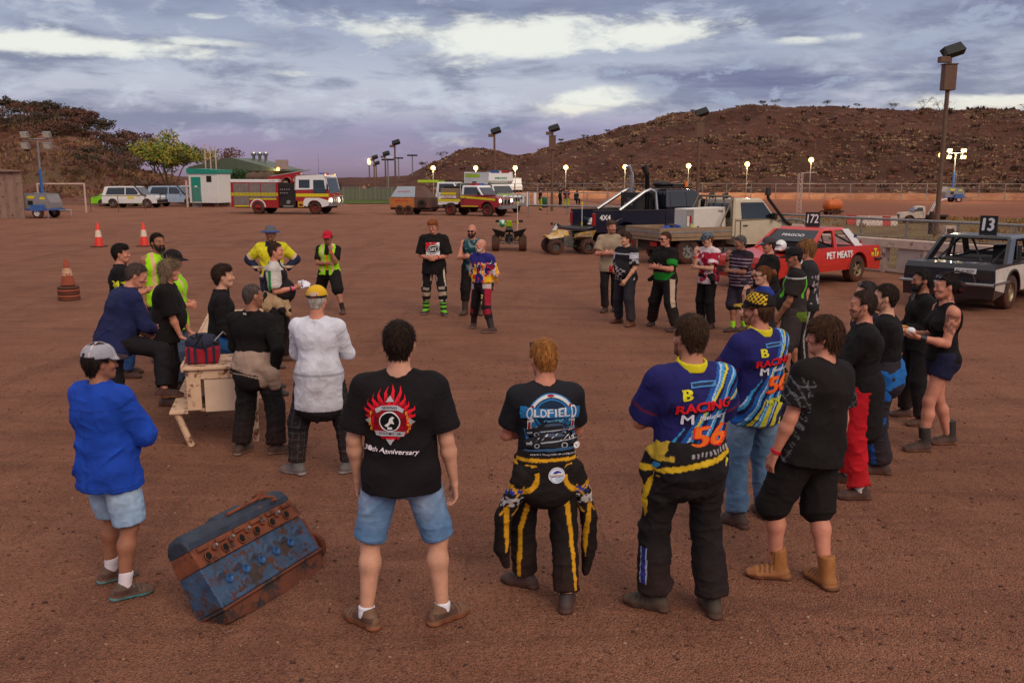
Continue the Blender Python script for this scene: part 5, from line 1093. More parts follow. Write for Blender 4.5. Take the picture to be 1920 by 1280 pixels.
p.shirt((18, 18, 20), hem=-.16, sleeve=.92, loose=.03, flare=.03); p.pants(mx, loose=.02, leg=1.48, hem=.075, name='motocross_trousers')
def mxboot(p, base, strap, sole=(190, 184, 176)):
    k = p.k
    for i in (0, 1):
        a, g, d = p.ank[i], p.foot[i], p.fdir[i]; f = Fld(g-.3*k, g+.5*k, p.res); side = np.cross(d, p.Ub); up = nv(p.knee[i]-a)
        f.cone(g+p.Ub*.05*k-d*.05*k, g+d*.12*k+p.Ub*.04*k, (.05*k, .05*k), (.052*k, .038*k), .02, side); f.cone(g+d*.12*k+p.Ub*.04*k, g+d*.17*k+p.Ub*.034*k, (.052*k, .038*k), (.044*k, .03*k), .02, side); f.cone(g+p.Ub*.06*k, a+up*.26*k, (.058*k, .056*k), (.068*k, .066*k), .025, d, 2); f.clip(g+p.Ub*.003, (0, 0, -1))
        def cf(V, N, g=g, d=d, side=side):
            z = (V-g)@p.Ub/k; y = (V-g)@d/k; c = np.tile(hx(base), (len(V), 1)); c[z < .03] = hx(sole)
            if strap: m = (np.mod(z*13+.1, 1) < .5) & (z > .07) & (z < .24) & (y > -.02); c[m] = hx(strap); c[(z > .26) & (z < .32) & (np.abs(((V-g)@side)/k) > .03)] = hx((200, 196, 190))
            return c
        p.put('boot', f, cf, [LEATHER])
mxboot(p, (28, 28, 30), (104, 200, 34)); p.band(0, (200, 30, 50), .9)
S_ = lambda P, k=.1: [(x*k, y*k) for x, y in P]
p.decal('shirt', [d_poly(S_([(-1.25, 1.3), (1.2, 1.35), (1.2, -1.3), (-1.25, -1.35)], .1), (220, 218, 222)), d_poly(S_([(-1.25, 1.3), (.9, 1.33), (-.6, .5), (-1.2, -.4)], .1), (206, 30, 46)), d_poly(S_([(-1.1, .1), (-.5, .95), (.7, 1.05), (1.3, .45), (1.1, -.2), (.3, -.75), (-.7, -.7)], .1), (26, 26, 30)), d_poly(S_([(-.95, .12), (-.45, .82), (.65, .92), (1.15, .42), (.98, -.14), (.25, -.62), (-.62, -.58)], .1), (226, 226, 230)), d_poly(S_([(-.8, .14), (-.4, .70), (.6, .78), (1.0, .40), (.86, -.08), (.22, -.5), (-.54, -.46)], .1), (26, 26, 30)), d_text('GET', .008, .015, .062, (226, 226, 230), .125, bold=.05, rot=6), d_text('RACING', 0, -.105, .032, (30, 30, 34), .2, bold=.05)], front=True, cw=.28, name='shield_print')
p = Person('bald man with goatee in teal sleeveless shirt, arms crossed, black trousers', feet=[(872, 590), (902, 590)], H=1.74, h=190, b=1.06, look=(6, -4), arms=('crossed', 'crossed'), skin='red', hair=(46, 34, 30), hairstyle='bald', res=.010, beard=.02)
p.shirt(lambda d: np.where(((d['v'] > 0) & (VN(d['u']*22, d['v'], d['w']*22) > .62) & (np.abs(d['u']) < .12))[:, None], hx((96, 120, 124)), hx((20, 62, 74))), hem=-.06, sleeve=0, loose=.018); p.pants(suitcol((22, 22, 25)), loose=.03, leg=1.5, hem=.08); mxboot(p, (60, 50, 42), None, (70, 60, 52)); p.shades(False); p.band(1, (20, 20, 24), .85, .03)
def flyj(d):
    u, v, w, t = d['u'], d['v'], d['w'], d['t']; n = VN(u*13+3, v*13, w*9); c = np.tile(hx((36, 36, 110)), (d['n'], 1)); n2 = VN(u*26, v*26+9, w*18)
    m = (w < .40) & (np.abs(u) > .03); setc(c, m & (n > .52), (214, 120, 30)); setc(c, m & (n > .62), (226, 176, 40)); setc(c, m & (np.abs(n-.5) < .035), (214, 206, 214)); setc(c, (t > .3) & (n < .40), (170, 30, 50)); setc(c, m & (n2 > .70), (190, 40, 44)); setc(c, (t > .05) & (np.abs(n-.44) < .03), (206, 200, 206)); setc(c, (np.abs(u-.06) < .06) & (w > .18) & (w < .36) & (v > 0) & (n2 > .4), (222, 170, 34)); return c
def flyp(d):
    c = np.tile(hx((26, 24, 29)), (d['n'], 1)); t, a = d['t'], d['ang']; setc(c, (t > .12) & (t < 1.0) & (a > 20) & (a < 110), (150, 26, 48)); setc(c, (t > .02) & (t < .26) & (np.abs(a) < 100) & (a > 0), (186, 170, 172)); setc(c, (np.abs(t-1.25) < .12) & (np.abs(a-30) < 50), (150, 26, 48)); setc(c, (np.abs(a-112) < 8) & (t > .2), (90, 86, 92)); setc(c, d['w'] > .01, (22, 20, 22)); return c
p = Person('bald man with white beard in orange and blue patterned motocross jersey, bottle behind his back', feet=[(888, 614), (922, 624)], H=1.62, h=-142, b=1.02, look=(22, -2), arms=(('behind'), ((.30, -.25, -1), (.05, -.35, -.95), None, None, .8)), skin='red', hair=(190, 180, 172), hairstyle='bald', res=.0095, beard=.02, toes=(-105, -172))
p.shirt(flyj, hem=.02, sleeve=1.85, collar='crew', loose=.03, fold=.016); p.pants(flyp, loose=.02, leg=1.55, hem=.075, name='motocross_trousers'); mxboot(p, (30, 29, 31), None, (180, 170, 160)); fly = p
p.decal('motocross_trousers', [d_text('FLY', 0, 0, .07, (216, 200, 130), .19, bold=.05, rot=-86)], front=True, cw=-.28, cx=.115, name='trouser_lettering')
# --- right hand side of the ring
p = Person('grey haired man in beige short sleeved shirt, arms crossed, beside the dark pickup', feet=[(1134, 585), (1152, 583)], H=1.80, h=-165, b=1.05, look=(-40, 0), arms=('crossed', 'crossed'), skin='red', hair=(96, 78, 66), hairstyle='full', res=.010, beard=.004)
p.shirt((152, 134, 114), hem=-.14, sleeve=.8, collar='polo', loose=.03); p.pants((22, 22, 26), loose=.014); p.shoes((36, 36, 38), shaft=.06, name='boot')
def checkt(d):
    c = np.tile(hx((24, 24, 30)), (d['n'], 1)); u, w, t = d['u'], d['w'], d['t']; m = (d['v'] > 0) & (w < .22+.5*u) & (t < .2); setc(c, m, (150, 148, 152)); setc(c, m & (np.mod(np.floor((u+w*.25)/.045)+np.floor(w/.05), 2) < 1), (20, 20, 24)); setc(c, (t > .02) & (t < .42), (190, 190, 206)); m = (t > .42) & (t < .75); setc(c, m & (VN(d['V'][:, 0]*26, d['V'][:, 1]*26, d['V'][:, 2]*26) > .5), (150, 150, 156)); setc(c, (np.abs(w-.43) < .008) & (d['v'] > 0), (170, 170, 180)); return c
p = Person('stout person in black and white checkered race shirt with tan boots', feet=[(1160, 605), (1184, 612)], H=1.67, h=-128, b=1.14, look=(16, 0), arms=(((.2, .1, -1), (-.3, .5, -.8), None, None, .6), ((.12, .05, -1), (-.5, .85, -.15), None, None, .7)), skin='pale', hair=(56, 40, 34), hairstyle='full', res=.0095, belly=.14)
p.shirt(checkt, hem=-.06, sleeve=.8, collar='crew', loose=.025); p.pants(suitcol((40, 40, 48)), loose=.03, hem=.085, name='race_suit'); p.shoes((82, 46, 30), (60, 36, 26), shaft=.05, name='boot'); check = p
def greent(d):
    c = np.tile(hx((20, 19, 21)), (d['n'], 1)); setc(c, (d['w'] < .14) & (d['w'] > -.0) & (d['v'] > -.05), (24, 124, 40)); setc(c, (d['t'] > .45) & (d['t'] < .9) & (d['sd'] == 0), (24, 124, 40)); setc(c, (np.abs(d['w']-.14) < .008), (60, 40, 46)); return c
def whitestripe(d): c = suitcol((22, 21, 23))(d); setc(c, (d['sd'] == 0) & (np.abs(d['ang']-70) < 27) & (d['t'] < 1.2) & (d['t'] > .06), (176, 154, 138)); return c
p = Person('man in glasses and black shirt with green panels, arms crossed, white stripe on trousers', feet=[(1222, 610), (1268, 622)], H=1.74, h=-128, b=1.08, look=(10, 0), arms=('crossed', 'crossed'), skin='red', hair=(62, 40, 32), hairstyle='recede', res=.0095, toes=(-105, -150), belly=.06)
p.shirt(greent, hem=-.05, sleeve=.8, collar='polo', loose=.025); p.pants(whitestripe, loose=.035, hem=.09, name='race_suit', fold=.02); p.tied((24, 22, 25), drop=.02, grow=.03, sleeves=[([(.18, .08, .03), (.25, .14, -.02)], (.05, .03))]); p.shoes((34, 32, 32)); p.shades(False)
def redt(d): n = VN(d['u']*14, d['v']*14, d['w']*14+d['p'].seed); c = np.tile(hx((160, 24, 52)), (d['n'], 1)); setc(c, n > .60, (206, 186, 196)); setc(c, (d['w'] < .08), (196, 180, 190)); setc(c, (d['w'] < .08) & (n > .55), (160, 40, 66)); setc(c, (d['t'] > .5) & (d['t'] < .66), (206, 186, 196)); setc(c, (d['t'] < .1) & (d['w'] > .47), (206, 190, 196)); return c
p = Person('youth in camouflage cap and red and white tee, hand at his mouth', capped=1, pos=(3.36, 15.5), H=1.68, h=-122, b=.98, look=(14, -14), arms=('chinlow', 'chin'), skin='pale', hair=(90, 60, 40), res=.0095)
p.shirt(redt, hem=-.10, sleeve=.75, loose=.025, flare=.02); p.pants(suitcol((22, 22, 25)), loose=.02, hem=.08, name='race_suit'); p.tied((22, 21, 24), drop=.02, grow=.03, sleeves=[([(-.15, .06, .03), (-.24, .1, -.02)], (.05, .03))]); p.shoes((30, 30, 32)); p.band(1, (200, 30, 60), .75)
p.cap((86, 98, 110), brim=(30, 32, 36), panel=lambda c, x, y, z: np.where((VN(x*40, y*40, z*40) > .55)[:, None], hx((52, 60, 70)), c))
def stripet(d): c = np.tile(hx((58, 34, 52)), (d['n'], 1)); q = np.mod(d['w']*17, 1); setc(c, q < .16, (170, 160, 172)); setc(c, (q > .5) & (q < .62), (30, 22, 34)); setc(c, (d['w'] > .47) & (d['t'] < .1), (34, 28, 40)); return c
p = Person('grey haired man in maroon striped polo with fist at mouth and green socks', feet=[(1374, 622), (1394, 620)], H=1.66, h=-118, b=1.08, look=(14, -10), arms=('chinlow', 'chin'), skin='tan', hair=(96, 92, 92), hairstyle='short', res=.0095, belly=.08)
p.shirt(stripet, hem=-.09, sleeve=.8, collar='polo', loose=.025); p.pants((46, 40, 52), leg=1.05, loose=.035, name='shorts'); p.shoes((36, 34, 36), (40, 40, 40), sock=(150, 216, 40), sockh=.2); p.shades(True); p.band(1, (28, 26, 28), .78, .025)
p = Person('heavy man in dark grey cap and black top in front of the red race car', capped=1, pos=(3.95, 13.9), H=1.70, h=-95, b=1.18, look=(0, -4), arms=('crossed', 'crossed'), skin='red', hair=(50, 34, 28), res=.010, belly=.1)
p.shirt((20, 19, 21), sleeve=1.9, hem=-.05, collar='crew'); p.pants((24, 24, 28), loose=.02); p.shoes((36, 34, 36)); p.cap((62, 58, 64), panel=lambda c, x, y, z: np.where(((z < .075) & (y > .1) & (np.abs(x) < .04))[:, None], hx((110, 120, 140)), c))
p = Person('woman with ginger hair in a bun and glasses, hand at her mouth', pos=(2.88, 10.3), H=1.60, h=-88, b=1.05, fem=True, look=(0, 0), arms=('chinlow', 'chin'), skin='pale', hair=(104, 62, 38), hairstyle='bun', res=.009)
def gin(d): c = np.tile(hx((26, 24, 36)), (d['n'], 1)); setc(c, (d['t'] > .2) & (VN(d['V'][:, 0]*40, d['V'][:, 1]*40, d['V'][:, 2]*12) > .6), (130, 116, 150)); setc(c, (d['w'] > .475) & (d['t'] < .15), (28, 50, 130)); return c
p.shirt(gin, hem=-.08, sleeve=.8, collar='polo', loose=.02); p.pants((26, 26, 30)); p.shoes((36, 34, 36)); p.shades(False)
p.decal('shirt', [d_poly([(-.03, .02), (.03, .02), (.03, -.02), (-.03, -.02)], (150, 176, 206))], cw=.43, cx=.05, name='sponsor_patch')
f = Fld(p.hc-.25, p.hc+.25, .008); f.ell(p.hp(0, -.125, .035), (.045, .042, .045), None, .02); p.put('hair_bun', f, lambda V, N: p.hairc*(.6+.8*VN(*(V*60).T)[:, None]), [HAIR], fold=.008, fs=(30, 30, 30))
def gpolo(d): c = np.tile(hx((44, 40, 40)), (d['n'], 1)); u, w, v = d['u'], d['w'], d['v']; setc(c, (np.abs(np.abs(u)-.13+.1*(w-.3)) < .018) & (w > .2), (86, 180, 40)); setc(c, w < .03, (86, 110, 34)); setc(c, (w > .46) & (d['t'] < .2), (26, 24, 26)); setc(c, np.abs(w-.455) < .006, (190, 190, 190)); return c
p = Person('dark skinned man in black cap and grey polo with lime piping, tan boots', capped=1, feet=[(1472, 722), (1490, 705)], H=1.76, h=-72, b=1.06, look=(-10, -8), arms=(((.1, .2, -1), (-.3, .5, -.9), None, None, .6), ((.12, .12, -1), (-.3, .5, -.9), None, None, .6)), skin='tan', hair=(24, 20, 18), hairstyle='crop', res=.009, belly=.1)
p.shirt(gpolo, hem=-.10, sleeve=.75, collar='polo', loose=.025); p.pants((52, 46, 46), leg=1.02, loose=.035, name='shorts'); p.shoes((140, 100, 62), (70, 52, 40), shaft=.06, sock=(30, 28, 30), sockh=.28, name='boot'); p.cap((22, 21, 23))
def sideprint(d): c = np.tile(hx((38, 38, 42)), (d['n'], 1)); setc(c, (d['v'] < -.05) & (VN(d['u']*30, d['v']*30, d['w']*30) > .55) & (d['w'] < .4) & (d['w'] > .02), (150, 140, 148)); return c
def piping(d): c = suitcol((26, 26, 30))(d); setc(c, np.abs(d['ang']-120) < 6, (150, 150, 150)); return c
p = Person('fair haired youth in charcoal tee standing before the red race car door', pos=(3.86, 11.8), H=1.80, h=-72, b=1.04, look=(-6, -6), arms='hang', skin='red', hair=(130, 90, 56), hairstyle='mop', res=.009)
p.shirt(sideprint, hem=-.08, sleeve=.75, loose=.025, flare=.02); p.pants(piping, loose=.03, hem=.085, name='race_suit'); p.shoes((40, 40, 42)); p.band(0, (200, 30, 50), .9)
p = Person('bearded man with receding hair, black tee and red race suit trousers', feet=[(1590, 905), (1610, 935)], H=1.71, h=-76, b=1.08, look=(0, 0), arms=(((.02, .60, -.8), (-.12, .35, .95), None, None, .8), ((.14, -.05, -1), (-.1, .35, -1), None, None, .6)), skin='red', hair=(44, 32, 28), hairstyle='recede', res=.0085, beard=.012)
p.shirt((18, 19, 22), hem=-.06, sleeve=1.9, loose=.02); p.pants(suitcol((176, 20, 34)), loose=.026, hem=.085, name='race_suit', fold=.018); p.tied((19, 19, 22), drop=.34, grow=.030, front=.3); p.shoes((40, 36, 36), sock=(200, 190, 190), sockh=.12)
p = Person('person with short dark hair and sunglasses on head, navy shirt, behind the bearded man', pos=(3.38, 8.55), H=1.62, h=-82, b=1.0, look=(0, 2), arms='hang', skin='pale', hair=(46, 40, 40), hairstyle='short', res=.009)
p.shirt(lambda d: np.where((np.abs(d['w']-.40-.8*np.abs(d['u'])) < .012)[:, None], hx((170, 120, 40)), hx((28, 26, 44))), hem=-.06, sleeve=.8, collar='polo'); p.pants((28, 28, 34)); p.shoes((40, 36, 36)); p.shades(True)
def bluesuit(d): c = suitcol((38, 36, 44))(d); m = (d['t'] < 1.0) & (VN(d['u']*5+2, d['v']*5, d['w']*7) > .46) & (d['v'] < .2); setc(c, m & (np.abs(d['ang']-95) < 60), (24, 84, 156)); setc(c, (np.abs(d['ang']-60) < 16) & (d['t'] > .9), (24, 84, 156)); return c
p = Person('dark haired man in black long sleeved top, grey race suit with blue panels', feet=[(1632, 880), (1650, 888)], H=1.70, h=-64, b=1.08, look=(-6, 0), arms=('crossed', 'crossed'), skin='pale', hair=(36, 26, 22), hairstyle='short', res=.0085, beard=.003)
p.shirt((17, 17, 20), sleeve=1.95, hem=.0, fold=.014); p.pants(bluesuit, loose=.035, hem=.092, name='race_suit', fold=.022); p.tied(lambda d: np.where((VN(d['u']*8, d['v']*8, d['w']*8) > .5)[:, None], hx((30, 96, 166)), hx((40, 38, 46))), drop=.06, grow=.028, front=.3); p.shoes((36, 34, 36))
p = Person('man with long dark beard, black shirt and black trousers beside the tank top woman', feet=[(1696, 780), (1728, 798)], H=1.66, h=-84, b=1.08, look=(0, 2), arms=('hold', ((.16, .2, -1), (-.4, .8, -.2), None, None, .7)), skin='tan', hair=(28, 24, 24), hairstyle='short', res=.009, beard=.13, toes=(-92, -92))
p.shirt((18, 18, 20), hem=-.08, sleeve=1.7, loose=.02); p.pants((21, 21, 25), loose=.025, hem=.08); p.shoes((48, 42, 38)); 
mb = MB(); pm = mat('black_pouch', (18, 17, 19), .8); c = p.pel+p.Rb*.0+p.Fb*.17-p.Ub*.02; mb.box(c, (.09, .12, .17), pm, -p.h); mb.build('belt_pouch', p.o, .012)
def tat(p, V, c):
    d = (V-p.sh[0]); al = d@nv(p.elb[0]-p.sh[0])/p.k; r = np.linalg.norm(d-np.outer(d@nv(p.elb[0]-p.sh[0]), nv(p.elb[0]-p.sh[0])), axis=1); n = VN(V[:, 0]*34, V[:, 1]*34, V[:, 2]*34); m = (al > .02) & (al < .20) & (r < .08) & (n > .5); c[m] = c[m]*.42
    m = (np.linalg.norm(V-p.nb, axis=1) < .09) & (VN(*(V*30).T) > .56); c[m] = c[m]*.5
p = Person('woman in black tank top and navy shorts with tattooed arm, holding a hot dog', feet=[(1728, 845), (1776, 832)], H=1.73, h=-88, b=1.04, fem=True, look=(0, 0), arms=(((.12, .20, -1), (-.12, .95, .22), (-.2, .9, .1), (-.5, 0, .8), .8), ((.12, .20, -1), (-.12, .95, .24), (-.2, .9, .1), (-.5, 0, .8), .8)), skin='red', hair=(28, 22, 22), hairstyle='bun', res=.0085, paint=tat, toes=(-92, -96))
p.shirt((17, 17, 20), hem=-.02, sleeve=0, loose=.008, fold=.008); p.pants((26, 30, 58), leg=.42, loose=.012, name='shorts'); p.shoes((44, 40, 40), (100, 74, 52), shaft=.14, name='boot', wide=1.1); p.band(0, (26, 30, 44), .86, .05); p.shades(True)
f = Fld(p.hc-.25, p.hc+.25, .008); f.ell(p.hp(0, -.125, .0), (.05, .05, .055), None, .02); p.put('hair_bun', f, lambda V, N: p.hairc*(.5+1.*VN(*(V*60).T)[:, None])+np.array((.06, .0, .0))*(VN(*(V*40).T) > .6)[:, None], [HAIR], fold=.014, fs=(30, 30, 30)); woman = p
# --- fire crew and onlookers far behind
def crew(label, px, py, h, top=(40, 30, 46), leg=(150, 160, 30), sit=False, arms='hold', H=1.78, group=None, cap=(30, 30, 38), off=0., look=(0, -5)):
    g = G(px, py); kw = dict(pelvis=(g.x, g.y, .55), lean=12) if sit else {}
    ft = None
    if sit: a = R(h); F = np.array([math.sin(a), math.cos(a), 0]); ft = [np.array(g)+F*.45-np.array([F[1], -F[0], 0])*.12, np.array(g)+F*.45+np.array([F[1], -F[0], 0])*.12]
    p = Person(label, pos=None if sit else (g.x, g.y), feet=[tuple(x) for x in ft] if sit else None, H=H, h=h, b=1.05, arms=arms, res=.019, hairstyle='short', capped=1 if cap else 0, look=look, group=group, **kw)
    p.shirt(top, hem=-.08, sleeve=.8, loose=.02, fold=.008); p.pants(leg, loose=.025, hem=.085, fold=.008); p.shoes((40, 36, 34), shaft=.08, name='boot')
    if cap: p.cap(cap)
    return p
crew('firefighter in lime trousers standing alone, side on, left of the pipe rail group', 1013, 394, 80)
crew('firefighter in maroon shirt and lime trousers, back turned, at the pipe fence', 1062, 391, 5, (90, 30, 44), arms='hangout')
crew('person in dark cap and dark shirt leaning on the pipe fence', 1050, 386, 60, (28, 28, 36), (30, 30, 36))
crew('seated person in dark clothes on the pipe fence', 1080, 384, 30, (30, 40, 48), (24, 36, 42), sit=True)
crew('shirtless person in blue shorts at the left end of the onlookers', 683, 372, 150, (170, 116, 92), (60, 80, 120), cap=None)
crew('tall onlooker in dark clothes standing among the group on the lawn', 691, 374, 120, (34, 30, 30), (40, 34, 32), cap=None, H=1.95)
for i, (x, y, t) in enumerate([(695, 374, (40, 110, 60)), (704, 376, (36, 70, 50)), (713, 375, (60, 120, 150)), (722, 376, (96, 40, 50))]):
    crew(['seated onlooker in bright green top on the lawn', 'seated onlooker in dark green top on the lawn', 'seated onlooker in light blue top on the lawn', 'seated onlooker in maroon top beside the orange trailer'][i], x, y, 100+30*i, t, (40, 36, 40), sit=True, cap=None)
# ============================================================ vehicles and things; vehicle axes: x forward, y left, z up
TYRE = mat('tyre_rubber', (30, 27, 26), .85, var=.2, scale=8, dust=.65, dz=.9)
DARK = mat('dark_underbody', (20, 18, 18), .85, dust=.5, dz=.8); BLKP = mat('black_plastic', (22, 22, 24), .6, dust=.3)
GLASS = mat('dark_window_glass', (20, 26, 32), .08, 0, 0, spec=1.); CHROME = mat('chrome_tube', (176, 176, 180), .28, .9, .05)
STEEL = mat('galvanised_steel', (140, 138, 138), .5, .6, .15, rust=.15); WHITE = mat('white_car_paint', (216, 216, 218), .35, coat=.4, dust=.25, dz=1.2, var=.06)
FRED = mat('fire_red_paint', (150, 18, 26), .35, coat=.4, dust=.4, dz=1., var=.08); YSTR = mat('yellow_reflective', (206, 190, 28), .5, var=.06); GREYP = mat('grey_shutter', (128, 118, 114), .5, .2, dust=.3)
RWHEEL = mat('red_wheel_paint', (122, 22, 28), .6, dust=.5, dz=1.); LAMP = mat('lit_headlamp', (255, 232, 190), emit=9.); AMBER = mat('lit_amber_lamp', (255, 170, 70), emit=3.); TAIL = mat('red_lens', (150, 16, 20), .3, 0, 0)
LGREEN = mat('lime_paint', (170, 200, 40), .5, dust=.2); TAN = mat('tan_tray_metal', (142, 120, 96), .55, .1, .15, dust=.5, dz=1.2); WTEXT = mat('white_lettering', (214, 210, 214), .6, 0, .03); RTEXT = mat('red_lettering', (180, 30, 36), .6, 0, .03); BTEXT = mat('black_lettering', (24, 22, 24), .6, 0, .03)
def wheel(par, x, y, r, w, rim, name='wheel', spokes=0, rr=.62, hub=None, steer=0.):
    sg = 1 if y > 0 else -1; m = MB(); h = w/2
    m.lathe([(r*.55, -h), (r*.9, -h), (r*.985, -h*.72), (r, -h*.4), (r, h*.4), (r*.985, h*.72), (r*.9, h), (r*.55, h)], TYRE, 26, (0, 0, 0), 'Y')
    for i in range(26):
        a = 6.283*i/26; m.box((math.cos(a)*r*.99, 0, math.sin(a)*r*.99), (r*.03, w*.86, r*.13), TYRE, Matrix.Rotation(-a, 3, 'Y'))
    o = m.build(name, par, loc=(x, y, r)); o.rotation_euler[2] = steer
    q = MB(); R_ = r*rr; q.lathe([(R_*1.02, sg*h*.95), (R_*.92, sg*h*.8), (R_*.86, sg*h*.25)], rim, 24, (0, 0, 0), 'Y') 
    q.cone((0, sg*h*.2, 0), (0, sg*h*.26, 0), R_*.95, R_*.95, DARK if spokes else rim, 20); q.cone((0, sg*h*.3, 0), (0, sg*h*.72, 0), R_*.26, R_*.2, hub or rim, 12)
    for i in range(spokes): a = 6.283*i/spokes; q.box((math.cos(a)*R_*.55, sg*h*.52, math.sin(a)*R_*.55), (R_*.85, h*.28, R_*.20), rim, Matrix.Rotation(-a, 3, 'Y'))
    if not spokes:
        for i in range(6): a = 6.283*i/6; q.cone((math.cos(a)*R_*.55, sg*h*.26, math.sin(a)*R_*.55), (math.cos(a)*R_*.55, sg*h*.30, math.sin(a)*R_*.55), R_*.13, R_*.13, DARK, 8)
    q.build('rim', o); return o
def arch_prof(x0, x1, zb, top, arches):        # lower body outline with wheel openings; top: list from front to back
    P = [(x0, zb)]
    for cx, r, cz in sorted(arches):
        for i in range(9): a = math.pi-math.pi*i/8; P.append((cx+r*math.cos(a), max(zb, cz+r*math.sin(a))))
    return P+[(x1, zb)]+top
def arc(m, cx, cz, ro, ri, y0, y1, mm, n=14):
    for i in range(n): a, b = math.pi*i/n, math.pi*(i+1)/n; P = [(r*math.cos(t)+cx, r*math.sin(t)+cz) for t, r in ((a, ri), (b, ri), (b, ro), (a, ro))]; m.hexa([(P[0][0], y0, P[0][1]), (P[3][0], y0, P[3][1]), (P[2][0], y0, P[2][1]), (P[1][0], y0, P[1][1]), (P[0][0], y1, P[0][1]), (P[3][0], y1, P[3][1]), (P[2][0], y1, P[2][1]), (P[1][0], y1, P[1][1])], mm)
def lens(par, name, x, y, z, r, m, ax='X', d=.03):
    q = MB(); v = {'X': (d, 0, 0), 'Y': (0, d, 0)}[ax]; q.cone((x, y, z), (x+v[0], y+v[1], z+v[2]), r, r*.9, m, 12); return q.build(name, par)
def plate(par, name, P, m, th=.02):           # flat polygon pane with thickness along its normal
    P = [vec(p) for p in P]; n = (P[1]-P[0]).cross(P[2]-P[0]).normalized()*th; k = len(P); q = MB()
    q.add([p+n*.5 for p in P]+[p-n*.5 for p in P], [tuple(range(k)), tuple(range(2*k-1, k-1, -1))]+[(i, i+k, (i+1) % k+k, (i+1) % k) for i in range(k)], m); return q.build(name, par)
# ---------------------------------------------------------------- fire engine
fe = empty('fire_engine', (-16.45, 67.1, 0), R(-9), 'red and white fire engine with grey shutters, yellow stripe and lit headlamps', 'fire engine')
m = MB(); m.prism([(-3.75, .50), (-2.35, .50), (-2.35, .46), (-.15, .46), (-.15, 2.24), (-3.75, 2.24)], -1.2, 1.2, FRED); m.build('body', fe, .03)
m = MB(); m.b6(-3.76, -.14, -1.215, 1.215, 2.245, 2.46, WHITE); m.build('top_panel', fe, .02)
for s in (-1, 1):
    for a, b in ((-3.55, -2.38), (-2.32, -1.5), (-1.44, -.32)):
        m = MB(); z0 = .62 if a < -3 else 1.12
        for i in range(int((2.2-z0)/.06)): m.b6(a, b, s*1.195, s*(1.215+.004*(i % 2)), z0+.06*i, z0+.06*i+.055, GREYP)
        m.build('shutter', fe)
    m = MB(); m.b6(-3.78, -.16, s*1.222, s*1.232, 1.30, 1.50, YSTR)
    for i in range(34): x = -3.74+i*.105; m.hexa([(x, s*1.233-.002, 1.34), (x+.04, s*1.233-.002, 1.34), (x+.04, s*1.233+.003, 1.34), (x, s*1.233+.003, 1.34), (x+.05, s*1.233-.002, 1.47), (x+.09, s*1.233-.002, 1.47), (x+.09, s*1.233+.003, 1.47), (x+.05, s*1.233+.003, 1.47)], BTEXT)
    m.b6(-2.36, -.3, s*1.21, s*1.228, 1.02, 1.10, YSTR); m.b6(-3.5, -2.4, s*1.21, s*1.228, .52, .60, YSTR); m.build('reflective_stripe', fe)
    m = MB(); m.b6(-.13, 1.1, s*.9, s*1.14, .55, 2.2, BLKP); m.b6(-.05, .5, s*1.14, s*1.17, 1.3, 1.9, DARK)
    for i in range(9): x, z = -.02+.16*(i % 5), 1.75-.25*(i//5); m.cone((x+.05, s*1.15, z), (x+.05, s*1.19, z), .05, .05, CHROME, 10)
    m.cone((.6, s*1.1, .85), (.6, s*1.26, .85), .16, .14, STEEL, 14); m.b6(.2, .95, s*.95, s*1.2, .5, .62, STEEL); m.build('pump_panel', fe)
    m = MB(); put_text(m, 'NEWMAN VFRS', (-2.0, s*1.217, 2.35), (-s*-1 if s < 0 else -1, 0, 0), (0, 0, 1), .15, RTEXT, 1.9, .03); put_text(m, 'fire rescue', (-.55, s*1.217, 2.35), (1 if s < 0 else -1, 0, 0), (0, 0, 1), .07, BTEXT, .4); m.build('lettering', fe)
m = MB(); m.lathe([(.30, -1.0), (.36, -1.0), (.36, 1.0), (.30, 1.0)], FRED, 16, (.45, 0, 2.3), 'Y'); m.build('hose_reel', fe)
m = MB(); cabp = [(1.15, .95), (3.30, .95), (3.62, 1.05), (3.66, 1.45), (3.42, 2.62), (3.2, 2.74), (1.25, 2.74), (1.15, 2.6)]
m.prism(cabp, -1.18, 1.18, FRED, lambda x, z: 1-.06*max(0, z-1.5)); m.build('cab', fe, .05)
m = MB(); m.prism([(1.14, 1.78), (3.60, 1.78), (3.425, 2.63), (3.2, 2.76), (1.25, 2.76), (1.14, 2.61)], -1.19, 1.19, WHITE, lambda x, z: 1-.06*max(0, z-1.5)); m.build('cab_upper', fe, .05)
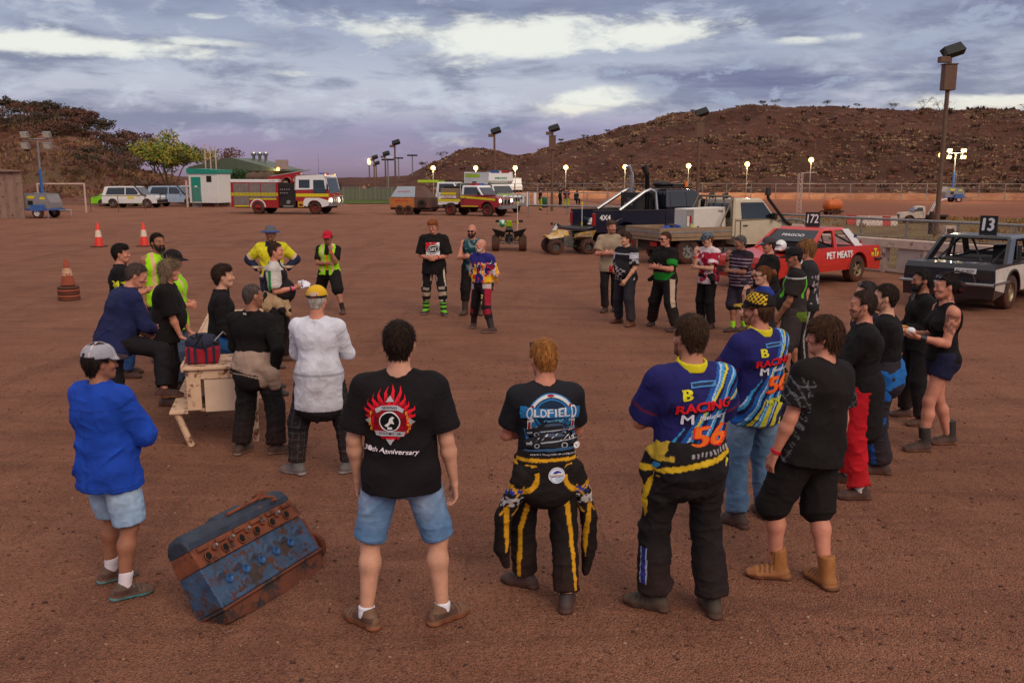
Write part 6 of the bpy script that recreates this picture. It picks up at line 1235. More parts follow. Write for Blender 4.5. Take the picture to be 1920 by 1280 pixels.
for s in (-1, 1):
    yy = lambda z: s*(1.195*(1-.06*max(0, z-1.5))+.008)
    for P in ([(1.42, 1.86), (2.22, 1.86), (2.22, 2.44), (1.42, 2.44)], [(2.5, 1.50), (3.42, 1.50), (3.28, 2.42), (2.5, 2.42)]): plate(fe, 'side_window', [(x, yy(z), z) for x, z in P], GLASS)
    m = MB(); m.b6(1.18, 3.66, s*1.183, s*1.197, 1.24, 1.46, YSTR); m.build('cab_stripe', fe)
    m = MB(); m.prism([(1.75, .98), (1.72, .62)]+[(2.55+.56*math.cos(a), .45+.56*math.sin(a)) for a in np.linspace(math.pi*.95, .1, 9)]+[(3.6, .62), (3.62, .98), (2.9, 1.16), (1.9, 1.16)], s*1.0, s*1.215, WHITE); m.build('wheel_guard', fe, .015)
    m = MB(); m.b6(1.3, 1.75, s*1.02, s*1.2, .5, .95, mat('yellow_step', (190, 130, 30), .6)); m.b6(1.38, 1.67, s*1.05, s*1.203, .58, .72, DARK); m.build('cab_step', fe)
    m = MB(); m.tube([(3.5, s*1.1, 2.2), (3.62, s*1.38, 2.2), (3.62, s*1.38, 2.0)], .018, BLKP); m.box((3.62, s*1.38, 1.9), (.06, .18, .4), BLKP); m.build('mirror', fe)
    wheel(fe, 2.55, s*1.0, .46, .3, RWHEEL); wheel(fe, -1.72, s*.98, .46, .5, RWHEEL)
    m = MB(); arc(m, -1.72, .48, .60, .52, s*1.19, s*1.235, WHITE); m.build('arch_trim', fe)
    lens(fe, 'headlight', 3.68, s*.82, 1.0, .15, LAMP); lens(fe, 'indicator', 3.35, s*.98, 2.78, .07, AMBER)
plate(fe, 'windscreen', [(3.67, -1.04, 1.52), (3.67, 1.04, 1.52), (3.455, .98, 2.55), (3.455, -.98, 2.55)], GLASS)
m = MB(); m.b6(3.6, 3.92, -1.15, 1.15, .58, .82, CHROME)
for y in (-.9, -.3, .3, .9): m.tube([(3.9, y, .6), (3.98, y, .9), (3.9, y, 1.25)], .035, CHROME)
m.tube([(3.9, -.95, 1.25), (3.92, 0, 1.25), (3.9, .95, 1.25)], .035, CHROME); m.build('bull_bar', fe)
m = MB(); m.b6(-3.6, 3.5, -.9, .9, .42, .6, DARK); m.b6(-.1, 1.2, -.85, .85, .6, 2., DARK); m.build('chassis', fe)
lad = mat('ladder_aluminium', (150, 148, 150), .4, .6); m = MB()
for y in (-.5, -.1): m.tube([(-1.1, y, 2.62), (1.9, y, 3.12)], .05, lad, 6)
for i in range(11): t = i/10; m.tube([(-1.0+2.8*t, -.5, 2.63+.48*t), (-1.0+2.8*t, -.1, 2.63+.48*t)], .02, lad, 5)
m.build('ladder', fe)
m = MB(); m.hexa([(-1.1, -.75, 2.47), (1.4, -.75, 2.6), (1.4, -.55, 2.6), (-1.1, -.55, 2.47), (-1.1, -.75, 2.62), (1.4, -.75, 3.0), (1.4, -.55, 3.0), (-1.1, -.55, 2.62)], FRED)
for x in (-.6, .1, .8): m.b6(x, x+.1, -.7, -.6, 2.3, 2.7, mat('cream_paint', (190, 178, 150), .6))
m.build('ladder_rack', fe)
cv = mat('brown_canvas', (88, 68, 58), .95, var=.3, bump=.02, bscale=8); m = MB()
for i in range(9): m.sphere((-2.7+.2*i, 0, 2.62), (.26, .8, .32+.08*math.sin(i*2.1)), cv)
m.build('canvas_cover', fe)
m = MB(); m.b6(2.75, 3.05, -.55, -.1, 2.76, 2.92, mat('blue_beacon', (40, 80, 150), .3)); m.b6(2.75, 3.05, .1, .55, 2.76, 2.92, TAIL); m.build('beacon', fe, .02)
m = MB(); m.cone((2.5, 0, 2.74), (2.5, 0, 4.3), .012, .006, BLKP, 5); m.build('aerial', fe)
# ---------------------------------------------------------------- shared cab and tray builder for the utilities
def ute(name, loc, rz, label, paint, L=5.1, W=1.85, hood=1.22, roof=1.98, tray=True, cat='ute', upper=None, r=.40, rim=None, snork=None, trays=None, group=None, sill=.55, cabx=(-.55, 1.0)):
    e = empty(name, loc, rz, label, cat, group); f = L/2; b = -L/2; xa, xb = f-.92, b+1.05; c0, c1 = cabx; h = W/2
    m = MB(); m.prism(arch_prof(c0, f, sill, [(f, hood-.18), (f-.1, hood-.04), (c1+.35, hood+.02), (c1, hood+.10), (c0, hood+.10)], [(xa, r+.1, r+.02)]), -h, h, paint, lambda x, z: 1-.05*max(0, z-.9)); m.build('body', e, .04)
    up = upper or paint; g = .16; m = MB(); z0 = hood+.105
    def ring(z, x0, x1, hh): return [(x0, -hh, z), (x1, -hh, z), (x1, hh, z), (x0, hh, z)]
    m.hexa(ring(z0, c0, c1+.28, h*.97)+ring(roof, c0+.04, c1-.28, h*.84), up); m.build('cab', e, .06)
    for s in (-1, 1):
        q = lambda x, z: (x, s*(h*.97-(h*.13)*(z-z0)/(roof-z0)+.008), z)
        plate(e, 'side_window', [q(c0+.25, z0+.05), q(c1+.12, z0+.05), q(c1-.28, roof-.12), q(c0+.25, roof-.12)], GLASS)
        m = MB(); m.b6(c0+.18, c0+.20, s*(h*.975), s*(h+.006), sill+.1, hood+.08, BTEXT); m.b6(c0+.3, c0+.46, s*h*.98, s*(h+.02), hood-.06, hood-.03, BLKP); m.build('door', e)
        m = MB(); m.box((c1+.02, s*(h+.1), z0+.12), (.1, .2, .2), BLKP); m.build('mirror', e, .02)
        wheel(e, xa, s*(h-.14), r, .26, rim or STEEL); wheel(e, xb, s*(h-.14), r, .26, rim or STEEL)
        m = MB(); arc(m, xa, r+.02, r+.15, r+.09, s*(h-.1), s*(h+.03), BLKP if rim is None else paint); m.build('flare', e)
    plate(e, 'windscreen', [(c1+.295, -h*.88, z0+.05), (c1+.295, h*.88, z0+.05), (c1-.245, h*.76, roof-.07), (c1-.245, -h*.76, roof-.07)], GLASS)
    plate(e, 'rear_window', [(c0-.005, -h*.7, z0+.08), (c0-.005, h*.7, z0+.08), (c0+.03, h*.62, roof-.15), (c0+.03, -h*.62, roof-.15)], GLASS)
    m = MB(); m.b6(f-.02, f+.03, -h*.55, h*.55, hood-.5, hood-.2, BLKP); m.build('grille', e)
    m = MB(); m.b6(b+.1, f-.1, -h*.5, h*.5, sill-.12, sill+.12, DARK); m.build('chassis', e)
    if snork:
        m = MB(); s = snork; m.tube([(c1+.75, s*(h+.03), hood-.05), (c1+.5, s*(h+.05), hood+.05), (c1-.12, s*(h*.9+.03), roof), (c1-.14, s*(h*.9+.03), roof+.14)], .05, BLKP); m.cone((c1-.14, s*(h*.9+.03), roof+.1), (c1-.14, s*(h*.9+.03), roof+.32), .10, .07, BLKP, 10); m.build('snorkel', e)
    return e, dict(f=f, b=b, h=h, xa=xa, xb=xb, c0=c0, c1=c1, z0=z0)
def bullbar(e, k, z=1.2, m_=None):
    m_ = m_ or STEEL; f, h = k['f'], k['h']; m = MB(); m.b6(f+.02, f+.28, -h, h, .52, .74, m_)
    for y in (-.62, -.22, .22, .62): m.tube([(f+.2, y*h, .7), (f+.24, y*h, z-.1), (f+.2, y*h*.95, z)], .032, m_)
    m.tube([(f+.2, -.62*h, z), (f+.22, 0, z+.02), (f+.2, .62*h, z)], .035, m_)
    for s in (-1, 1): m.tube([(f+.2, s*.62*h, z-.02), (f+.18, s*.98*h, z-.12), (f+.15, s*.98*h, .72)], .032, m_)
    m.build('bull_bar', e)
# fire ute
nr = G(835, 405.5)
e, k = ute('fire_ute', (-2.55, 63.2, 0), R(-33), 'maroon four wheel drive fire ute with white roof, yellow stripe and one bright headlamp', FRED, upper=WHITE, rim=RWHEEL, roof=2.06, hood=1.3, r=.44, sill=.62)
bullbar(e, k, 1.25)
for s in (-1, 1): lens(e, 'headlight', k['f'], s*.68, 1.05, .12, LAMP)
for s in (-1, 1):
    m = MB(); y = s*(k['h']+.006); m.hexa([(-.55, y-.004, 1.22), (2.3, y-.004, 1.06), (2.3, y+.004, 1.06), (-.55, y+.004, 1.22), (-.55, y-.004, 1.38), (2.3, y-.004, 1.2), (2.3, y+.004, 1.2), (-.55, y+.004, 1.38)], YSTR); m.b6(-.5, .9, y-.004, y+.004, .64, .70, YSTR); m.build('reflective_stripe', e)
m = MB(); m.b6(-2.5, -.62, -.95, .95, .95, 1.12, YSTR); m.b6(-2.35, -.72, -.8, .8, 1.12, 1.85, TAN); m.b6(-2.2, -.8, -.6, .6, 1.85, 2.0, DARK); m.build('tank_tray', e, .02)
m = MB(); m.b6(-2.2, -.9, -.97, -.955, 1.2, 1.36, WHITE); put_text(m, 'RESCUE', (-1.55, -.972, 1.28), (1, 0, 0), (0, 0, 1), .1, RTEXT, .8); m.b6(-2.2, -.9, -.97, -.958, 1.42, 1.58, YSTR); m.build('side_board', e)
m = MB()
for s in (-1, 1): m.tube([(-.62, s*.85, 1.0), (-.62, s*.85, 2.12), (-.62, 0, 2.14)], .03, STEEL)
m.b6(-.5, -.05, -.6, .6, 2.09, 2.18, BLKP); m.build('headboard', e)
m = MB(); m.b6(.0, .35, -.6, .0, 2.07, 2.2, TAIL); m.b6(.0, .35, .02, .6, 2.07, 2.2, mat('blue_beacon', (40, 80, 150))); m.build('light_bar', e, .02)
# tandem trailer
tr = empty('trailer', (-7.0, 65.4, 0), R(-14), 'orange tandem trailer with a sloping silver lid, hitched behind the fire ute', 'trailer')
OR = mat('dusty_orange_paint', (176, 106, 52), .6, dust=.5, dz=1.2, wear=(5, .62, (120, 70, 46))); BR = mat('brown_dusty_panel', (86, 62, 54), .7, dust=.5); SV = mat('silver_lid', (150, 158, 168), .35, .5, .08)
m = MB(); m.b6(-1.5, .35, -.9, .9, .5, 1.18, OR); m.b6(.351, 1.5, -.89, .89, .5, 1.17, BR); m.build('body', tr, .02)
m = MB(); m.hexa([(-1.48, -.88, 1.185), (1.48, -.88, 1.185), (1.48, .88, 1.185), (-1.48, .88, 1.185), (-1.1, -.3, 2.0), (.75, -.3, 2.0), (.75, .3, 2.0), (-1.1, .3, 2.0)], BR); m.build('canopy', tr, .02)
for s in (-1, 1):
    P = [(-1.4, s*.875, 1.23), (.4, s*.875, 1.23), (.25, s*.34, 1.96), (-1.08, s*.34, 1.96)]; o = plate(tr, 'lid', P, SV, .03); m = MB(); c = vec((-.5, s*.62, 1.62)); v = vec((0, -s*.54, .73)).normalized(); put_text(m, 'ALL THE GALLEY', c, (-s, 0, 0) if s > 0 else (1, 0, 0), v, .10, RTEXT, .9, .02, 0, .02); m.build('lettering', tr)
    for x in (-.75, -.08): wheel(tr, x, s*.82, .33, .22, DARK)
    m = MB(); put_text(m, 'HIRE & RACING', (-.6, s*.902, .98), (1 if s < 0 else -1, 0, 0), (0, 0, 1), .13, RTEXT, 1.0, .03); m.build('side_lettering', tr); lens(tr, 'tail_light', -1.53, s*.75, 1.0, .07, TAIL)
wheel(tr, .95, -.93, .3, .16, DARK, 'spare_wheel').location.z = .78
m = MB(); m.tube([(1.45, -.4, .5), (2.6, 0, .5), (1.45, .4, .5)], .05, DARK); m.b6(-1.5, 1.5, -.7, .7, .36, .5, DARK); m.build('drawbar', tr)
# ambulance
e, k = ute('ambulance', (-1.35, 70.6, 0), R(-58), 'white ambulance with boxy body, light bar and lime markings facing the camera', WHITE, L=5.6, roof=2.1, hood=1.32, r=.44, sill=.62, cat='ambulance', cabx=(-.1, 1.2))
bullbar(e, k, 1.3)
m = MB(); m.prism([(-2.75, .7), (-.15, .7), (-.15, 2.12), (.75, 2.14), (.95, 2.35), (.9, 2.95), (-2.75, 2.95)], -1.05, 1.05, WHITE); m.build('box_body', e, .06)
m = MB(); m.b6(.55, .92, -.8, -.1, 2.955, 3.1, mat('blue_beacon')); m.b6(.55, .92, .1, .8, 2.955, 3.1, TAIL); m.b6(.55, .9, -.09, .09, 2.955, 3.07, WHITE); m.build('light_bar', e, .02)
m = MB(); put_text(m, 'AMBULANCE', (.955, 0, 2.55), (0, 1, 0), (0, 0, 1), .16, mat('green_lettering', (40, 120, 80)), 1.1, .03, 0, .0); m.build('lettering', e)
for s in (-1, 1):
    m = MB(); m.b6(-2.7, -.4, s*1.045, s*1.058, 2.6, 2.85, LGREEN); m.b6(-2.7, -.1, s*1.045, s*1.058, 1.2, 1.5, LGREEN); m.b6(-1.6, -.9, s*1.05, s*1.06, 1.7, 2.3, GLASS); m.build('side_marking', e); lens(e, 'headlight', k['f'], s*.68, 1.08, .11, GLASS)
m = MB(); m.hexa([(1.5, -.8, 1.345), (2.6, -.75, 1.31), (2.6, .75, 1.31), (1.5, .8, 1.345), (1.5, -.8, 1.352), (2.6, -.75, 1.317), (2.6, .75, 1.317), (1.5, .8, 1.352)], LGREEN); m.build('bonnet_marking', e)
# white rescue ute behind the trailer
e, k = ute('rescue_ute', (-4.9, 70.5, 0), R(-22), 'white rescue ute with a lime roof pod partly hidden behind the orange trailer', WHITE, roof=2.25, hood=1.35, cabx=(-.6, 1.1), L=5.4)
m = MB(); m.b6(-2.6, -.65, -.9, .9, .9, 1.25, LGREEN); m.build('tray', e, .02)
m = MB(); m.b6(-2.8, -.6, .3, .75, 2.2, 2.4, LGREEN); m.build('roof_pod', e, .03)
m = MB(); m.tube([(-.5, -.6, 2.36), (1.0, -.6, 2.36)], .03, BLKP); m.tube([(-.5, .6, 2.36), (1.0, .6, 2.36)], .03, BLKP); [m.tube([(x, -.75, 2.36), (x, .75, 2.36)], .025, BLKP) for x in (-.4, .2, .8)]; m.build('roof_rack', e)
wheel(e, -1.2, -.8, .36, .24, STEEL, 'spare_wheel')
# ---------------------------------------------------------------- parked wagons at the left gate
def wagon(loc, rz, label, paint, L=4.9, W=1.9, H=1.85, sn=True, bar=True, stripe=True, group='parked cars by the left gate', low=False):
    e = empty('parked_car', loc, rz, label, 'car', group); f, b, h = L/2, -L/2, W/2; r = .38 if not low else .31; bl = H*.56; z = .42 if not low else .25
    m = MB(); m.prism(arch_prof(b, f, z, [(f, bl-.15), (f-.15, bl), (f-1.25, bl+.08), (b+.05, bl+.06), (b, bl-.1)], [(f-.9, r+.07, r), (b+.95, r+.07, r)]), -h, h, paint, lambda x, q: 1-.06*max(0, q-.8)); m.build('body', e, .05)
    gh = [(f-1.25, bl+.065), (f-1.95, H-.03), (f-2.2, H), (b+.45, H), (b+.25, H-.06), (b+.05, bl+.065)] if not low else [(f-1.3, bl+.065), (f-1.95, H-.03), (f-2.2, H), (b+1.2, H-.02), (b+.5, bl+.065)]
    m = MB(); m.prism(gh, -h, h, paint, lambda x, q: .985-.14*(q-bl)/(H-bl)); m.build('cabin', e, .05)
    for s in (-1, 1):
        yy = lambda q: s*(h*(.985-.14*(q-bl)/(H-bl))+.008)
        x1 = b+.45 if not low else b+1.0
        for P in ([(f-1.5, bl+.11), (f-2.02, H-.12), (f-2.75, H-.1), (f-2.75, bl+.11)], [(f-2.85, bl+.11), (f-2.85, H-.1), (x1+.12, H-.12), (x1-.1, bl+.11)]): plate(e, 'side_window', [(x, yy(q), q) for x, q in P], GLASS)
        for x in (f-.9, b+.95): wheel(e, x, s*(h-.13), r, .24, STEEL, spokes=6)
        lens(e, 'headlight', f-.06, s*h*.75, bl-.2, .11, GLASS); m = MB(); m.b6(b-.01, b+.1, s*h*.72, s*h*.98, bl-.25, bl+.0, TAIL); m.build('tail_light', e)
        m = MB(); m.box((f-1.55, s*(h+.09), bl+.15), (.12, .18, .14), paint); m.build('mirror', e, .02)
        if stripe: m = MB(); m.b6(b+.2, f-1.4, s*(h*.985), s*(h*.985+.012), bl-.03, bl+.03, YSTR); m.b6(f-2.6, f-2.0, s*(h*.99), s*(h*.985+.018), bl-.25, bl-.08, YSTR); m.build('stripe', e)
    plate(e, 'windscreen', [(f-1.235, -h*.88, bl+.1), (f-1.235, h*.88, bl+.1), (f-1.90, h*.78, H-.07), (f-1.90, -h*.78, H-.07)], GLASS)
    m = MB(); m.b6(f-.05, f+.14, -h*.95, h*.95, z+.05, z+.3, BLKP); m.b6(b-.1, b+.03, -h*.95, h*.95, z+.05, z+.25, BLKP)
    if bar: m.tube([(f+.12, -.6, z+.25), (f+.16, -.55, z+.75), (f+.16, .55, z+.75), (f+.12, .6, z+.25)], .04, BLKP)
    m.build('bumper', e)
    if sn: m = MB(); m.tube([(f-.9, -h-.02, bl), (f-1.3, -h-.02, bl+.12), (f-1.95, -h*.86, H+.02), (f-1.9, -h*.86, H+.12)], .05, BLKP); m.build('snorkel', e)
    return e
wagon((-33.0, 80.2, 0), R(-4), 'white four wheel drive wagon with yellow side stripe, nearest in the gate car row', WHITE)
wagon((-30.6, 83.8, 0), R(-6), 'silver blue wagon half hidden behind the yellow striped white wagon', mat('silver_blue_paint', (150, 170, 196), .35, coat=.4, dust=.3), stripe=False)
wagon((-29.6, 88.2, 0), R(-20), 'white wagon farthest back in the gate car row, beside the green tree', WHITE, stripe=False)
wagon((-36.1, 84.2, 0), R(10), 'lime green low car behind the white goal frame', mat('lime_car_paint', (120, 190, 30), .3, coat=.5), L=4.3, H=1.4, sn=False, bar=False, stripe=False, low=True)
# ---------------------------------------------------------------- quad bikes
QB = mat('quad_black_plastic', (20, 20, 22), .45); QE = mat('engine_alloy', (96, 94, 92), .5, .6, rust=.1)
def quad(loc, rz, label, body, acc):
    e = empty('quad_bike', loc, rz, label, 'quad bike'); 
    m = MB(); m.tube([(.62, 0, .45), (.3, 0, .5), (-.35, 0, .48), (-.55, 0, .3)], .035, QE); m.tube([(.55, .0, .3), (-.4, 0, .25), (-.6, 0, .28)], .035, QB); m.tube([(.5, 0, .5), (.42, 0, .8)], .03, QB); m.box((.05, 0, .40), (.34, .26, .32), QE); m.cone((-.05, -.13, .42), (-.05, .15, .42), .1, .1, QE, 12); m.tube([(.15, -.12, .45), (.2, -.2, .3), (-.3, -.22, .45), (-.62, -.2, .58)], [.025, .025, .03, .05], CHROME)
    for s in (-1, 1):
        m.tube([(.35, s*.1, .38), (.55, s*.42, .28), (.25, s*.1, .30)], .016, QE); m.tube([(.42, s*.12, .62), (.55, s*.36, .30)], .03, mat('yellow_spring', (200, 180, 40), .5)); m.tube([(.1, s*.16, .24), (-.2, s*.34, .26), (-.3, s*.2, .24)], .016, QB)
    m.tube([(-.55, -.45, .28), (-.55, .45, .28)], .028, QE); m.build('frame', e)
    for s in (-1, 1): wheel(e, .58, s*.47, .27, .20, QE, rr=.5); wheel(e, -.55, s*.48, .27, .27, QE, rr=.45)
    m = MB(); m.hexa([(-.62, -.16, .68), (.05, -.13, .66), (.05, .13, .66), (-.62, .16, .68), (-.66, -.13, .77), (.05, -.08, .75), (.05, .08, .75), (-.66, .13, .77)], QB); m.build('seat', e, .03)
    m = MB()
    for s in (-1, 1): m.hexa([(-.72, s*.16, .48), (-.15, s*.16, .52), (-.2, s*.50, .60), (-.72, s*.46, .56), (-.80, s*.17, .70), (-.15, s*.17, .66), (-.25, s*.56, .74), (-.80, s*.62, .82)], body); m.hexa([(.2, s*.14, .62), (.86, s*.14, .6), (.82, s*.50, .52), (.32, s*.50, .58), (.2, s*.14, .65), (.86, s*.14, .63), (.82, s*.48, .56), (.32, s*.48, .66)], body)
    m.hexa([(.0, -.12, .62), (.75, -.14, .58), (.75, .14, .58), (.0, .12, .62), (.05, -.09, .78), (.45, -.12, .82), (.45, .12, .82), (.05, .09, .78)], body); m.build('fairing', e, .02)
    m = MB(); m.hexa([(.48, -.12, .80), (.58, -.10, .78), (.58, .10, .78), (.48, .12, .80), (.36, -.10, 1.02), (.42, -.08, 1.02), (.42, .08, 1.02), (.36, .10, 1.02)], acc); m.build('number_plate_cover', e, .015)
    m = MB(); m.tube([(.42, -.42, .98), (.42, -.16, 1.0), (.44, 0, .9), (.42, .16, 1.0), (.42, .42, .98)], .014, QB)
    for s in (-1, 1): m.tube([(.42, s*.30, .98), (.42, s*.43, .975)], .022, QB); m.box((.5, s*.42, 1.0), (.04, .16, .09), QB)
    m.build('handlebar', e)
    m = MB(); m.tube([(-.55, -.28, .4), (-.55, -.3, 1.75)], .012, WHITE, 5); m.cone((-.55, -.3, 1.62), (-.55, -.3, 1.75), .03, .03, YSTR, 8); m.cone((-.55, -.3, .95), (-.55, -.3, 1.05), .03, .03, YSTR, 8); m.build('whip_flag', e); return e
HELM = []
def helmet(loc, rz, label, base, c2, moto=False):
    e = empty('helmet', loc, rz, label, 'helmet'); m = MB(); m.sphere((0, 0, .13), (.145, .125, .135), base, 20, 12); m.build('shell', e)
    m = MB(); m.b6(.02, .155, -.085, .085, .02, .075, base); m.build('chin_bar', e, .03)
    m = MB(); m.sphere((.02, 0, .14), (.132, .116, .062), mat('visor_tint', (44, 70, 110), .1, 0, 0, spec=.9) if not moto else BLKP, 18, 8); m.build('visor', e)
    if moto: m = MB(); m.hexa([(.05, -.09, .22), (.24, -.07, .24), (.24, .07, .24), (.05, .09, .22), (.05, -.09, .235), (.24, -.07, .25), (.24, .07, .25), (.05, .09, .235)], c2); m.b6(-.08, .05, -.128, .128, .1, .14, c2); m.build('peak', e)
    return e
quad((-.1, 32.9, 0), R(90), 'black quad bike with lime front cover seen from behind', QB, mat('lime_plastic', (190, 220, 30), .5))
quad((1.95, 31.3, 0), R(180+12), 'yellow and white quad bike standing side on by the pickup tailgate', mat('yellow_white_plastic', (196, 150, 40), .5, wear=(9, .5, (190, 186, 180))), mat('white_plastic', (206, 206, 206), .5))
helmet((-.36, 33.2, .80), R(90), 'green and white helmet hanging on the handlebar of the black quad bike', mat('green_white_shell', (40, 150, 70), .3, wear=(8, .5, (210, 214, 214))), WHITE, True)
# ---------------------------------------------------------------- blue pickup
BLUE = mat('dark_blue_paint', (15, 24, 46), .25, coat=.7, var=.06, dust=.3, dz=1.)
pk = empty('pickup_truck', (5.05, 33.0, 0), R(20), 'dark blue pickup truck with chrome sport bars, twin exhaust stacks and lowered tailgate', 'pickup truck')
m = MB(); m.prism(arch_prof(-2.75, -.02, .72, [(-.02, 1.42), (-2.75, 1.42)], [(-1.55, .56, .52)]), -1.0, -.86, BLUE); m.prism(arch_prof(-2.75, -.02, .72, [(-.02, 1.42), (-2.75, 1.42)], [(-1.55, .56, .52)]), .86, 1.0, BLUE); m.b6(-.14, -.0, -.86, .86, .72, 1.42, BLUE); m.b6(-2.72, -.15, -.86, .86, .78, .86, BLKP); m.build('bed', pk, .03)
m = MB(); [m.b6(-2.76, 0, s*.84, s*1.015, 1.421, 1.47, BLKP) for s in (-1, 1)]; m.build('bed_rail', pk, .01)
m = MB(); m.b6(-3.42, -2.78, -.84, .84, .78, .87, BLUE); m.b6(-3.38, -2.85, -.75, .75, .871, .885, BLKP); m.build('tailgate', pk, .02)
for s in (-1, 1):
    m = MB(); m.b6(-2.79, -2.70, s*.86, s*1.008, .95, 1.36, TAIL); m.build('tail_light', pk, .015)
    m = MB(); arc(m, -1.55, .52, .68, .55, s*.9, s*1.07, BLUE); m.build('flare', pk)
    m = MB(); put_text(m, '4X4', (-2.35, s*1.002, 1.22), (1 if s < 0 else -1, 0, 0), (0, 0, 1), .18, WTEXT, .42, .04); m.build('lettering', pk)
    m = MB(); m.tube([(-1.75, s*.88, 1.45), (-.75, s*.80, 2.08), (-.52, s*.78, 2.16), (-.34, s*.8, 2.08), (-.28, s*.86, 1.45)], .065, CHROME); m.build('sport_bar', pk)
    m = MB(); x, y = (-.55, s*.6); m.tube([(x, y, 1.3), (x, y, 2.6), (x-.02, y, 2.75)], .085, CHROME if s > 0 else mat('dark_stack', (34, 32, 34), .3, .8), 14); m.cone((x-.03, y, 2.7), (x-.16, y, 2.98), .085, .11, BLKP if s < 0 else CHROME, 14); m.build('exhaust_stack', pk)
    for x in (-1.55, 2.15): wheel(pk, x, s*.88, .45, .32, STEEL, spokes=5)
m = MB(); m.prism(arch_prof(.0, 3.0, .7, [(3.0, 1.25), (2.9, 1.45), (1.75, 1.5), (.0, 1.5)], [(2.15, .56, .52)]), -1.0, 1.0, BLUE); m.build('body', pk, .05)
m = MB(); m.hexa([(.02, -.98, 1.505), (1.95, -.98, 1.505), (1.95, .98, 1.505), (.02, .98, 1.505), (.08, -.82, 2.16), (1.25, -.82, 2.16), (1.25, .82, 2.16), (.08, .82, 2.16)], BLUE); m.build('cab', pk, .06)
for s in (-1, 1):
    q = lambda x, z: (x, s*(.98-.16*(z-1.5)/.66+.008), z); plate(pk, 'side_window', [q(.2, 1.56), q(.75, 1.56), q(.75, 2.06), q(.22, 2.06)], GLASS); plate(pk, 'front_window', [q(.85, 1.56), q(1.75, 1.56), q(1.25, 2.06), q(.85, 2.06)], GLASS)
    m = MB(); m.box((1.5, s*1.12, 1.7), (.1, .22, .26), BLKP); m.build('mirror', pk, .02)
m = MB(); put_text(m, 'DLB', (.48, -.905, 1.72), (1, 0, 0), (0, .24, 1), .14, WTEXT, .42, .03, .2, .012); m.build('window_lettering', pk)
plate(pk, 'rear_window', [(.0, -.7, 1.58), (.0, .7, 1.58), (.05, .62, 2.05), (.05, -.62, 2.05)], GLASS)
m = MB(); m.b6(-.95, -.32, -.62, .62, 1.0, 2.05, BLKP); m.cone((-.964, .25, 1.65), (-.96, .25, 1.65), .06, .06, CHROME, 12); m.cone((-.964, -.25, 1.65), (-.96, -.25, 1.65), .06, .06, CHROME, 12); put_text(m, 'TJM', (-.952, 0, 1.8), (0, -1, 0), (0, 0, 1), .12, STEEL, .25); m.build('bed_toolbox', pk, .03)
m = MB(); m.tube([(.0, -.7, 2.22), (1.2, -.7, 2.22), (1.2, .7, 2.22), (0, .7, 2.22), (0, -.7, 2.22)], .025, BLKP)
for i in range(5): m.tube([(.2+.22*i, -.7, 2.21), (.2+.22*i, .7, 2.21)], .015, BLKP)
m.sphere((.25, -.2, 2.34), (.35, .3, .12), BLKP); m.b6(.6, 1.15, -.4, .5, 2.24, 2.34, BLKP); m.tube([(.3, .1, 2.3), (.9, -.3, 2.42)], .03, TAN); m.build('roof_rack', pk)
m = MB(); m.cone((1.1, -.45, 2.24), (1.1, -.45, 2.42), .06, .05, mat('orange_beacon', (220, 110, 30), .3), 12); m.build('beacon', pk)
m = MB(); m.b6(-2.9, -2.78, -.95, .95, .5, .68, STEEL); m.b6(2.98, 3.15, -.98, .98, .5, .75, STEEL); m.b6(-2.7, 2.9, -.5, .5, .5, .72, DARK); m.build('bumper', pk)
helmet((2.86, 32.85, .885), R(200), 'white blue and green helmet resting on the lowered tailgate', WHITE, mat('teal_shell', (40, 120, 110), .3), True)
# ---------------------------------------------------------------- beige tray ute
CR = mat('cream_white_paint', (186, 174, 152), .35, coat=.4, dust=.35, dz=1.2, var=.06)
u0 = Vector((4.36, 26.8, 0)); ud = Vector((math.cos(R(24)), math.sin(R(24)), 0)); un = Vector((-ud.y, ud.x, 0)); uc = u0+ud*2.75+un*.93
e, k = ute('tray_ute', uc, R(24), 'cream single cab ute with a tan drop side tray and black snorkel', CR, L=5.5, roof=1.93, hood=1.16, r=.40, snork=-1, cabx=(-.02, 1.35), W=1.8, sill=.55); bullbar(e, k, 1.2)
m = MB(); m.b6(-2.75, -.2, -.93, .93, .74, .82, TAN); m.build('tray_deck', e)
for s in (-1, 1):
    m = MB(); m.b6(-2.75, -.2, s*.93, s*.965, .72, 1.10, TAN); m.b6(-2.75, -.2, s*.966, s*.975, .94, .99, STEEL); m.b6(-2.75, -.2, s*.966, s*.972, .80, .815, BTEXT); m.build('drop_side', e, .006)
    m = MB(); m.b6(-.16, -.08, s*.86, s*.94, .8, 1.95, CR); m.build('post', e)
m = MB(); m.b6(-2.79, -2.755, -.965, .965, .72, 1.10, TAN); m.b6(-2.797, -2.79, -.96, .96, .94, .99, STEEL); m.b6(-2.797, -2.79, -.96, .96, .80, .815, BTEXT); m.build('tail_board', e, .006)
m = MB(); hb = mat('headboard_steel', (120, 104, 88), .5, .4)
m.tube([(-.14, -.9, .85), (-.14, -.9, 1.85), (-.14, -.78, 2.0), (-.14, .78, 2.0), (-.14, .9, 1.85), (-.14, .9, .85)], .035, hb)
for y in (-.45, 0, .45): m.tube([(-.14, y, .85), (-.14, y, 2.0)], .02, hb)
for z in (1.2, 1.6): m.tube([(-.14, -.9, z), (-.14, .9, z)], .02, hb)
m.tube([(-.14, -.9, 2.0), (-.6, -.9, 1.1)], .025, hb); m.tube([(-.14, .9, 2.0), (-.6, .9, 1.1)], .025, hb); m.build('headboard', e)
for y in (-.35, .35): m = MB(); m.cone((.02, y, 2.02), (-.12, y, 2.02), .10, .05, BLKP, 12); m.cone((-.08, y, 1.98), (-.12, y, 1.9), .02, .02, BLKP, 6); m.build('work_lamp', e)
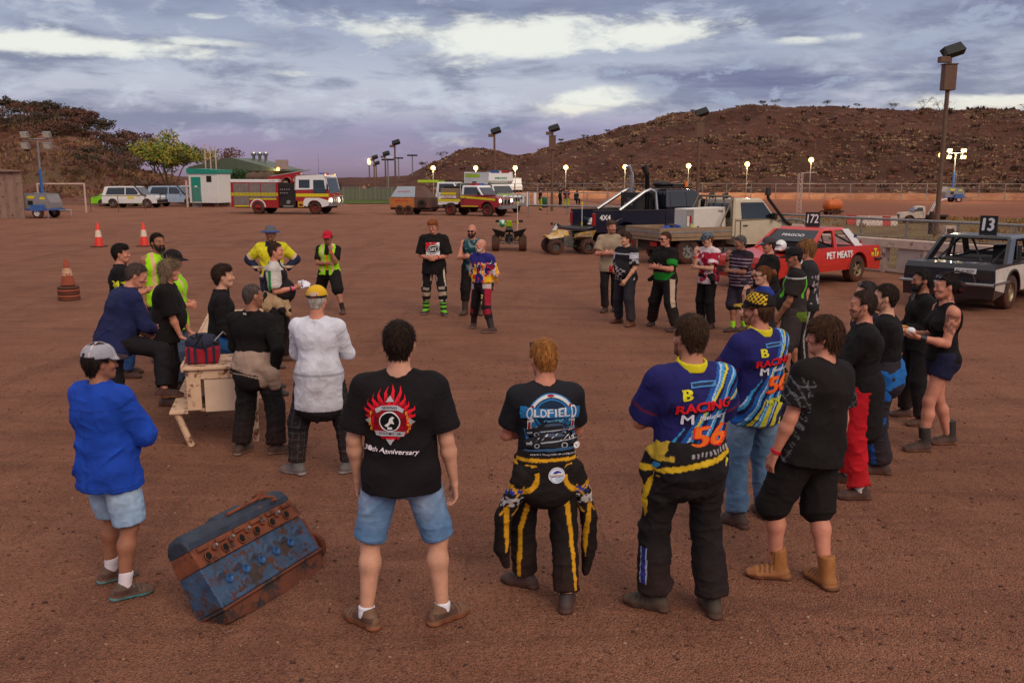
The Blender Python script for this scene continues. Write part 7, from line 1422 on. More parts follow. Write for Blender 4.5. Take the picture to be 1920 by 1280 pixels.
m = MB(); m.b6(-2.6, -.3, -.55, .55, .5, .73, DARK); m.b6(-2.82, -2.78, -.8, -.5, .56, .68, TAIL); m.b6(-2.82, -2.78, .5, .8, .56, .68, TAIL); m.build('under_tray', e)
def on_tray(x, y, z=.82): return uc+ud*x+un*y+Vector((0, 0, z))
gb = empty('generator', on_tray(-1.05, -.35), R(24), 'white generator box with black latches standing on the tan tray', 'generator')
WP = mat('white_powder_coat', (200, 194, 186), .45, var=.05); m = MB(); m.hexa([(-.62, -.32, 0), (.86, -.32, 0), (.86, .32, 0), (-.62, .32, 0), (-.62, -.32, .82), (.80, -.32, .86), (.80, .32, .86), (-.62, .32, .82)], WP); m.build('housing', gb, .02)
m = MB(); m.b6(-.625, -.36, -.325, -.32, .02, .80, mat('grey_panel', (128, 124, 122), .5)); m.b6(-.5, -.44, -.332, -.325, .4, .62, TAIL); m.b6(-.45, -.38, -.332, -.325, .25, .36, YSTR); m.b6(-.6, -.52, -.332, -.325, .3, .6, WP); m.build('control_panel', gb)
m = MB(); [m.b6(x, x+.055, -.34, -.32, .08, .3, BTEXT) for x in (-.22, .62)]; m.b6(.66, .78, -.34, -.32, .08, .13, BTEXT); put_text(m, 'DLB', (.62, -.322, .74), (1, 0, 0), (0, 0, 1), .07, BTEXT, .16, .03); m.build('latch', gb)
bb = empty('bag', on_tray(-2.0, -.3), R(24), 'bright blue bag lying on the tan tray beside the generator', 'bag'); m = MB(); bm_ = mat('blue_fabric', (24, 60, 140), .8, bump=.01, bscale=20); m.sphere((0, 0, .16), (.34, .22, .17), bm_, 18, 10); m.sphere((.22, .02, .19), (.2, .18, .15), bm_); m.build('body', bb)
m = MB(); m.tube([(-.2, -.2, .2), (0, -.25, .36), (.2, -.2, .2)], .015, BLKP); m.b6(-.06, -.03, -.23, .2, .05, .345, BLKP); m.build('strap', bb)
# ---------------------------------------------------------------- race cars
def race_car(loc, rz, label, paint, pil, L, W, H, name='race_car', hood=.86, tail=.86, gold=None, notch=.55, winr=True, top=None, r=.30):
    e = empty(name, loc, rz, label, 'race car'); f, b, h = L/2, -L/2, W/2; xa, xb = f-.82, b+1.0; bl = .90
    pr = arch_prof(b, f, .26, [(f, .62), (f-.04, .74), (f-.5, hood-.04), (f-1.35, hood+.02), (f-1.45, bl), (b+.95, bl), (b+.06, tail), (b, tail-.1), (b-.02, .5)], [(xa, r+.07, r+.01), (xb, r+.08, r+.02)])
    ti = lambda x, z: 1-.10*max(0, z-.55)**1.2-.06*max(0, .45-z)
    m = MB(); m.prism(pr, -h, h, paint, ti); m.build('body', e, .035, 3)
    # interior tub shows through the open windows
    m = MB(); m.b6(b+1.0, f-1.5, -h*.86, h*.86, bl+.002, bl+.012, DARK); m.b6(-.35, .0, -.6, -.15, bl-.2, 1.18, BLKP); m.b6(f-1.75, f-1.55, -h*.8, h*.8, bl, bl+.10, BLKP); m.build('cockpit', e)
    g0, g1, t0, t1 = f-1.40, b+.78, f-2.02, b+1.32   # base front/back, roof front/back
    hb, ht = h*.945, h*.80; pm_ = paint if pil is None else pil
    m = MB(); m.hexa([(t1, -ht, H-.07), (t0, -ht, H-.07), (t0, ht, H-.07), (t1, ht, H-.07), (t1+.05, -ht*.9, H), (t0-.12, -ht*.9, H), (t0-.12, ht*.9, H), (t1+.05, ht*.9, H)], top or paint); m.build('roof', e, .03, 3)
    def post(a, b_, w, mm, par=e, nm='pillar', d=.05):
        a, b_ = vec(a), vec(b_); q = MB(); q.hexa([a+vec((-w, -d, 0)), a+vec((w, -d, 0)), a+vec((w, d, 0)), a+vec((-w, d, 0)), b_+vec((-w*.9, -d, 0)), b_+vec((w*.9, -d, 0)), b_+vec((w*.9, d, 0)), b_+vec((-w*.9, d, 0))], mm); return q.build(nm, par, .012)
    for s in (-1, 1):
        post((g0, s*hb*.97, bl-.02), (t0+.02, s*ht*.97, H-.04), .045, paint); post((-.22, s*hb*.985, bl-.02), (-.25, s*ht*.985, H-.05), .055, paint, d=.03); post((g1+.12, s*hb*.95, bl-.02), (t1+.06, s*ht*.95, H-.04), .17, pm_, d=.035)
        for x in (xa, xb): wheel(e, x, s*(h-.12), r+.01, .24, gold or STEEL, spokes=5, rr=.66)
        m = MB()
        for x in (-.33, .98): a_, b_ = s*h*ti(0, .32)+s*.003, s*h*ti(0, .86)+s*.003; m.hexa([(x-.005, a_-.01, .32), (x+.005, a_-.01, .32), (x+.005, a_, .32), (x-.005, a_, .32), (x-.005, b_-.01, .86), (x+.005, b_-.01, .86), (x+.005, b_, .86), (x-.005, b_, .86)], BTEXT)
        m.build('door_gap', e); m = MB(); arc(m, xb, r+.02, r+.12, r+.08, s*h*.93, s*(h+.018), paint); m.build('wheel_arch', e); m = MB(); arc(m, xa, r+.02, r+.11, r+.075, s*h*.93, s*(h+.014), paint); m.build('wheel_arch', e)
    q = MB(); cg = mat('roll_cage_tube', (26, 26, 30), .4, .3)
    for x in (-.38,): q.tube([(x, -h*.74, bl-.3), (x, -h*.70, H-.14), (x, -h*.55, H-.09), (x, h*.55, H-.09), (x, h*.70, H-.14), (x, h*.74, bl-.3)], .024, cg)
    for s in (-1, 1): q.tube([(-.38, s*h*.6, H-.1), (b+.75, s*h*.62, bl)], .022, cg); q.tube([(-.38, s*h*.62, H-.1), (t0, s*h*.68, H-.12), (g0-.15, s*h*.80, bl)], .022, cg)
    q.tube([(-.38, -h*.7, H-.15), (-.38, h*.74, bl)], .02, cg); q.tube([(-.38, h*.3, H-.1), (b+.75, -h*.4, bl)], .02, cg); q.build('roll_cage', e)
    return e, dict(f=f, b=b, h=h, xa=xa, xb=xb, bl=bl, g0=g0, t0=t0, g1=g1, t1=t1, hb=hb, ht=ht, H=H, ti=ti)
RP = mat('tomato_red_paint', (188, 40, 30), .38, coat=.35, var=.10, dust=.35, dz=.7, wear=(7, .70, (150, 110, 100))); GOLD = mat('gold_alloy', (176, 158, 126), .4, .6)
rw = G(1597, 528); hd_ = Vector((math.cos(R(218)), math.sin(R(218)), 0)); ln_ = Vector((-hd_.y, hd_.x, 0))
rc = rw+hd_*1.15-ln_*.72; rc.z = 0
e, k = race_car(rc, R(218), 'red race sedan with number 172 on its roof and PET MEATS on its door', RP, WHITE, 4.35, 1.68, 1.36, gold=GOLD, hood=.84, tail=.88, r=.325)
plate(e, 'windscreen_banner', [(k['g0']-.24, -k['hb']*.88, 1.04), (k['g0']-.24, k['hb']*.88, 1.04), (k['t0']-.0+.02, k['ht']*.9, 1.30), (k['t0']+.02, -k['ht']*.9, 1.30)], mat('banner_charcoal', (46, 50, 56), .4))
m = MB(); c = vec(((k['g0']-.24+k['t0']+.02)/2+.012, 0, 1.185)); v = vec((k['t0']+.02-k['g0']+.24, 0, .26)); put_text(m, 'MAGOO', c, (0, 1, 0), v, .10, WTEXT, .62, .03, 0, .004); m.build('banner_lettering', e)
def side_y(z): return k['h']*k['ti'](0, z)
for s in (1, -1):
    u = (-s, 0, 0); v = vec((0, -s*.12, 1)); m = MB(); put_text(m, 'PET MEATS', (-.36, s*(side_y(.74)+.004), .72), u, v, .17, WTEXT, 1.12, .05, .06, .012); put_text(m, 'CURBY', (1.35, s*(side_y(.66)+.002), .66), u, v, .14, WTEXT, .62, .05, .06, .012); m.build('door_lettering', e)
    m = MB(); put_text(m, 'M', (k['b']+.36, s*(side_y(.7)+.002), .66), u, v, .12, YSTR, .12, .05, 0, .014); put_text(m, 'T', (k['b']+.24, s*(side_y(.7)+.002), .70), u, v, .21, YSTR, .15, .06, 0, .016); put_text(m, 'F', (k['b']+.12, s*(side_y(.7)+.002), .66), u, v, .12, YSTR, .10, .05, 0, .014); m.build('quarter_lettering', e)
    y = s*.775; m = MB(); zz = lambda x: 0
    for (x, z, r_, cc) in ((-1.05, 1.26, .035, OR), (-1.16, 1.12, .07, mat('navy_sticker', (50, 50, 84), .5)), (-1.34, .98, .05, TAIL)): yy = s*(k['hb']*.95-(k['hb']*.95-k['ht']*.95)*(z-.88)/.44+.037); m = MB(); m.cone((x, yy, z), (x, yy+s*.004, z), r_, r_, cc, 14); m.build('sticker', e)
plt = mat('number_board_black', (24, 22, 26), .6)
m = MB(); m.b6(-.42, -.38, -.17, .17, 1.35, 1.72, plt); put_text(m, '172', (-.378, 0, 1.56), (0, 1, 0), (0, 0, 1), .22, WTEXT, .27, .02, .1); put_text(m, '172', (-.422, 0, 1.56), (0, -1, 0), (0, 0, 1), .22, WTEXT, .27, .02, .1); o = m.build('roof_number', e); o.rotation_euler = (0, 0, R(35)); o.location = (-.4+.4*math.cos(R(35)), .4*math.sin(R(35)), 0)
m = MB(); m.b6(k['b']-.10, k['b']-.0, -.8, .8, .50, .58, BLKP); m.tube([(k['b']-.06, .84, .54), (k['b']+.25, .86, .54)], .035, BLKP); m.tube([(k['b']-.02, .5, .35), (k['b']-.08, .6, .42), (k['b']-.08, -.6, .42)], .03, STEEL); m.b6(k['f']-.02, k['f']+.06, -.8, .8, .36, .5, BLKP); m.build('bumper', e)
m = MB(); rn = random.Random(4)
for i in range(9): m.sphere((k['f']-.95+rn.uniform(-.25, .2), rn.uniform(.15, .65), .90), (.22, .18, .05), mat('dark_cloth', (30, 28, 32), .9) if i < 6 else WHITE, 10, 5)
for q in m.v: pass
cl_ = m; jk = empty('jacket', rc, R(218), 'dark jacket and white cloth dropped on the bonnet of the red race car', 'jacket'); cl_.build('cloth', jk)
helmet((rc+hd_*1.62+ln_*.55)+Vector((0, 0, .885)), R(218), 'white full face helmet with blue tinted visor on the red car bonnet', mat('white_helmet_shell', (214, 214, 216), .2, coat=.5, var=.02), WHITE)
# car 13
BK = mat('faded_black_paint', (20, 24, 34), .3, coat=.5, var=.12, dust=.2, dz=.7); SLV = mat('silver_side_paint', (196, 188, 182), .38, .1, .12, coat=.3, dust=.2, dz=.6)
h13 = Vector((math.cos(R(44)), math.sin(R(44)), 0)); c13 = Vector((8.54, 17.7, 0))+h13*2.25
e, k = race_car(c13, R(44), 'black and silver race sedan with white number 13 on its roof', BK, BK, 4.5, 1.72, 1.40, gold=GOLD, hood=.88, tail=.92, r=.33)
for s in (1, -1):
    y = lambda z: s*(k['h']*k['ti'](0, z)+.006); P = [(k['b']+.02, .45), (k['b']+.55, .36)]+[(k['xb']+.44*math.cos(a), .35+.44*math.sin(a)) for a in np.linspace(math.pi, 0, 9)]+[(k['xa']-.45, .33), (k['xa']-.45, .84), (k['b']+.9, .86), (k['b']+.02, .84)]
    q = MB(); tr_ = geometry.tessellate_polygon([[Vector((a, b_, 0)) for a, b_ in P]]); V_, T_ = split_tris(P, [tuple(t) for t in tr_], .12); q.add([(a, y(b_), b_) for a, b_ in V_], T_, SLV); q.build('silver_panel', e)
    q = MB(); q.b6(k['b']-.04, k['b']+.75, s*(k['h']*.985), s*(k['h']+.03), .55, .59, CHROME); q.build('side_trim', e)
m = MB(); m.tube([(k['b']-.12, -.88, .55), (k['b']-.16, 0, .55), (k['b']-.12, .88, .55)], .032, STEEL); m.tube([(k['b']-.1, -.55, .56), (k['b']-.14, -.5, .74), (k['b']-.14, -.2, .78), (k['b']-.12, .1, .72), (k['b']-.1, .15, .56)], .018, BLKP); m.build('bumper', e)
m = MB(); put_text(m, 'ENJOY WING LEVIS HOT CV', (k['b']+.42, 0, k['bl']+.012), (0, -1, 0), (1, 0, 0), .10, WTEXT, 1.1, .01); put_text(m, 'Racing Spares', (k['b']+.27, 0, k['bl']+.006), (0, -1, 0), (1, 0, 0), .09, WTEXT, .7, .01, .3); m.build('boot_lettering', e)
m = MB(); m.b6(k['b']-.032, k['b']-.02, -.52, -.12, .74, .84, WTEXT); put_text(m, 'BIG ALS BODY', (k['b']-.034, -.32, .79), (0, -1, 0), (0, 0, 1), .06, BTEXT, .34, .01, 0, .002); m.build('boot_plate', e)
m = MB(); m.b6(-.3, -.26, -.17, .17, 1.39, 1.78, plt); put_text(m, '13', (-.302, 0, 1.6), (0, -1, 0), (0, 0, 1), .27, WTEXT, .25, .05, .08); put_text(m, '13', (-.258, 0, 1.6), (0, 1, 0), (0, 0, 1), .27, WTEXT, .25, .05, .08); m.build('roof_number', e)
for y in (-.35, .05): m = MB(); m.b6(k['b']-.03, k['b']-.015, -.8 if y < 0 else .5, -.5 if y < 0 else .8, .64, .78, BLKP); m.build('tail_panel', e)
# ---------------------------------------------------------------- rusty six cylinder engine in the foreground
EB = mat('blue_block_paint', (54, 78, 108), .6, .1, .45, 9, wear=(4.5, .52, (58, 46, 42)), rust=.30, bump=.006, bscale=22); ER = mat('rusty_cast_iron', (112, 60, 40), .9, 0, .4, 10, wear=(9, .55, (60, 40, 36)), bump=.005, bscale=45); EC = mat('dark_blue_cover', (42, 50, 66), .6, .1, .35, 12, wear=(8, .64, (96, 58, 42)), bump=.006, bscale=18); EP = mat('rusty_sump', (100, 54, 38), .85, 0, .35, 6, wear=(3.5, .50, (46, 40, 40)), bump=.004, bscale=30)
en = bpy.data.objects.new('engine_block', None); C.objects.link(en); tag(en, 'rusty six cylinder engine with peeling blue paint lying tilted on the gravel', 'engine')
ax = Vector((.40, .917, 0)).normalized(); side = Vector((ax.y, -ax.x, 0)); ph = R(32); upv = (Vector((0, 0, 1))*math.cos(ph)-side*math.sin(ph)).normalized(); nrm = upv.cross(ax)*-1; nrm = ax.cross(upv)
M4 = Matrix((( ax.x, nrm.x, upv.x, -1.665), (ax.y, nrm.y, upv.y, 4.87), (ax.z, nrm.z, upv.z, .115), (0, 0, 0, 1))); en.matrix_world = M4 @ Matrix.Diagonal((.94, .9, .95, 1))
EL = 1.0   # local: x along, y towards the viewer's side, z up the engine; origin at the near bottom edge of the block
m = MB(); m.hexa([(0, -.26, 0), (EL, -.26, 0), (EL, 0, 0), (0, 0, 0), (0, -.24, .27), (EL, -.24, .27), (EL, -.025, .27), (0, -.025, .27)], EB)
for i in range(6): x = .09+.155*i; m.cone((x+.03, -.02, .06), (x+.03, .005, .06), .05, .04, EB, 14); m.cone((x+.02, -.04, .18), (x+.02, -.008, .165), .05, .04, EB, 12)
m.b6(.02, EL-.02, -.02, .012, .0, .03, EB); m.build('block', en, .008)
for i in range(5): m = MB(); x = .16+.155*i; m.lathe([(.0, -.004), (.020, -.004), (.024, .005), (.028, .004), (.028, -.02)], mat('blue_core_plug', (38, 80, 130), .45, .2), 16, (x, .0, .135), 'Y'); m.build('core_plug', en)
m = MB(); m.hexa([(-.005, -.24, .272), (EL+.01, -.24, .272), (EL+.01, -.005, .272), (-.005, -.005, .272), (0, -.23, .40), (EL, -.23, .40), (EL, -.03, .40), (0, -.03, .40)], ER)
for i in range(6): x = .06+.165*i; m.b6(x-.02, x+.07, -.03, .0, .365, .395, ER)
m.build('cylinder_head', en, .006)
for i in range(6): m = MB(); x = .09+.155*i; m.lathe([(.034, .012), (.030, .016), (.024, .010), (.022, -.03), (.0, -.03)], ER, 16, (x, -.008, .318), 'Y'); m.cone((x, -.015, .318), (x, .002, .318), .022, .022, mat('port_black', (12, 10, 10), .95), 14); m.build('exhaust_port', en)  # flat black disc fills each port
for i in range(5): m = MB(); x = .165+.155*i; m.cone((x, -.03, .345), (x, .03, .36), .014, .010, STEEL, 8); m.cone((x, -.03, .345), (x, .004, .35), .02, .02, ER, 6); m.build('spark_plug', en)
m = MB(); cp = [(-.235, .402), (-.235, .45), (-.20, .505), (-.12, .515), (-.06, .49), (-.035, .44), (-.035, .402)]
vs = [(x, y, z) for x in (.0, .03, .34, .36, .62, .64, EL-.02, EL) for y, z in [(a+(.0), (b_ if x not in (.0, EL) else .402+(b_-.402)*.75)+(.02 if .35 < x < .63 and b_ > .45 else 0)) for a, b_ in cp]]; n_ = len(cp)
m.add(vs, [(i*n_+j, i*n_+j+1, (i+1)*n_+j+1, (i+1)*n_+j) for i in range(7) for j in range(n_-1)]+[tuple(range(n_))[::-1], tuple(range(7*n_, 8*n_))], EC); m.build('rocker_cover', en, .01)
m = MB(); m.tube([(.42, -.05, .50), (.75, -.05, .508)], .012, ER); m.cone((.80, -.09, .49), (.80, -.09, .54), .05, .045, ER, 14); m.tube([(.80, -.05, .5), (.85, -.02, .47), (.84, .0, .44), (.80, .0, .45)], .011, ER); m.build('breather_pipe', en)
m = MB(); m.b6(-.01, EL+.01, -.28, .02, -.022, -.002, EP); m.hexa([(.02, -.24, -.10), (EL-.04, -.24, -.20), (EL-.04, -.03, -.20), (.02, -.03, -.10), (0, -.26, -.023), (EL, -.26, -.023), (EL, .0, -.023), (0, .0, -.023)], EP); m.build('sump', en, .008)
m = MB(); m.lathe([(.0, 0), (.05, 0), (.085, -.01), (.095, 0), (.095, .02), (.085, .03), (.05, .03), (0, .03)], ER, 24, (EL+.07, -.10, .03), 'X'); m.cone((EL, -.10, .03), (EL+.08, -.10, .03), .03, .03, ER, 10); m.build('pulley', en)
m = MB(); m.b6(EL+.002, EL+.03, -.24, -.02, -.02, .24, ER); m.cone((EL+.03, -.15, .17), (EL+.06, -.15, .17), .045, .04, ER, 14); m.build('timing_cover', en, .008)
# ---------------------------------------------------------------- rusty steel bench
RC = mat('cream_rusty_paint', (204, 170, 142), .6, 0, .12, 7, rust=.30, rustcol=(120, 62, 36), bump=.002, bscale=30); RC2 = mat('cream_panel_paint', (204, 176, 154), .55, 0, .1, 5, wear=(11, .64, (120, 74, 50)))
b0 = Vector((-2.78, 8.5, 0)); bd = Vector((-.95, 3.75, 0)).normalized(); bn = empty('steel_bench', b0, math.atan2(bd.y, bd.x)-math.pi/2, 'long cream painted steel bench with rusty edges and a boxed end', 'bench')
m = MB(); m.b6(-.36, .33, -.03, 3.9, .755, .785, RC); m.b6(-.37, -.345, -.03, 3.9, .74, .81, RC); m.build('top', bn, .006)
m = MB(); m.b6(-.33, -.20, .0, .06, .36, .752, RC); m.b6(-.20, .32, .0, .05, .66, .752, RC); m.b6(-.17, .32, .012, .05, .335, .655, RC2); m.b6(-.33, .3, .06, .6, .33, .36, RC); m.b6(-.34, -.31, .06, .7, .36, .752, RC2); m.b6(.29, .315, .06, .7, .335, .752, RC2); m.build('box_end', bn, .006)
m = MB(); m.b6(-.50, -.33, -.0, 3.6, .33, .36, RC); m.build('foot_rail', bn, .005)
for (x, y, dx) in ((-.40, .05, .08), (.28, .08, -.0), (-.36, 3.6, 0), (.28, 3.6, 0), (-.36, 1.9, 0), (.28, 1.9, 0)):
    m = MB(); m.tube([(x-.04*(dx > 0), y, .74 if y > .1 else .34), (x+dx, y, .0)], .032, RC, 10); m.build('leg', bn)
def on_bench(x, y, z=.786): a = bn.rotation_euler[2]; return b0+Vector((x*math.cos(a)-y*math.sin(a), x*math.sin(a)+y*math.cos(a), z))
bg = empty('bag', on_bench(-.18, .22), bn.rotation_euler[2], 'red and navy tartan cooler bag with black mesh on the bench end', 'bag')
m = MB(); rb = mat('red_bag_fabric', (150, 20, 40), .8); nb_ = mat('navy_bag_fabric', (30, 34, 58), .8); m.hexa([(-.15, -.12, 0), (.15, -.12, 0), (.15, .12, 0), (-.15, .12, 0), (-.16, -.13, .17), (.16, -.13, .17), (.16, .13, .17), (-.16, .13, .17)], rb); m.build('body', bg, .03)
m = MB(); [m.b6(x-.012, x+.012, -.136, -.118, .01, .17, nb_) for x in (-.12, -.06, .04, .11)]; m.sphere((0, 0, .19), (.165, .14, .10), nb_, 16, 8); m.build('top_flap', bg)
m = MB(); rn = random.Random(3)
for i in range(16): c = Vector((rn.uniform(-.09, .09), rn.uniform(-.12, -.02), .2+rn.uniform(-.02, .08))); m.tube([c, c+Vector((rn.uniform(-.06, .06), rn.uniform(-.05, .03), rn.uniform(-.04, .05))), c+Vector((rn.uniform(-.09, .09), -.03, rn.uniform(-.08, .03)))], .008, BLKP, 5)
m.tube([(.10, -.08, .2), (.2, -.06, .30), (.22, .02, .26)], .008, STEEL, 5); m.build('strap', bg)
def bottle(name, loc, label, tilt=(0, 0, 0), water=True):
    e = empty(name, loc, 0, label, 'bottle'); e.rotation_euler = tilt; m = MB(); m.lathe([(0, 0), (.030, .002), (.033, .02), (.033, .13), (.028, .155), (.014, .185), (.013, .20)], mat('bottle_plastic', (150, 176, 196), .15, 0, .02), 16); m.build('body', e); m = MB(); m.lathe([(.0338, .06), (.0342, .062), (.0342, .12), (.0338, .122)], mat('blue_white_label', (60, 110, 170), .5, wear=(30, .5, (206, 210, 216))), 16); m.build('wrapper', e); m = MB(); m.cone((0, 0, .198), (0, 0, .22), .016, .016, mat('blue_cap_plastic', (30, 70, 170), .4), 12); m.build('cap', e); return e
bottle('water_bottle', on_bench(-.12, 1.75), 'water bottle with blue cap standing on the bench by the wavy haired woman')
bottle('sauce_bottle', on_bench(-.24, 1.55), 'small water bottle lying nearest the cooler bag on the bench top', (R(90), 0, .4))
fb = fly.wri[1]+fly.hd[1]*.09; bottle('water_bottle', Vector(fb)+Vector((0, 0, .06)), 'water bottle held down behind the back of the bald motocross rider', (R(180-24), 0, R(-60)))
# held things
def hold(p, i, d=.08): return Vector((p.wri[i]+p.hd[i]*d))
pc = (hold(polo, 1)+hold(polo, 0))/2+Vector((.05, 0, .02)); m = MB(); pw = mat('paper_white', (214, 214, 224), .8, 0, .03)
for i in range(4): a = .5*i; P = Matrix.Rotation(a, 3, 'Z') @ Matrix.Rotation(.4+.25*i, 3, 'X'); m.add([P @ vec(q)+vec((0, 0, .006*i)) for q in ((-.08, -.055, 0), (.08, -.055, .01), (.09, .055, .0), (-.07, .055, .02))], [(0, 1, 2, 3)], pw)
o = m.build('papers', loc=pc); md = o.modifiers.new('thickness', 'SOLIDIFY'); md.thickness = .002; tag(o, 'crumpled white papers held by the man in white and green sleeves', 'papers')
hp_ = (hold(woman, 0)+hold(woman, 1))/2; hdg = empty('hot_dog', hp_+Vector((-.03, 0, .03)), R(0), 'hot dog in a white napkin held by the woman in the tank top', 'hot dog')
m = MB(); bun = mat('bread_bun', (196, 150, 96), .8); m.sphere((0, 0, 0), (.085, .026, .022), bun); m.sphere((0, .03, .004), (.085, .02, .024), bun); m.build('bun', hdg); m = MB(); m.sphere((0, .016, .018), (.095, .015, .015), mat('red_sausage', (150, 40, 40), .5)); m.tube([(-.07, .016, .033), (-.03, .022, .035), (.0, .012, .034), (.04, .02, .034), (.07, .014, .032)], .004, YSTR, 5); m.build('sausage', hdg); m = MB(); m.sphere((.09, .0, -.005), (.045, .05, .035), pw, 10, 6); m.build('napkin', hdg)
cn = hold(check, 1)+Vector((-.03, -.02, -.02)); e = empty('drink_can', cn, 0, 'red drink can held by the stout person in the checkered shirt', 'can'); m = MB(); m.lathe([(0, 0), (.028, 0), (.033, .008), (.033, .11), (.026, .122)], TAIL, 16); m.build('body', e); m = MB(); m.cone((0, 0, .119), (0, 0, .123), .027, .027, STEEL, 14); m.build('lid', e)
# ---------------------------------------------------------------- cones
OC = mat('orange_cone_plastic', (214, 44, 24), .5, var=.08, dust=.2, dz=.4); RF = mat('reflective_white', (214, 190, 170), .5, 0, .05)
def cone_(loc, label, h=.9):
    e = empty('traffic_cone', loc, 0, label, 'traffic cone', None); m = MB(); m.lathe([(.17, .04), (.035, h), (.03, h+.005), (0, h+.006)], OC, 24); m.build('shell', e); m = MB(); m.lathe([(.1195, h*.42), (.081, h*.70)], RF, 24); m.build('reflective_band', e); m = MB(); m.box((0, 0, .022), (.46, .46, .044), DARK); m.build('base', e, .01); return e
cone_(G(186, 463), 'orange traffic cone with white band, left one of the standing pair'); cone_(G(271, 462), 'orange traffic cone with white band beside the bearded man, right one of the pair')
OLD = mat('faded_dirty_cone', (136, 62, 40), .8, 0, .2, dust=.6, dz=.8); e = empty('traffic_cone', G(130, 562), 0, 'faded dirty traffic cone stacked on old tyres like worn cone bases', 'traffic cone')
m = MB(); m.lathe([(.15, .32), (.035, .86), (.0, .865)], OLD, 24); m.build('shell', e); m = MB(); m.lathe([(.111, .52), (.077, .68)], mat('worn_reflective', (190, 150, 120), .6, wear=(14, .5, (136, 62, 40))), 24); m.build('reflective_band', e)
m = MB()
for i in range(5): z = .06*i; m.lathe([(.15, z), (.215+.01*(i % 2), z+.005), (.22, z+.03), (.21, z+.056), (.15, z+.06)], mat('worn_black_rubber', (62, 42, 36), .9, dust=.7, dz=.5) if i not in (1, 3) else OLD, 20)
m.build('stacked_base', e)
# ---------------------------------------------------------------- barrier, fences
BA = mat('weathered_white_steel', (194, 170, 156), .6, 0, .15, 4, rust=.18, dust=.4, dz=.6); bw = empty('steel_barrier', (8.4, 28.4, 0), math.atan2(-6.5, 3.6), 'long weathered white steel crash barrier behind the race cars', 'barrier')
m = MB(); m.b6(-4, 9.5, -.13, .13, .68, .92, BA); m.build('top_beam', bw, .02)
for i in range(5):
    x = -3.5+2.6*i
    if i in (2,): continue
    m = MB(); m.b6(x, x+2.1, -.05, .02, .10, .665, mat('pale_steel_panel', (180, 166, 160), .55, 0, .1, 3, rust=.12, dust=.4, dz=.5)); m.build('panel', bw, .01)
for i in range(11): m = MB(); x = -3.9+1.3*i; m.b6(x-.06, x+.06, -.1, .1, 0, .68, BA); m.build('post', bw, .01)
m = MB(); m.b6(-4, 9.5, -.06, .06, .02, .10, BA); m.build('bottom_rail', bw, .01)
def wire_fence(a, b, n, h, label, rails, post=.03, mesh=None, name='pipe_fence', mp=STEEL, z0=0.):
    a, b = vec(a), vec(b); e = empty(name, a, 0, label, 'fence'); d = b-a
    for i in range(n+1): m = MB(); p = d*(i/n); m.tube([p+Vector((0, 0, z0)), p+Vector((0, 0, h))], post, mp, 8); m.build('post', e)
    for z, r in rails: m = MB(); m.tube([Vector((0, 0, z)), d+Vector((0, 0, z))], r, mp, 6); m.build('rail', e)
    if mesh:
        m = MB(); L = d.length; s = mesh; k = int(L/s)
        for i in range(-int(h/s), k):
            for sg in (1, -1):
                x0 = i*s if sg > 0 else (i+int(h/s))*s; pts = []
                for t in (0, 1): x = x0+sg*(h-z0-.06)*t; pts.append((x, z0+.05+(h-z0-.06)*t))
                if min(pts[0][0], pts[1][0]) < 0 or max(pts[0][0], pts[1][0]) > L: continue
                m.tube([d.normalized()*q[0]+Vector((0, 0, q[1])) for q in pts], .0035, STEEL, 3)
        m.build('wire_mesh', e)
    return e
wire_fence((8.5, 28.7, 0), (12.9, 20.75, 0), 6, 1.43, 'galvanised pipe and wire fence running along the white crash barrier', [(1.43, .035), (.95, .012)], mesh=.13)
wire_fence((1.2, 66.2, 0), (11.8, 58.0, 0), 8, 1.55, 'pipe fence with a thick low rail in front of the lime trousered firefighters', [(1.55, .03), (.62, .07)], post=.035)
wire_fence((-8, 112.5, 0), (75, 101, 0), 30, 1.9, 'long wire fence on the near side of the orange earth berm', [(1.9, .03), (1.4, .02)], post=.045)
wire_fence((-38, 68.5, 0), (-29, 72.5, 0), 5, 1.2, 'low wire fence behind the light tower trailer', [(1.2, .02), (.6, .015)], post=.03, mp=mat('rusty_post', (100, 74, 60), .9))
# posts, drums, signs along the pit fence
for i, (px, py) in enumerate([(990, 387), (1003, 387)]): m = MB(); p = G(px, py); m.b6(-.12, .12, -.1, .1, 0, 1.25, WHITE); m.b6(-.13, .13, -.11, .11, 1.25, 1.3, WHITE); o = m.build('white_post', loc=p, bevel=.02); tag(o, ['white concrete post beside the pale drum', 'white concrete post beside the lone firefighter'][i], 'post')
e = empty('steel_drum', G(979, 386), 0, 'pale dented steel drum beside the ambulance', 'drum'); m = MB(); m.lathe([(0, 0), (.36, 0), (.36, .38), (.375, .40), (.36, .42), (.36, .78), (.375, .8), (.36, .82), (.36, 1.15), (.35, 1.17), (0, 1.16)], mat('pale_drum_paint', (170, 166, 156), .6, rust=.25, dust=.4), 22); m.build('body', e)
m = MB(); p = G(1020, 389); m.lathe([(0, 0), (.28, 0), (.32, .85), (.3, .9), (0, .92)], mat('green_bin_plastic', (30, 84, 60), .6), 16); o = m.build('green_bin', loc=p); tag(o, 'dark green bin beside the lone firefighter', 'bin')
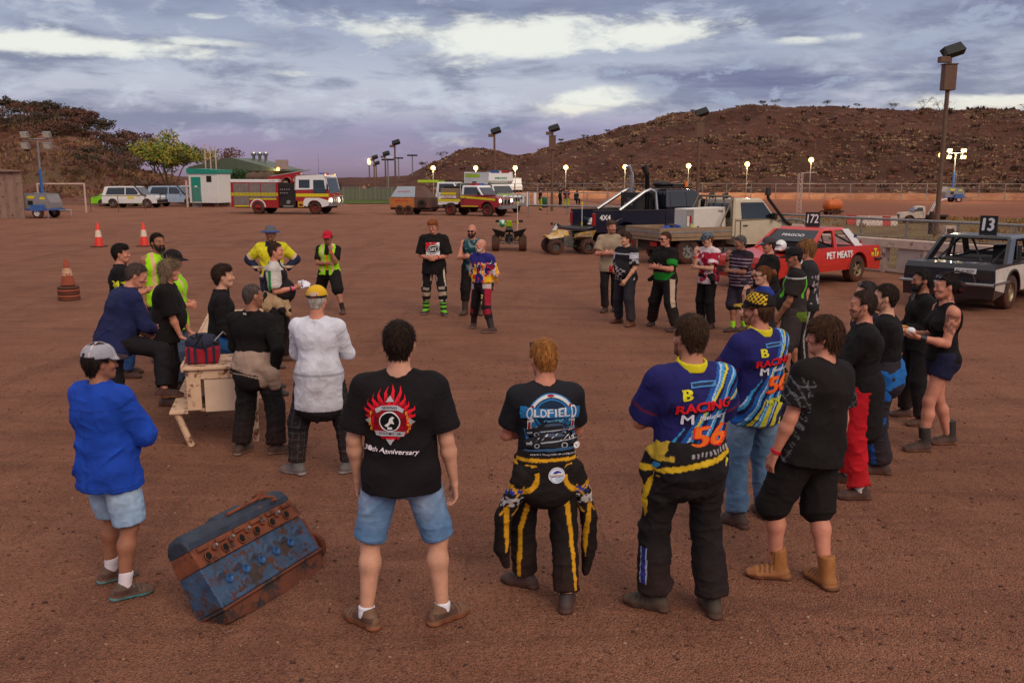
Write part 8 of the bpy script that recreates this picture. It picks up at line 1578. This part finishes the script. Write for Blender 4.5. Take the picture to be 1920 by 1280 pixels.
# ---------------------------------------------------------------- light poles
POLE = mat('brown_pole_paint', (98, 72, 58), .7, 0, .15); FB = mat('floodlight_black', (26, 28, 32), .5)
def flood_pole(px, ytop, dist, label, box=True, ydir=1, group=None, r=.11, sc=1.):
    top = D(px, ytop, dist); e = empty('floodlight_pole', (top.x, top.y, 0), 0, label, 'light pole', group); H = top.z-.35*sc
    m = MB(); m.tube([(0, 0, 0), (0, 0, H*.5), (0, 0, H)], [r*sc, r*.9*sc, r*.75*sc], POLE, 12); m.build('pole', e)
    if box: m = MB(); m.b6(-.26*sc, .26*sc, -.2*sc, .2*sc, H-1.35*sc, H-.3*sc, POLE); m.b6(-.30*sc, .30*sc, -.24*sc, .24*sc, H-.3*sc, H-.26*sc, POLE); m.build('control_box', e, .02)
    m = MB(); M3 = Matrix.Rotation(R(-18), 3, 'Y') @ Matrix.Rotation(R(-25), 3, 'X'); c = vec((.12, .05, .28+.0))*sc+vec((0, 0, H)); P = [(-.42, -.28, -.22), (.42, -.28, -.22), (.42, .12, -.26), (-.42, .12, -.26), (-.36, -.2, .22), (.36, -.2, .22), (.44, .18, .28), (-.44, .18, .28)]; m.hexa([c+(M3 @ vec(q))*sc for q in P], FB); m.build('floodlight', e, .03)
    m = MB(); c2 = vec((-.3, -.1, -.1))*sc+vec((0, 0, H)); m.box(c2, (.42*sc, .3*sc, .24*sc), POLE); m.tube([(0, 0, H-.1), (.12*sc, 0, H+.05), (.2*sc, 0, H+.2*sc)], .03*sc, POLE); m.tube([(0, 0, H-.1), c2], .03*sc, POLE); m.build('ballast', e, .02)
    return e
flood_pole(1783, 92, 40, 'tall brown floodlight pole with control box behind the crash barrier, right of the 172 car')
flood_pole(1313, 209, 62, 'floodlight pole with control box standing above the dark pickup')
flood_pole(1036, 239, 72, 'floodlight pole with control box beside the firefighters at the fence')
flood_pole(927, 244, 78, 'floodlight pole rising directly above the ambulance', False)
flood_pole(740, 266, 96, 'tallest of the floodlight poles above the onlookers on the lawn', False)
flood_pole(722, 287, 110, 'floodlight pole just left of the tallest one above the onlookers', False)
flood_pole(701, 294, 125, 'thin floodlight pole right of the lit lamp pole by the lawn', False)
flood_pole(705, 305, 140, 'shortest distant floodlight pole by the lawn', False)
def plain_pole(px, ytop, dist, label):
    t = D(px, ytop, dist); e = empty('lamp_pole', (t.x, t.y, 0), 0, label, 'light pole', 'distant twin lamp poles'); m = MB(); m.tube([(0, 0, 0), (0, 0, t.z)], .12, STEEL, 8); m.build('pole', e); m = MB(); m.b6(-1., 1., -.12, .12, t.z-.1, t.z+.2, FB); m.build('lamp_head', e)
plain_pole(773, 292, 180, 'grey distant lamp pole at the foot of the rocky hill'); plain_pole(747, 297, 190, 'grey distant lamp pole between tallest pole and hill'); plain_pole(727, 300, 150, 'grey distant lamp pole with paired heads left of the tallest pole')
BULB = mat('lit_track_lamp', (255, 208, 122), emit=3.6)
lampnote = ['above the rescue ute', 'above the maroon fire ute', 'just right of the ambulance', 'above the firefighters at the fence', 'between firefighters and pickup', 'above the pickup exhaust stacks', 'above the cream ute cab', 'highest on the far rail above the red car']
for i, (px, py, dd) in enumerate([(812, 315, 122), (892, 315, 121), (966, 315, 120), (1061, 314, 118), (1172, 313, 116), (1291, 311, 113), (1401, 308, 110), (1521, 300, 107), (1765, 291, 100)]):
    t = D(px, py, dd); e = empty('track_lamp', (t.x, t.y, 0), 0, 'lit warm track lamp '+(lampnote[i] if i < 8 else 'left of the big brown pole on the right'), 'lamp', 'lit lamps along the track'); m = MB(); m.tube([(0, 0, 0), (0, 0, t.z-.1)], .05, STEEL, 6); m.build('pole', e); m = MB(); m.sphere((0, 0, t.z), .30, BULB, 14, 10); m.build('lamp', e); m = MB(); m.b6(-.14, .14, .30, .4, t.z-.15, t.z+.15, FB); m.build('bracket', e)
    l = bpy.data.lights.new('lamp_light', 'POINT'); l.energy = 480; l.color = (1, .74, .38); l.shadow_soft_size = .3; lo = bpy.data.objects.new('lamp_light', l); C.objects.link(lo); lo.parent = e; lo.location = (0, -.6, t.z-.1)
def light_tower(loc, label, lit, H=5.2, paint=(40, 90, 150), rz=0.):
    e = empty('light_tower', loc, rz, label, 'light tower'); bp = mat('tower_blue_paint', (34, 92, 160), .5, dust=.4); gy = mat('tower_grey_paint', (128, 126, 130), .55, dust=.4, dz=1.4)
    m = MB(); m.prism([(-1.05, .62), (1.0, .62), (1.0, 1.0), (.75, 1.55), (-.8, 1.6), (-1.05, 1.1)], -.62, .62, gy); m.build('generator_housing', e, .03)
    m = MB(); m.b6(-1.15, 1.15, -.68, .68, .5, .62, bp); [m.prism([(-.45+x, .5), (.45+x, .5), (.4+x, .86), (-.4+x, .86)], s*.72, s*.98, bp) for s in (-1, 1) for x in (.25,)]; m.build('chassis', e, .02)
    for s in (-1, 1): wheel(e, .25, s*.84, .36, .22, WHITE)
    for x0, x1, z0, z1, mm, nm in ((-.6, -.1, 1.25, 1.42, YSTR, 'warning_label'), (-.55, -.2, .85, 1.12, BLKP, 'vent_grille'), (.3, .65, 1.2, 1.35, YSTR, 'warning_label')): m = MB(); m.b6(x0, x1, -.635, -.62, z0, z1, mm); m.build(nm, e)
    for x in (-.9, .85): lens(e, 'tail_light', x, -.69, .56, .05, TAIL, 'Y', -.03)
    m = MB(); m.tube([(0, .1, .6), (0, .1, H*.62)], .10, bp, 8); m.tube([(0, .1, H*.6), (0, .1, H)], .06, STEEL, 8)
    for s in (.1, .28): m.tube([(s, .1, 1.5), (s, .1, H*.6)], .018, STEEL, 5)
    for i in range(8): m.tube([(.1, .1, 1.6+.2*i), (.28, .1, 1.6+.2*i)], .014, STEEL, 4)
    m.tube([(-.8, .1, H), (.8, .1, H)], .04, STEEL); [m.tube([(s*.75, .1, H-.45), (s*.75, .1, H+.3)], .03, STEEL) for s in (-1, 1)]; m.build('mast', e)
    for s in (-1, 1):
        for z in (-.42, .28): m = MB(); c = vec((s*.78, -.02, H+z)); m.box(c, (.5, .22, .36), STEEL, Matrix.Rotation(R(20), 3, 'X')); m.box(c+vec((0, -.115, -.04)), (.44, .02, .30), BULB if lit else mat('lamp_glass', (190, 186, 176), .2, .2), Matrix.Rotation(R(20), 3, 'X')); m.build('floodlight', e)
    m = MB(); [m.tube([(x, -.8, 0), (x, -.75, .6)], .03, STEEL) for x in (-.9, .9)]; m.tube([(1.1, 0, .5), (2.0, 0, .5), (2.0, 0, .1)], .04, STEEL); m.build('stabiliser', e); return e
light_tower((-30.5, 59.5, 0), 'blue and grey mobile light tower trailer with unlit lamps by the left shed', False, 5.0, rz=R(-8))
t = D(1793, 287, 98); light_tower((t.x, t.y, 0), 'lit mobile light tower on the far bank behind the brown pole', True, t.z, rz=R(0)); l = bpy.data.lights.new('tower_light', 'POINT'); l.energy = 900; l.color = (1, .86, .5); l.shadow_soft_size = .4; lo = bpy.data.objects.new('tower_light', l); C.objects.link(lo); lo.location = (t.x, t.y-.9, t.z); lo['kind'] = 'structure'
t = D(692, 303, 130); e = empty('track_lamp', (t.x, t.y, 0), 0, 'lit lamp on a pole at the left of the pole cluster by the lawn', 'lamp'); m = MB(); m.tube([(0, 0, 0), (0, 0, t.z-.2)], .09, POLE, 6); m.build('pole', e); m = MB(); m.sphere((0, 0, t.z), (.26, .26, .45), BULB, 12, 8); m.build('lamp', e)
# ---------------------------------------------------------------- buildings
CORR = mat('corrugated_rusty_wall', (138, 112, 98), .6, .2, .12, 2, rust=.2); 
def corrugated(m, a, b, z0, z1, mm, step=.12, dep=.035, z1b=None):
    a, b = vec(a), vec(b); d = (b-a); L = d.length; d.normalize(); n = Vector((d.y, -d.x, 0)); k = max(2, int(L/step)); vs = []
    for i in range(k+1): p = a+d*(L*i/k)+n*(dep if i % 2 else 0); zt = z1 if z1b is None else z1+(z1b-z1)*i/k; vs += [(p.x, p.y, z0), (p.x, p.y, zt)]
    m.add(vs, [(2*i, 2*i+2, 2*i+3, 2*i+1) for i in range(k)], mm)
sh = empty('shed', (-31.2, 58.6, 0), 0, 'rusty corrugated iron shed at the far left edge', 'shed'); m = MB(); corrugated(m, (-9, .3, 0), (0, 0, 0), 0, 2.95, CORR, .3, .05); corrugated(m, (0, 0, 0), (-3.4, 5, 0), 0, 2.95, CORR, .3, .05, 3.0); m.b6(-9, -3.5, .35, 5, 0, 2.9, CORR); m.build('wall', sh)
m = MB(); m.hexa([(-9.2, -.2, 2.96), (.15, -.25, 2.96), (-3.2, 5.2, 3.0), (-9.2, 5.2, 3.0), (-9.2, -.2, 3.9), (.15, -.25, 3.02), (-3.2, 5.2, 3.06), (-9.2, 5.2, 3.95)], CORR); m.build('roof', sh)
th = empty('toilet_hut', (-27.3, 83.2, 0), R(-14), 'white portable hut with teal door and teal roof trim on blocks', 'hut'); TEAL = mat('teal_paint', (24, 128, 112), .5); HW = mat('white_panel_wall', (206, 206, 204), .5, var=.06, dust=.2)
m = MB(); m.b6(-1.45, 1.45, -1.1, 1.1, .35, 2.95, HW); m.build('wall', th, .03); m = MB(); m.prism([(-1.55, 2.952), (1.55, 2.952), (1.55, 3.25), (-1.55, 3.4)], -1.2, 1.2, TEAL); m.build('roof', th, .02)
m = MB(); m.b6(-1.2, -.25, -1.13, -1.1, .5, 2.65, TEAL); m.build('door', th); m = MB(); m.b6(.35, .85, -1.12, -1.1, 2.2, 2.75, DARK); m.build('window', th); m = MB(); [m.b6(x-.2, x+.2, -.9, -.5, 0, .35, BR) for x in (-1.1, 1.1)]; m.b6(-1.3, 1.3, -.8, .9, .05, .35, DARK); m.build('footing', th)
m = MB(); m.b6(-.85, -.6, -1.145, -1.13, 1.75, 1.88, WTEXT); m.build('door_sign', th)
ch = empty('clubhouse', (-30, 104, 0), R(-6), 'low green roofed clubhouse with a lit verandah lamp behind the fire engine', 'building'); GRN = mat('green_corrugated_roof', (88, 98, 84), .55, .2, .1); 
m = MB(); m.b6(-4, 4.6, -4, 4, 0, 3.3, mat('olive_wall', (84, 76, 50), .8)); m.build('wall', ch); m = MB(); m.prism([(-4.6, 3.3), (5.3, 3.3), (5.3, 3.5), (.2, 4.75), (-4.6, 3.75)], -4.6, 4.4, GRN)
for i in range(31): x = -4.4+i*.31; m.b6(x, x+.05, -4.63, -4.6, 3.32, max(3.4, min(3.75+(x+4.6)*.205, 3.5+(5.3-x)*.24)), GRN)
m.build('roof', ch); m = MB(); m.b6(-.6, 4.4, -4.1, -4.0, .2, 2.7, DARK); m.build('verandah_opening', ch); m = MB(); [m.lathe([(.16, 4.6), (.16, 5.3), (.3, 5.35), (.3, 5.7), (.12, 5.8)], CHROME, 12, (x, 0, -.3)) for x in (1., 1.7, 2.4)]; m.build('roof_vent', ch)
m = MB(); m.b6(4.6, 5.9, -3, -2.6, 3.5, 4.5, mat('pale_tank', (150, 132, 128), .7)); m.build('water_tank', ch); m = MB(); m.sphere((5.5, -4.7, 3.5), .2, AMBER, 10, 6); m.build('verandah_lamp', ch)
l = bpy.data.lights.new('verandah_light', 'POINT'); l.energy = 150; l.color = (1, .7, .35); lo = bpy.data.objects.new('verandah_light', l); C.objects.link(lo); lo.parent = ch; lo.location = (5.5, -5.1, 3.3)
for i, px in enumerate((383, 393, 403)): t = D(px, 270+2*i, 92); m = MB(); m.tube([(0, 0, 0), (0, 0, t.z)], .06, mat('cream_pole_paint', (186, 160, 150), .6), 8); o = m.build('flag_pole', loc=(t.x, t.y, 0)); tag(o, ['leftmost of three slim cream poles behind the hut', 'middle of three slim cream poles behind the hut', 'rightmost of three slim cream poles behind the hut'][i], 'pole')
gf = empty('goal_frame', (-33.6, 68.5, 0), R(8), 'cream goal shaped pipe frame beside the light tower trailer', 'frame'); CRP = mat('cream_pole_paint'); m = MB(); [m.tube([(x, 0, 0), (x, 0, 2.15)], .07, CRP) for x in (-1.65, 1.65)]; m.build('post', gf); m = MB(); m.tube([(-1.7, 0, 2.12), (1.7, 0, 2.12)], .06, CRP); m.build('crossbar', gf)
m = MB(); p = G(352, 388); m.tube([(0, 0, 0), (0, 0, 2.35)], .10, CRP); o = m.build('gate_post', loc=p); tag(o, 'cream gate post beside the white hut', 'post')
gt = empty('mesh_gate', G(362, 390), R(-30), 'grey mesh gate hung on the post beside the white hut', 'gate'); m = MB(); m.tube([(0, 0, .1), (1.1, 0, .1), (1.1, 0, 1.75), (0, 0, 1.75), (0, 0, .1)], .03, STEEL); m.build('frame', gt); m = MB(); [m.tube([(.1*i, 0, .1), (.1*i, 0, 1.75)], .006, STEEL, 4) for i in range(1, 11)]; [m.tube([(0, 0, .1*i), (1.1, 0, .1*i)], .006, STEEL, 4) for i in range(2, 17)]; m.build('infill', gt)
fl = wire_fence((-21, 104.5, 0), (-10, 104.5, 0), 6, 1.5, 'grey green panel fence behind the lawn', [(1.5, .03)], post=.05, name='panel_fence'); m = MB(); corrugated(m, (0, 0, 0), (11, 0, 0), .1, 1.4, mat('green_grey_panel', (98, 100, 84), .7), .25, .04); m.build('panel', fl)
# ---------------------------------------------------------------- infield things
tk = empty('water_tanker', G(1560, 403), R(200), 'orange water tank trailer on the dirt track', 'tanker'); tk.scale = (.62,)*3; m = MB(); m.lathe([(0, -1.), (.55, -.95), (.66, -.75), (.66, .75), (.55, .95), (0, 1.)], mat('orange_tank_paint', (186, 92, 34), .5, dust=.3), 20, (0, 0, 1.1), 'X'); m.lathe([(0, 0), (.14, 0), (.14, .12)], OR, 10, (0, 0, 1.72)); m.build('tank', tk); m = MB(); m.b6(-1.1, 1.1, -.6, .6, .3, .5, DARK); m.tube([(1.1, 0, .4), (1.8, 0, .4)], .05, DARK); m.build('chassis', tk); [wheel(tk, x, s*.6, .32, .2, DARK) for s in (-1, 1) for x in (-.4, .35)]
e, k = ute('tow_truck', G(1728, 419), R(168), 'old white tow truck with a small crane on the dry infield', mat('old_white_paint', (196, 180, 166), .5, rust=.15, dust=.3), L=4.6, roof=1.75, hood=1.12, cat='tow truck', cabx=(-.1, .9), r=.36); e.scale = (.56,)*3
m = MB(); m.b6(-2.3, -.15, -.8, .8, .7, .9, DARK); m.tube([(-.6, -.4, .9), (-1.2, -.3, 2.2), (-2.2, 0, 2.5)], .05, WHITE); m.tube([(-.6, .4, .9), (-1.2, .3, 2.2), (-2.2, 0, 2.5)], .05, WHITE); m.tube([(-1.6, 0, .9), (-1.4, 0, 2.25)], .05, RTEXT); m.build('crane', e)
bar = []
for i, (px, cc) in enumerate([(1600, 'r'), (1618, 'w'), (1640, 'w'), (1655, 'r'), (1668, 'w')]):
    p = G(px, 424-2*(i == 0)); m = MB(); mm = mat('red_water_barrier', (170, 44, 40), .6, dust=.3) if cc == 'r' else mat('white_water_barrier', (196, 178, 168), .6, dust=.3); m.prism([(-.28, 0), (.28, 0), (.22, .22), (.11, .4), (.09, .75), (-.09, .75), (-.11, .4), (-.22, .22)], -.48, .48, mm); o = m.build('water_barrier', loc=p, rz=R(80), bevel=.03)
    o.scale = (.72,)*3; tag(o, ['red plastic barrier, leftmost of the five on the infield', 'white plastic barrier next to the leftmost red one on the infield', 'white plastic barrier in the middle of the infield row', 'red plastic barrier between two white ones on the infield', 'white plastic barrier, rightmost of the infield row'][i], 'barrier', 'plastic barriers on the infield')
ct = empty('lattice_tower', G(1497, 400), 0, 'narrow pale lattice post standing on the track edge', 'tower'); m = MB(); H_ = 2.9
for x in (-.14, .14):
    for y in (-.14, .14): m.tube([(x, y, 0), (x, y, H_)], .025, CRP, 5)
for i in range(9): z = i*H_/9; m.tube([(-.14, -.14, z), (.14, -.14, z+H_/9)], .015, CRP, 4); m.tube([(.14, -.14, z), (-.14, -.14, z+H_/9)], .015, CRP, 4)
m.tube([(0, 0, H_), (1.2, 0, H_+.05)], .03, CRP); m.build('lattice', ct)
m = MB(); p = G(1760, 447); m.b6(-.25, .25, -.2, .2, 0, .55, BA); m.b6(-.2, .1, -.21, -.2, .05, .45, DARK); o = m.build('speaker_box', loc=(p.x+.2, p.y-.5, 0)); tag(o, 'small pale box with dark front at the foot of the brown pole', 'box')
m = MB(); p = G(1744, 440); m.tube([(0, 0, 0), (0, 0, 1.05)], .11, mat('dark_timber_post', (58, 40, 32), .9)); o = m.build('timber_post', loc=p); tag(o, 'short dark timber post beyond the crash barrier by the brown pole', 'post')
m = MB(); p = D(1629, 338, 150); m.b6(-.8, .8, -.6, .6, 0, 2.2, HW); m.b6(-.9, .9, -.7, .7, 2.2, 2.35, BR); o = m.build('cabinet', loc=(p.x, p.y, p.z-2)); tag(o, 'small white cabinet at the foot of the rocky hill left of the lit light tower', 'cabinet')
p = D(1474, 343, 140); wagon((p.x, p.y, p.z-1), R(170), 'white wagon parked far off at the foot of the rocky hill', WHITE, sn=False, bar=False, stripe=False, group=None)
vn = empty('van', (.2, 127.5, .6), R(-80), 'small white van parked behind the berm right of the ambulance', 'van'); m = MB(); m.prism([(-2, .35), (2, .35), (2, .9), (1.6, 1.1), (1.1, 1.9), (-2, 1.95)], -.85, .85, WHITE); m.build('body', vn, .06); [plate(vn, 'side_window', [(.2, s*.86, 1.15), (1.35, s*.86, 1.15), (1.0, s*.86, 1.75), (.2, s*.86, 1.75)], GLASS) for s in (-1, 1)]; [wheel(vn, x, s*.75, .32, .2, STEEL) for x in (-1.3, 1.3) for s in (-1, 1)]
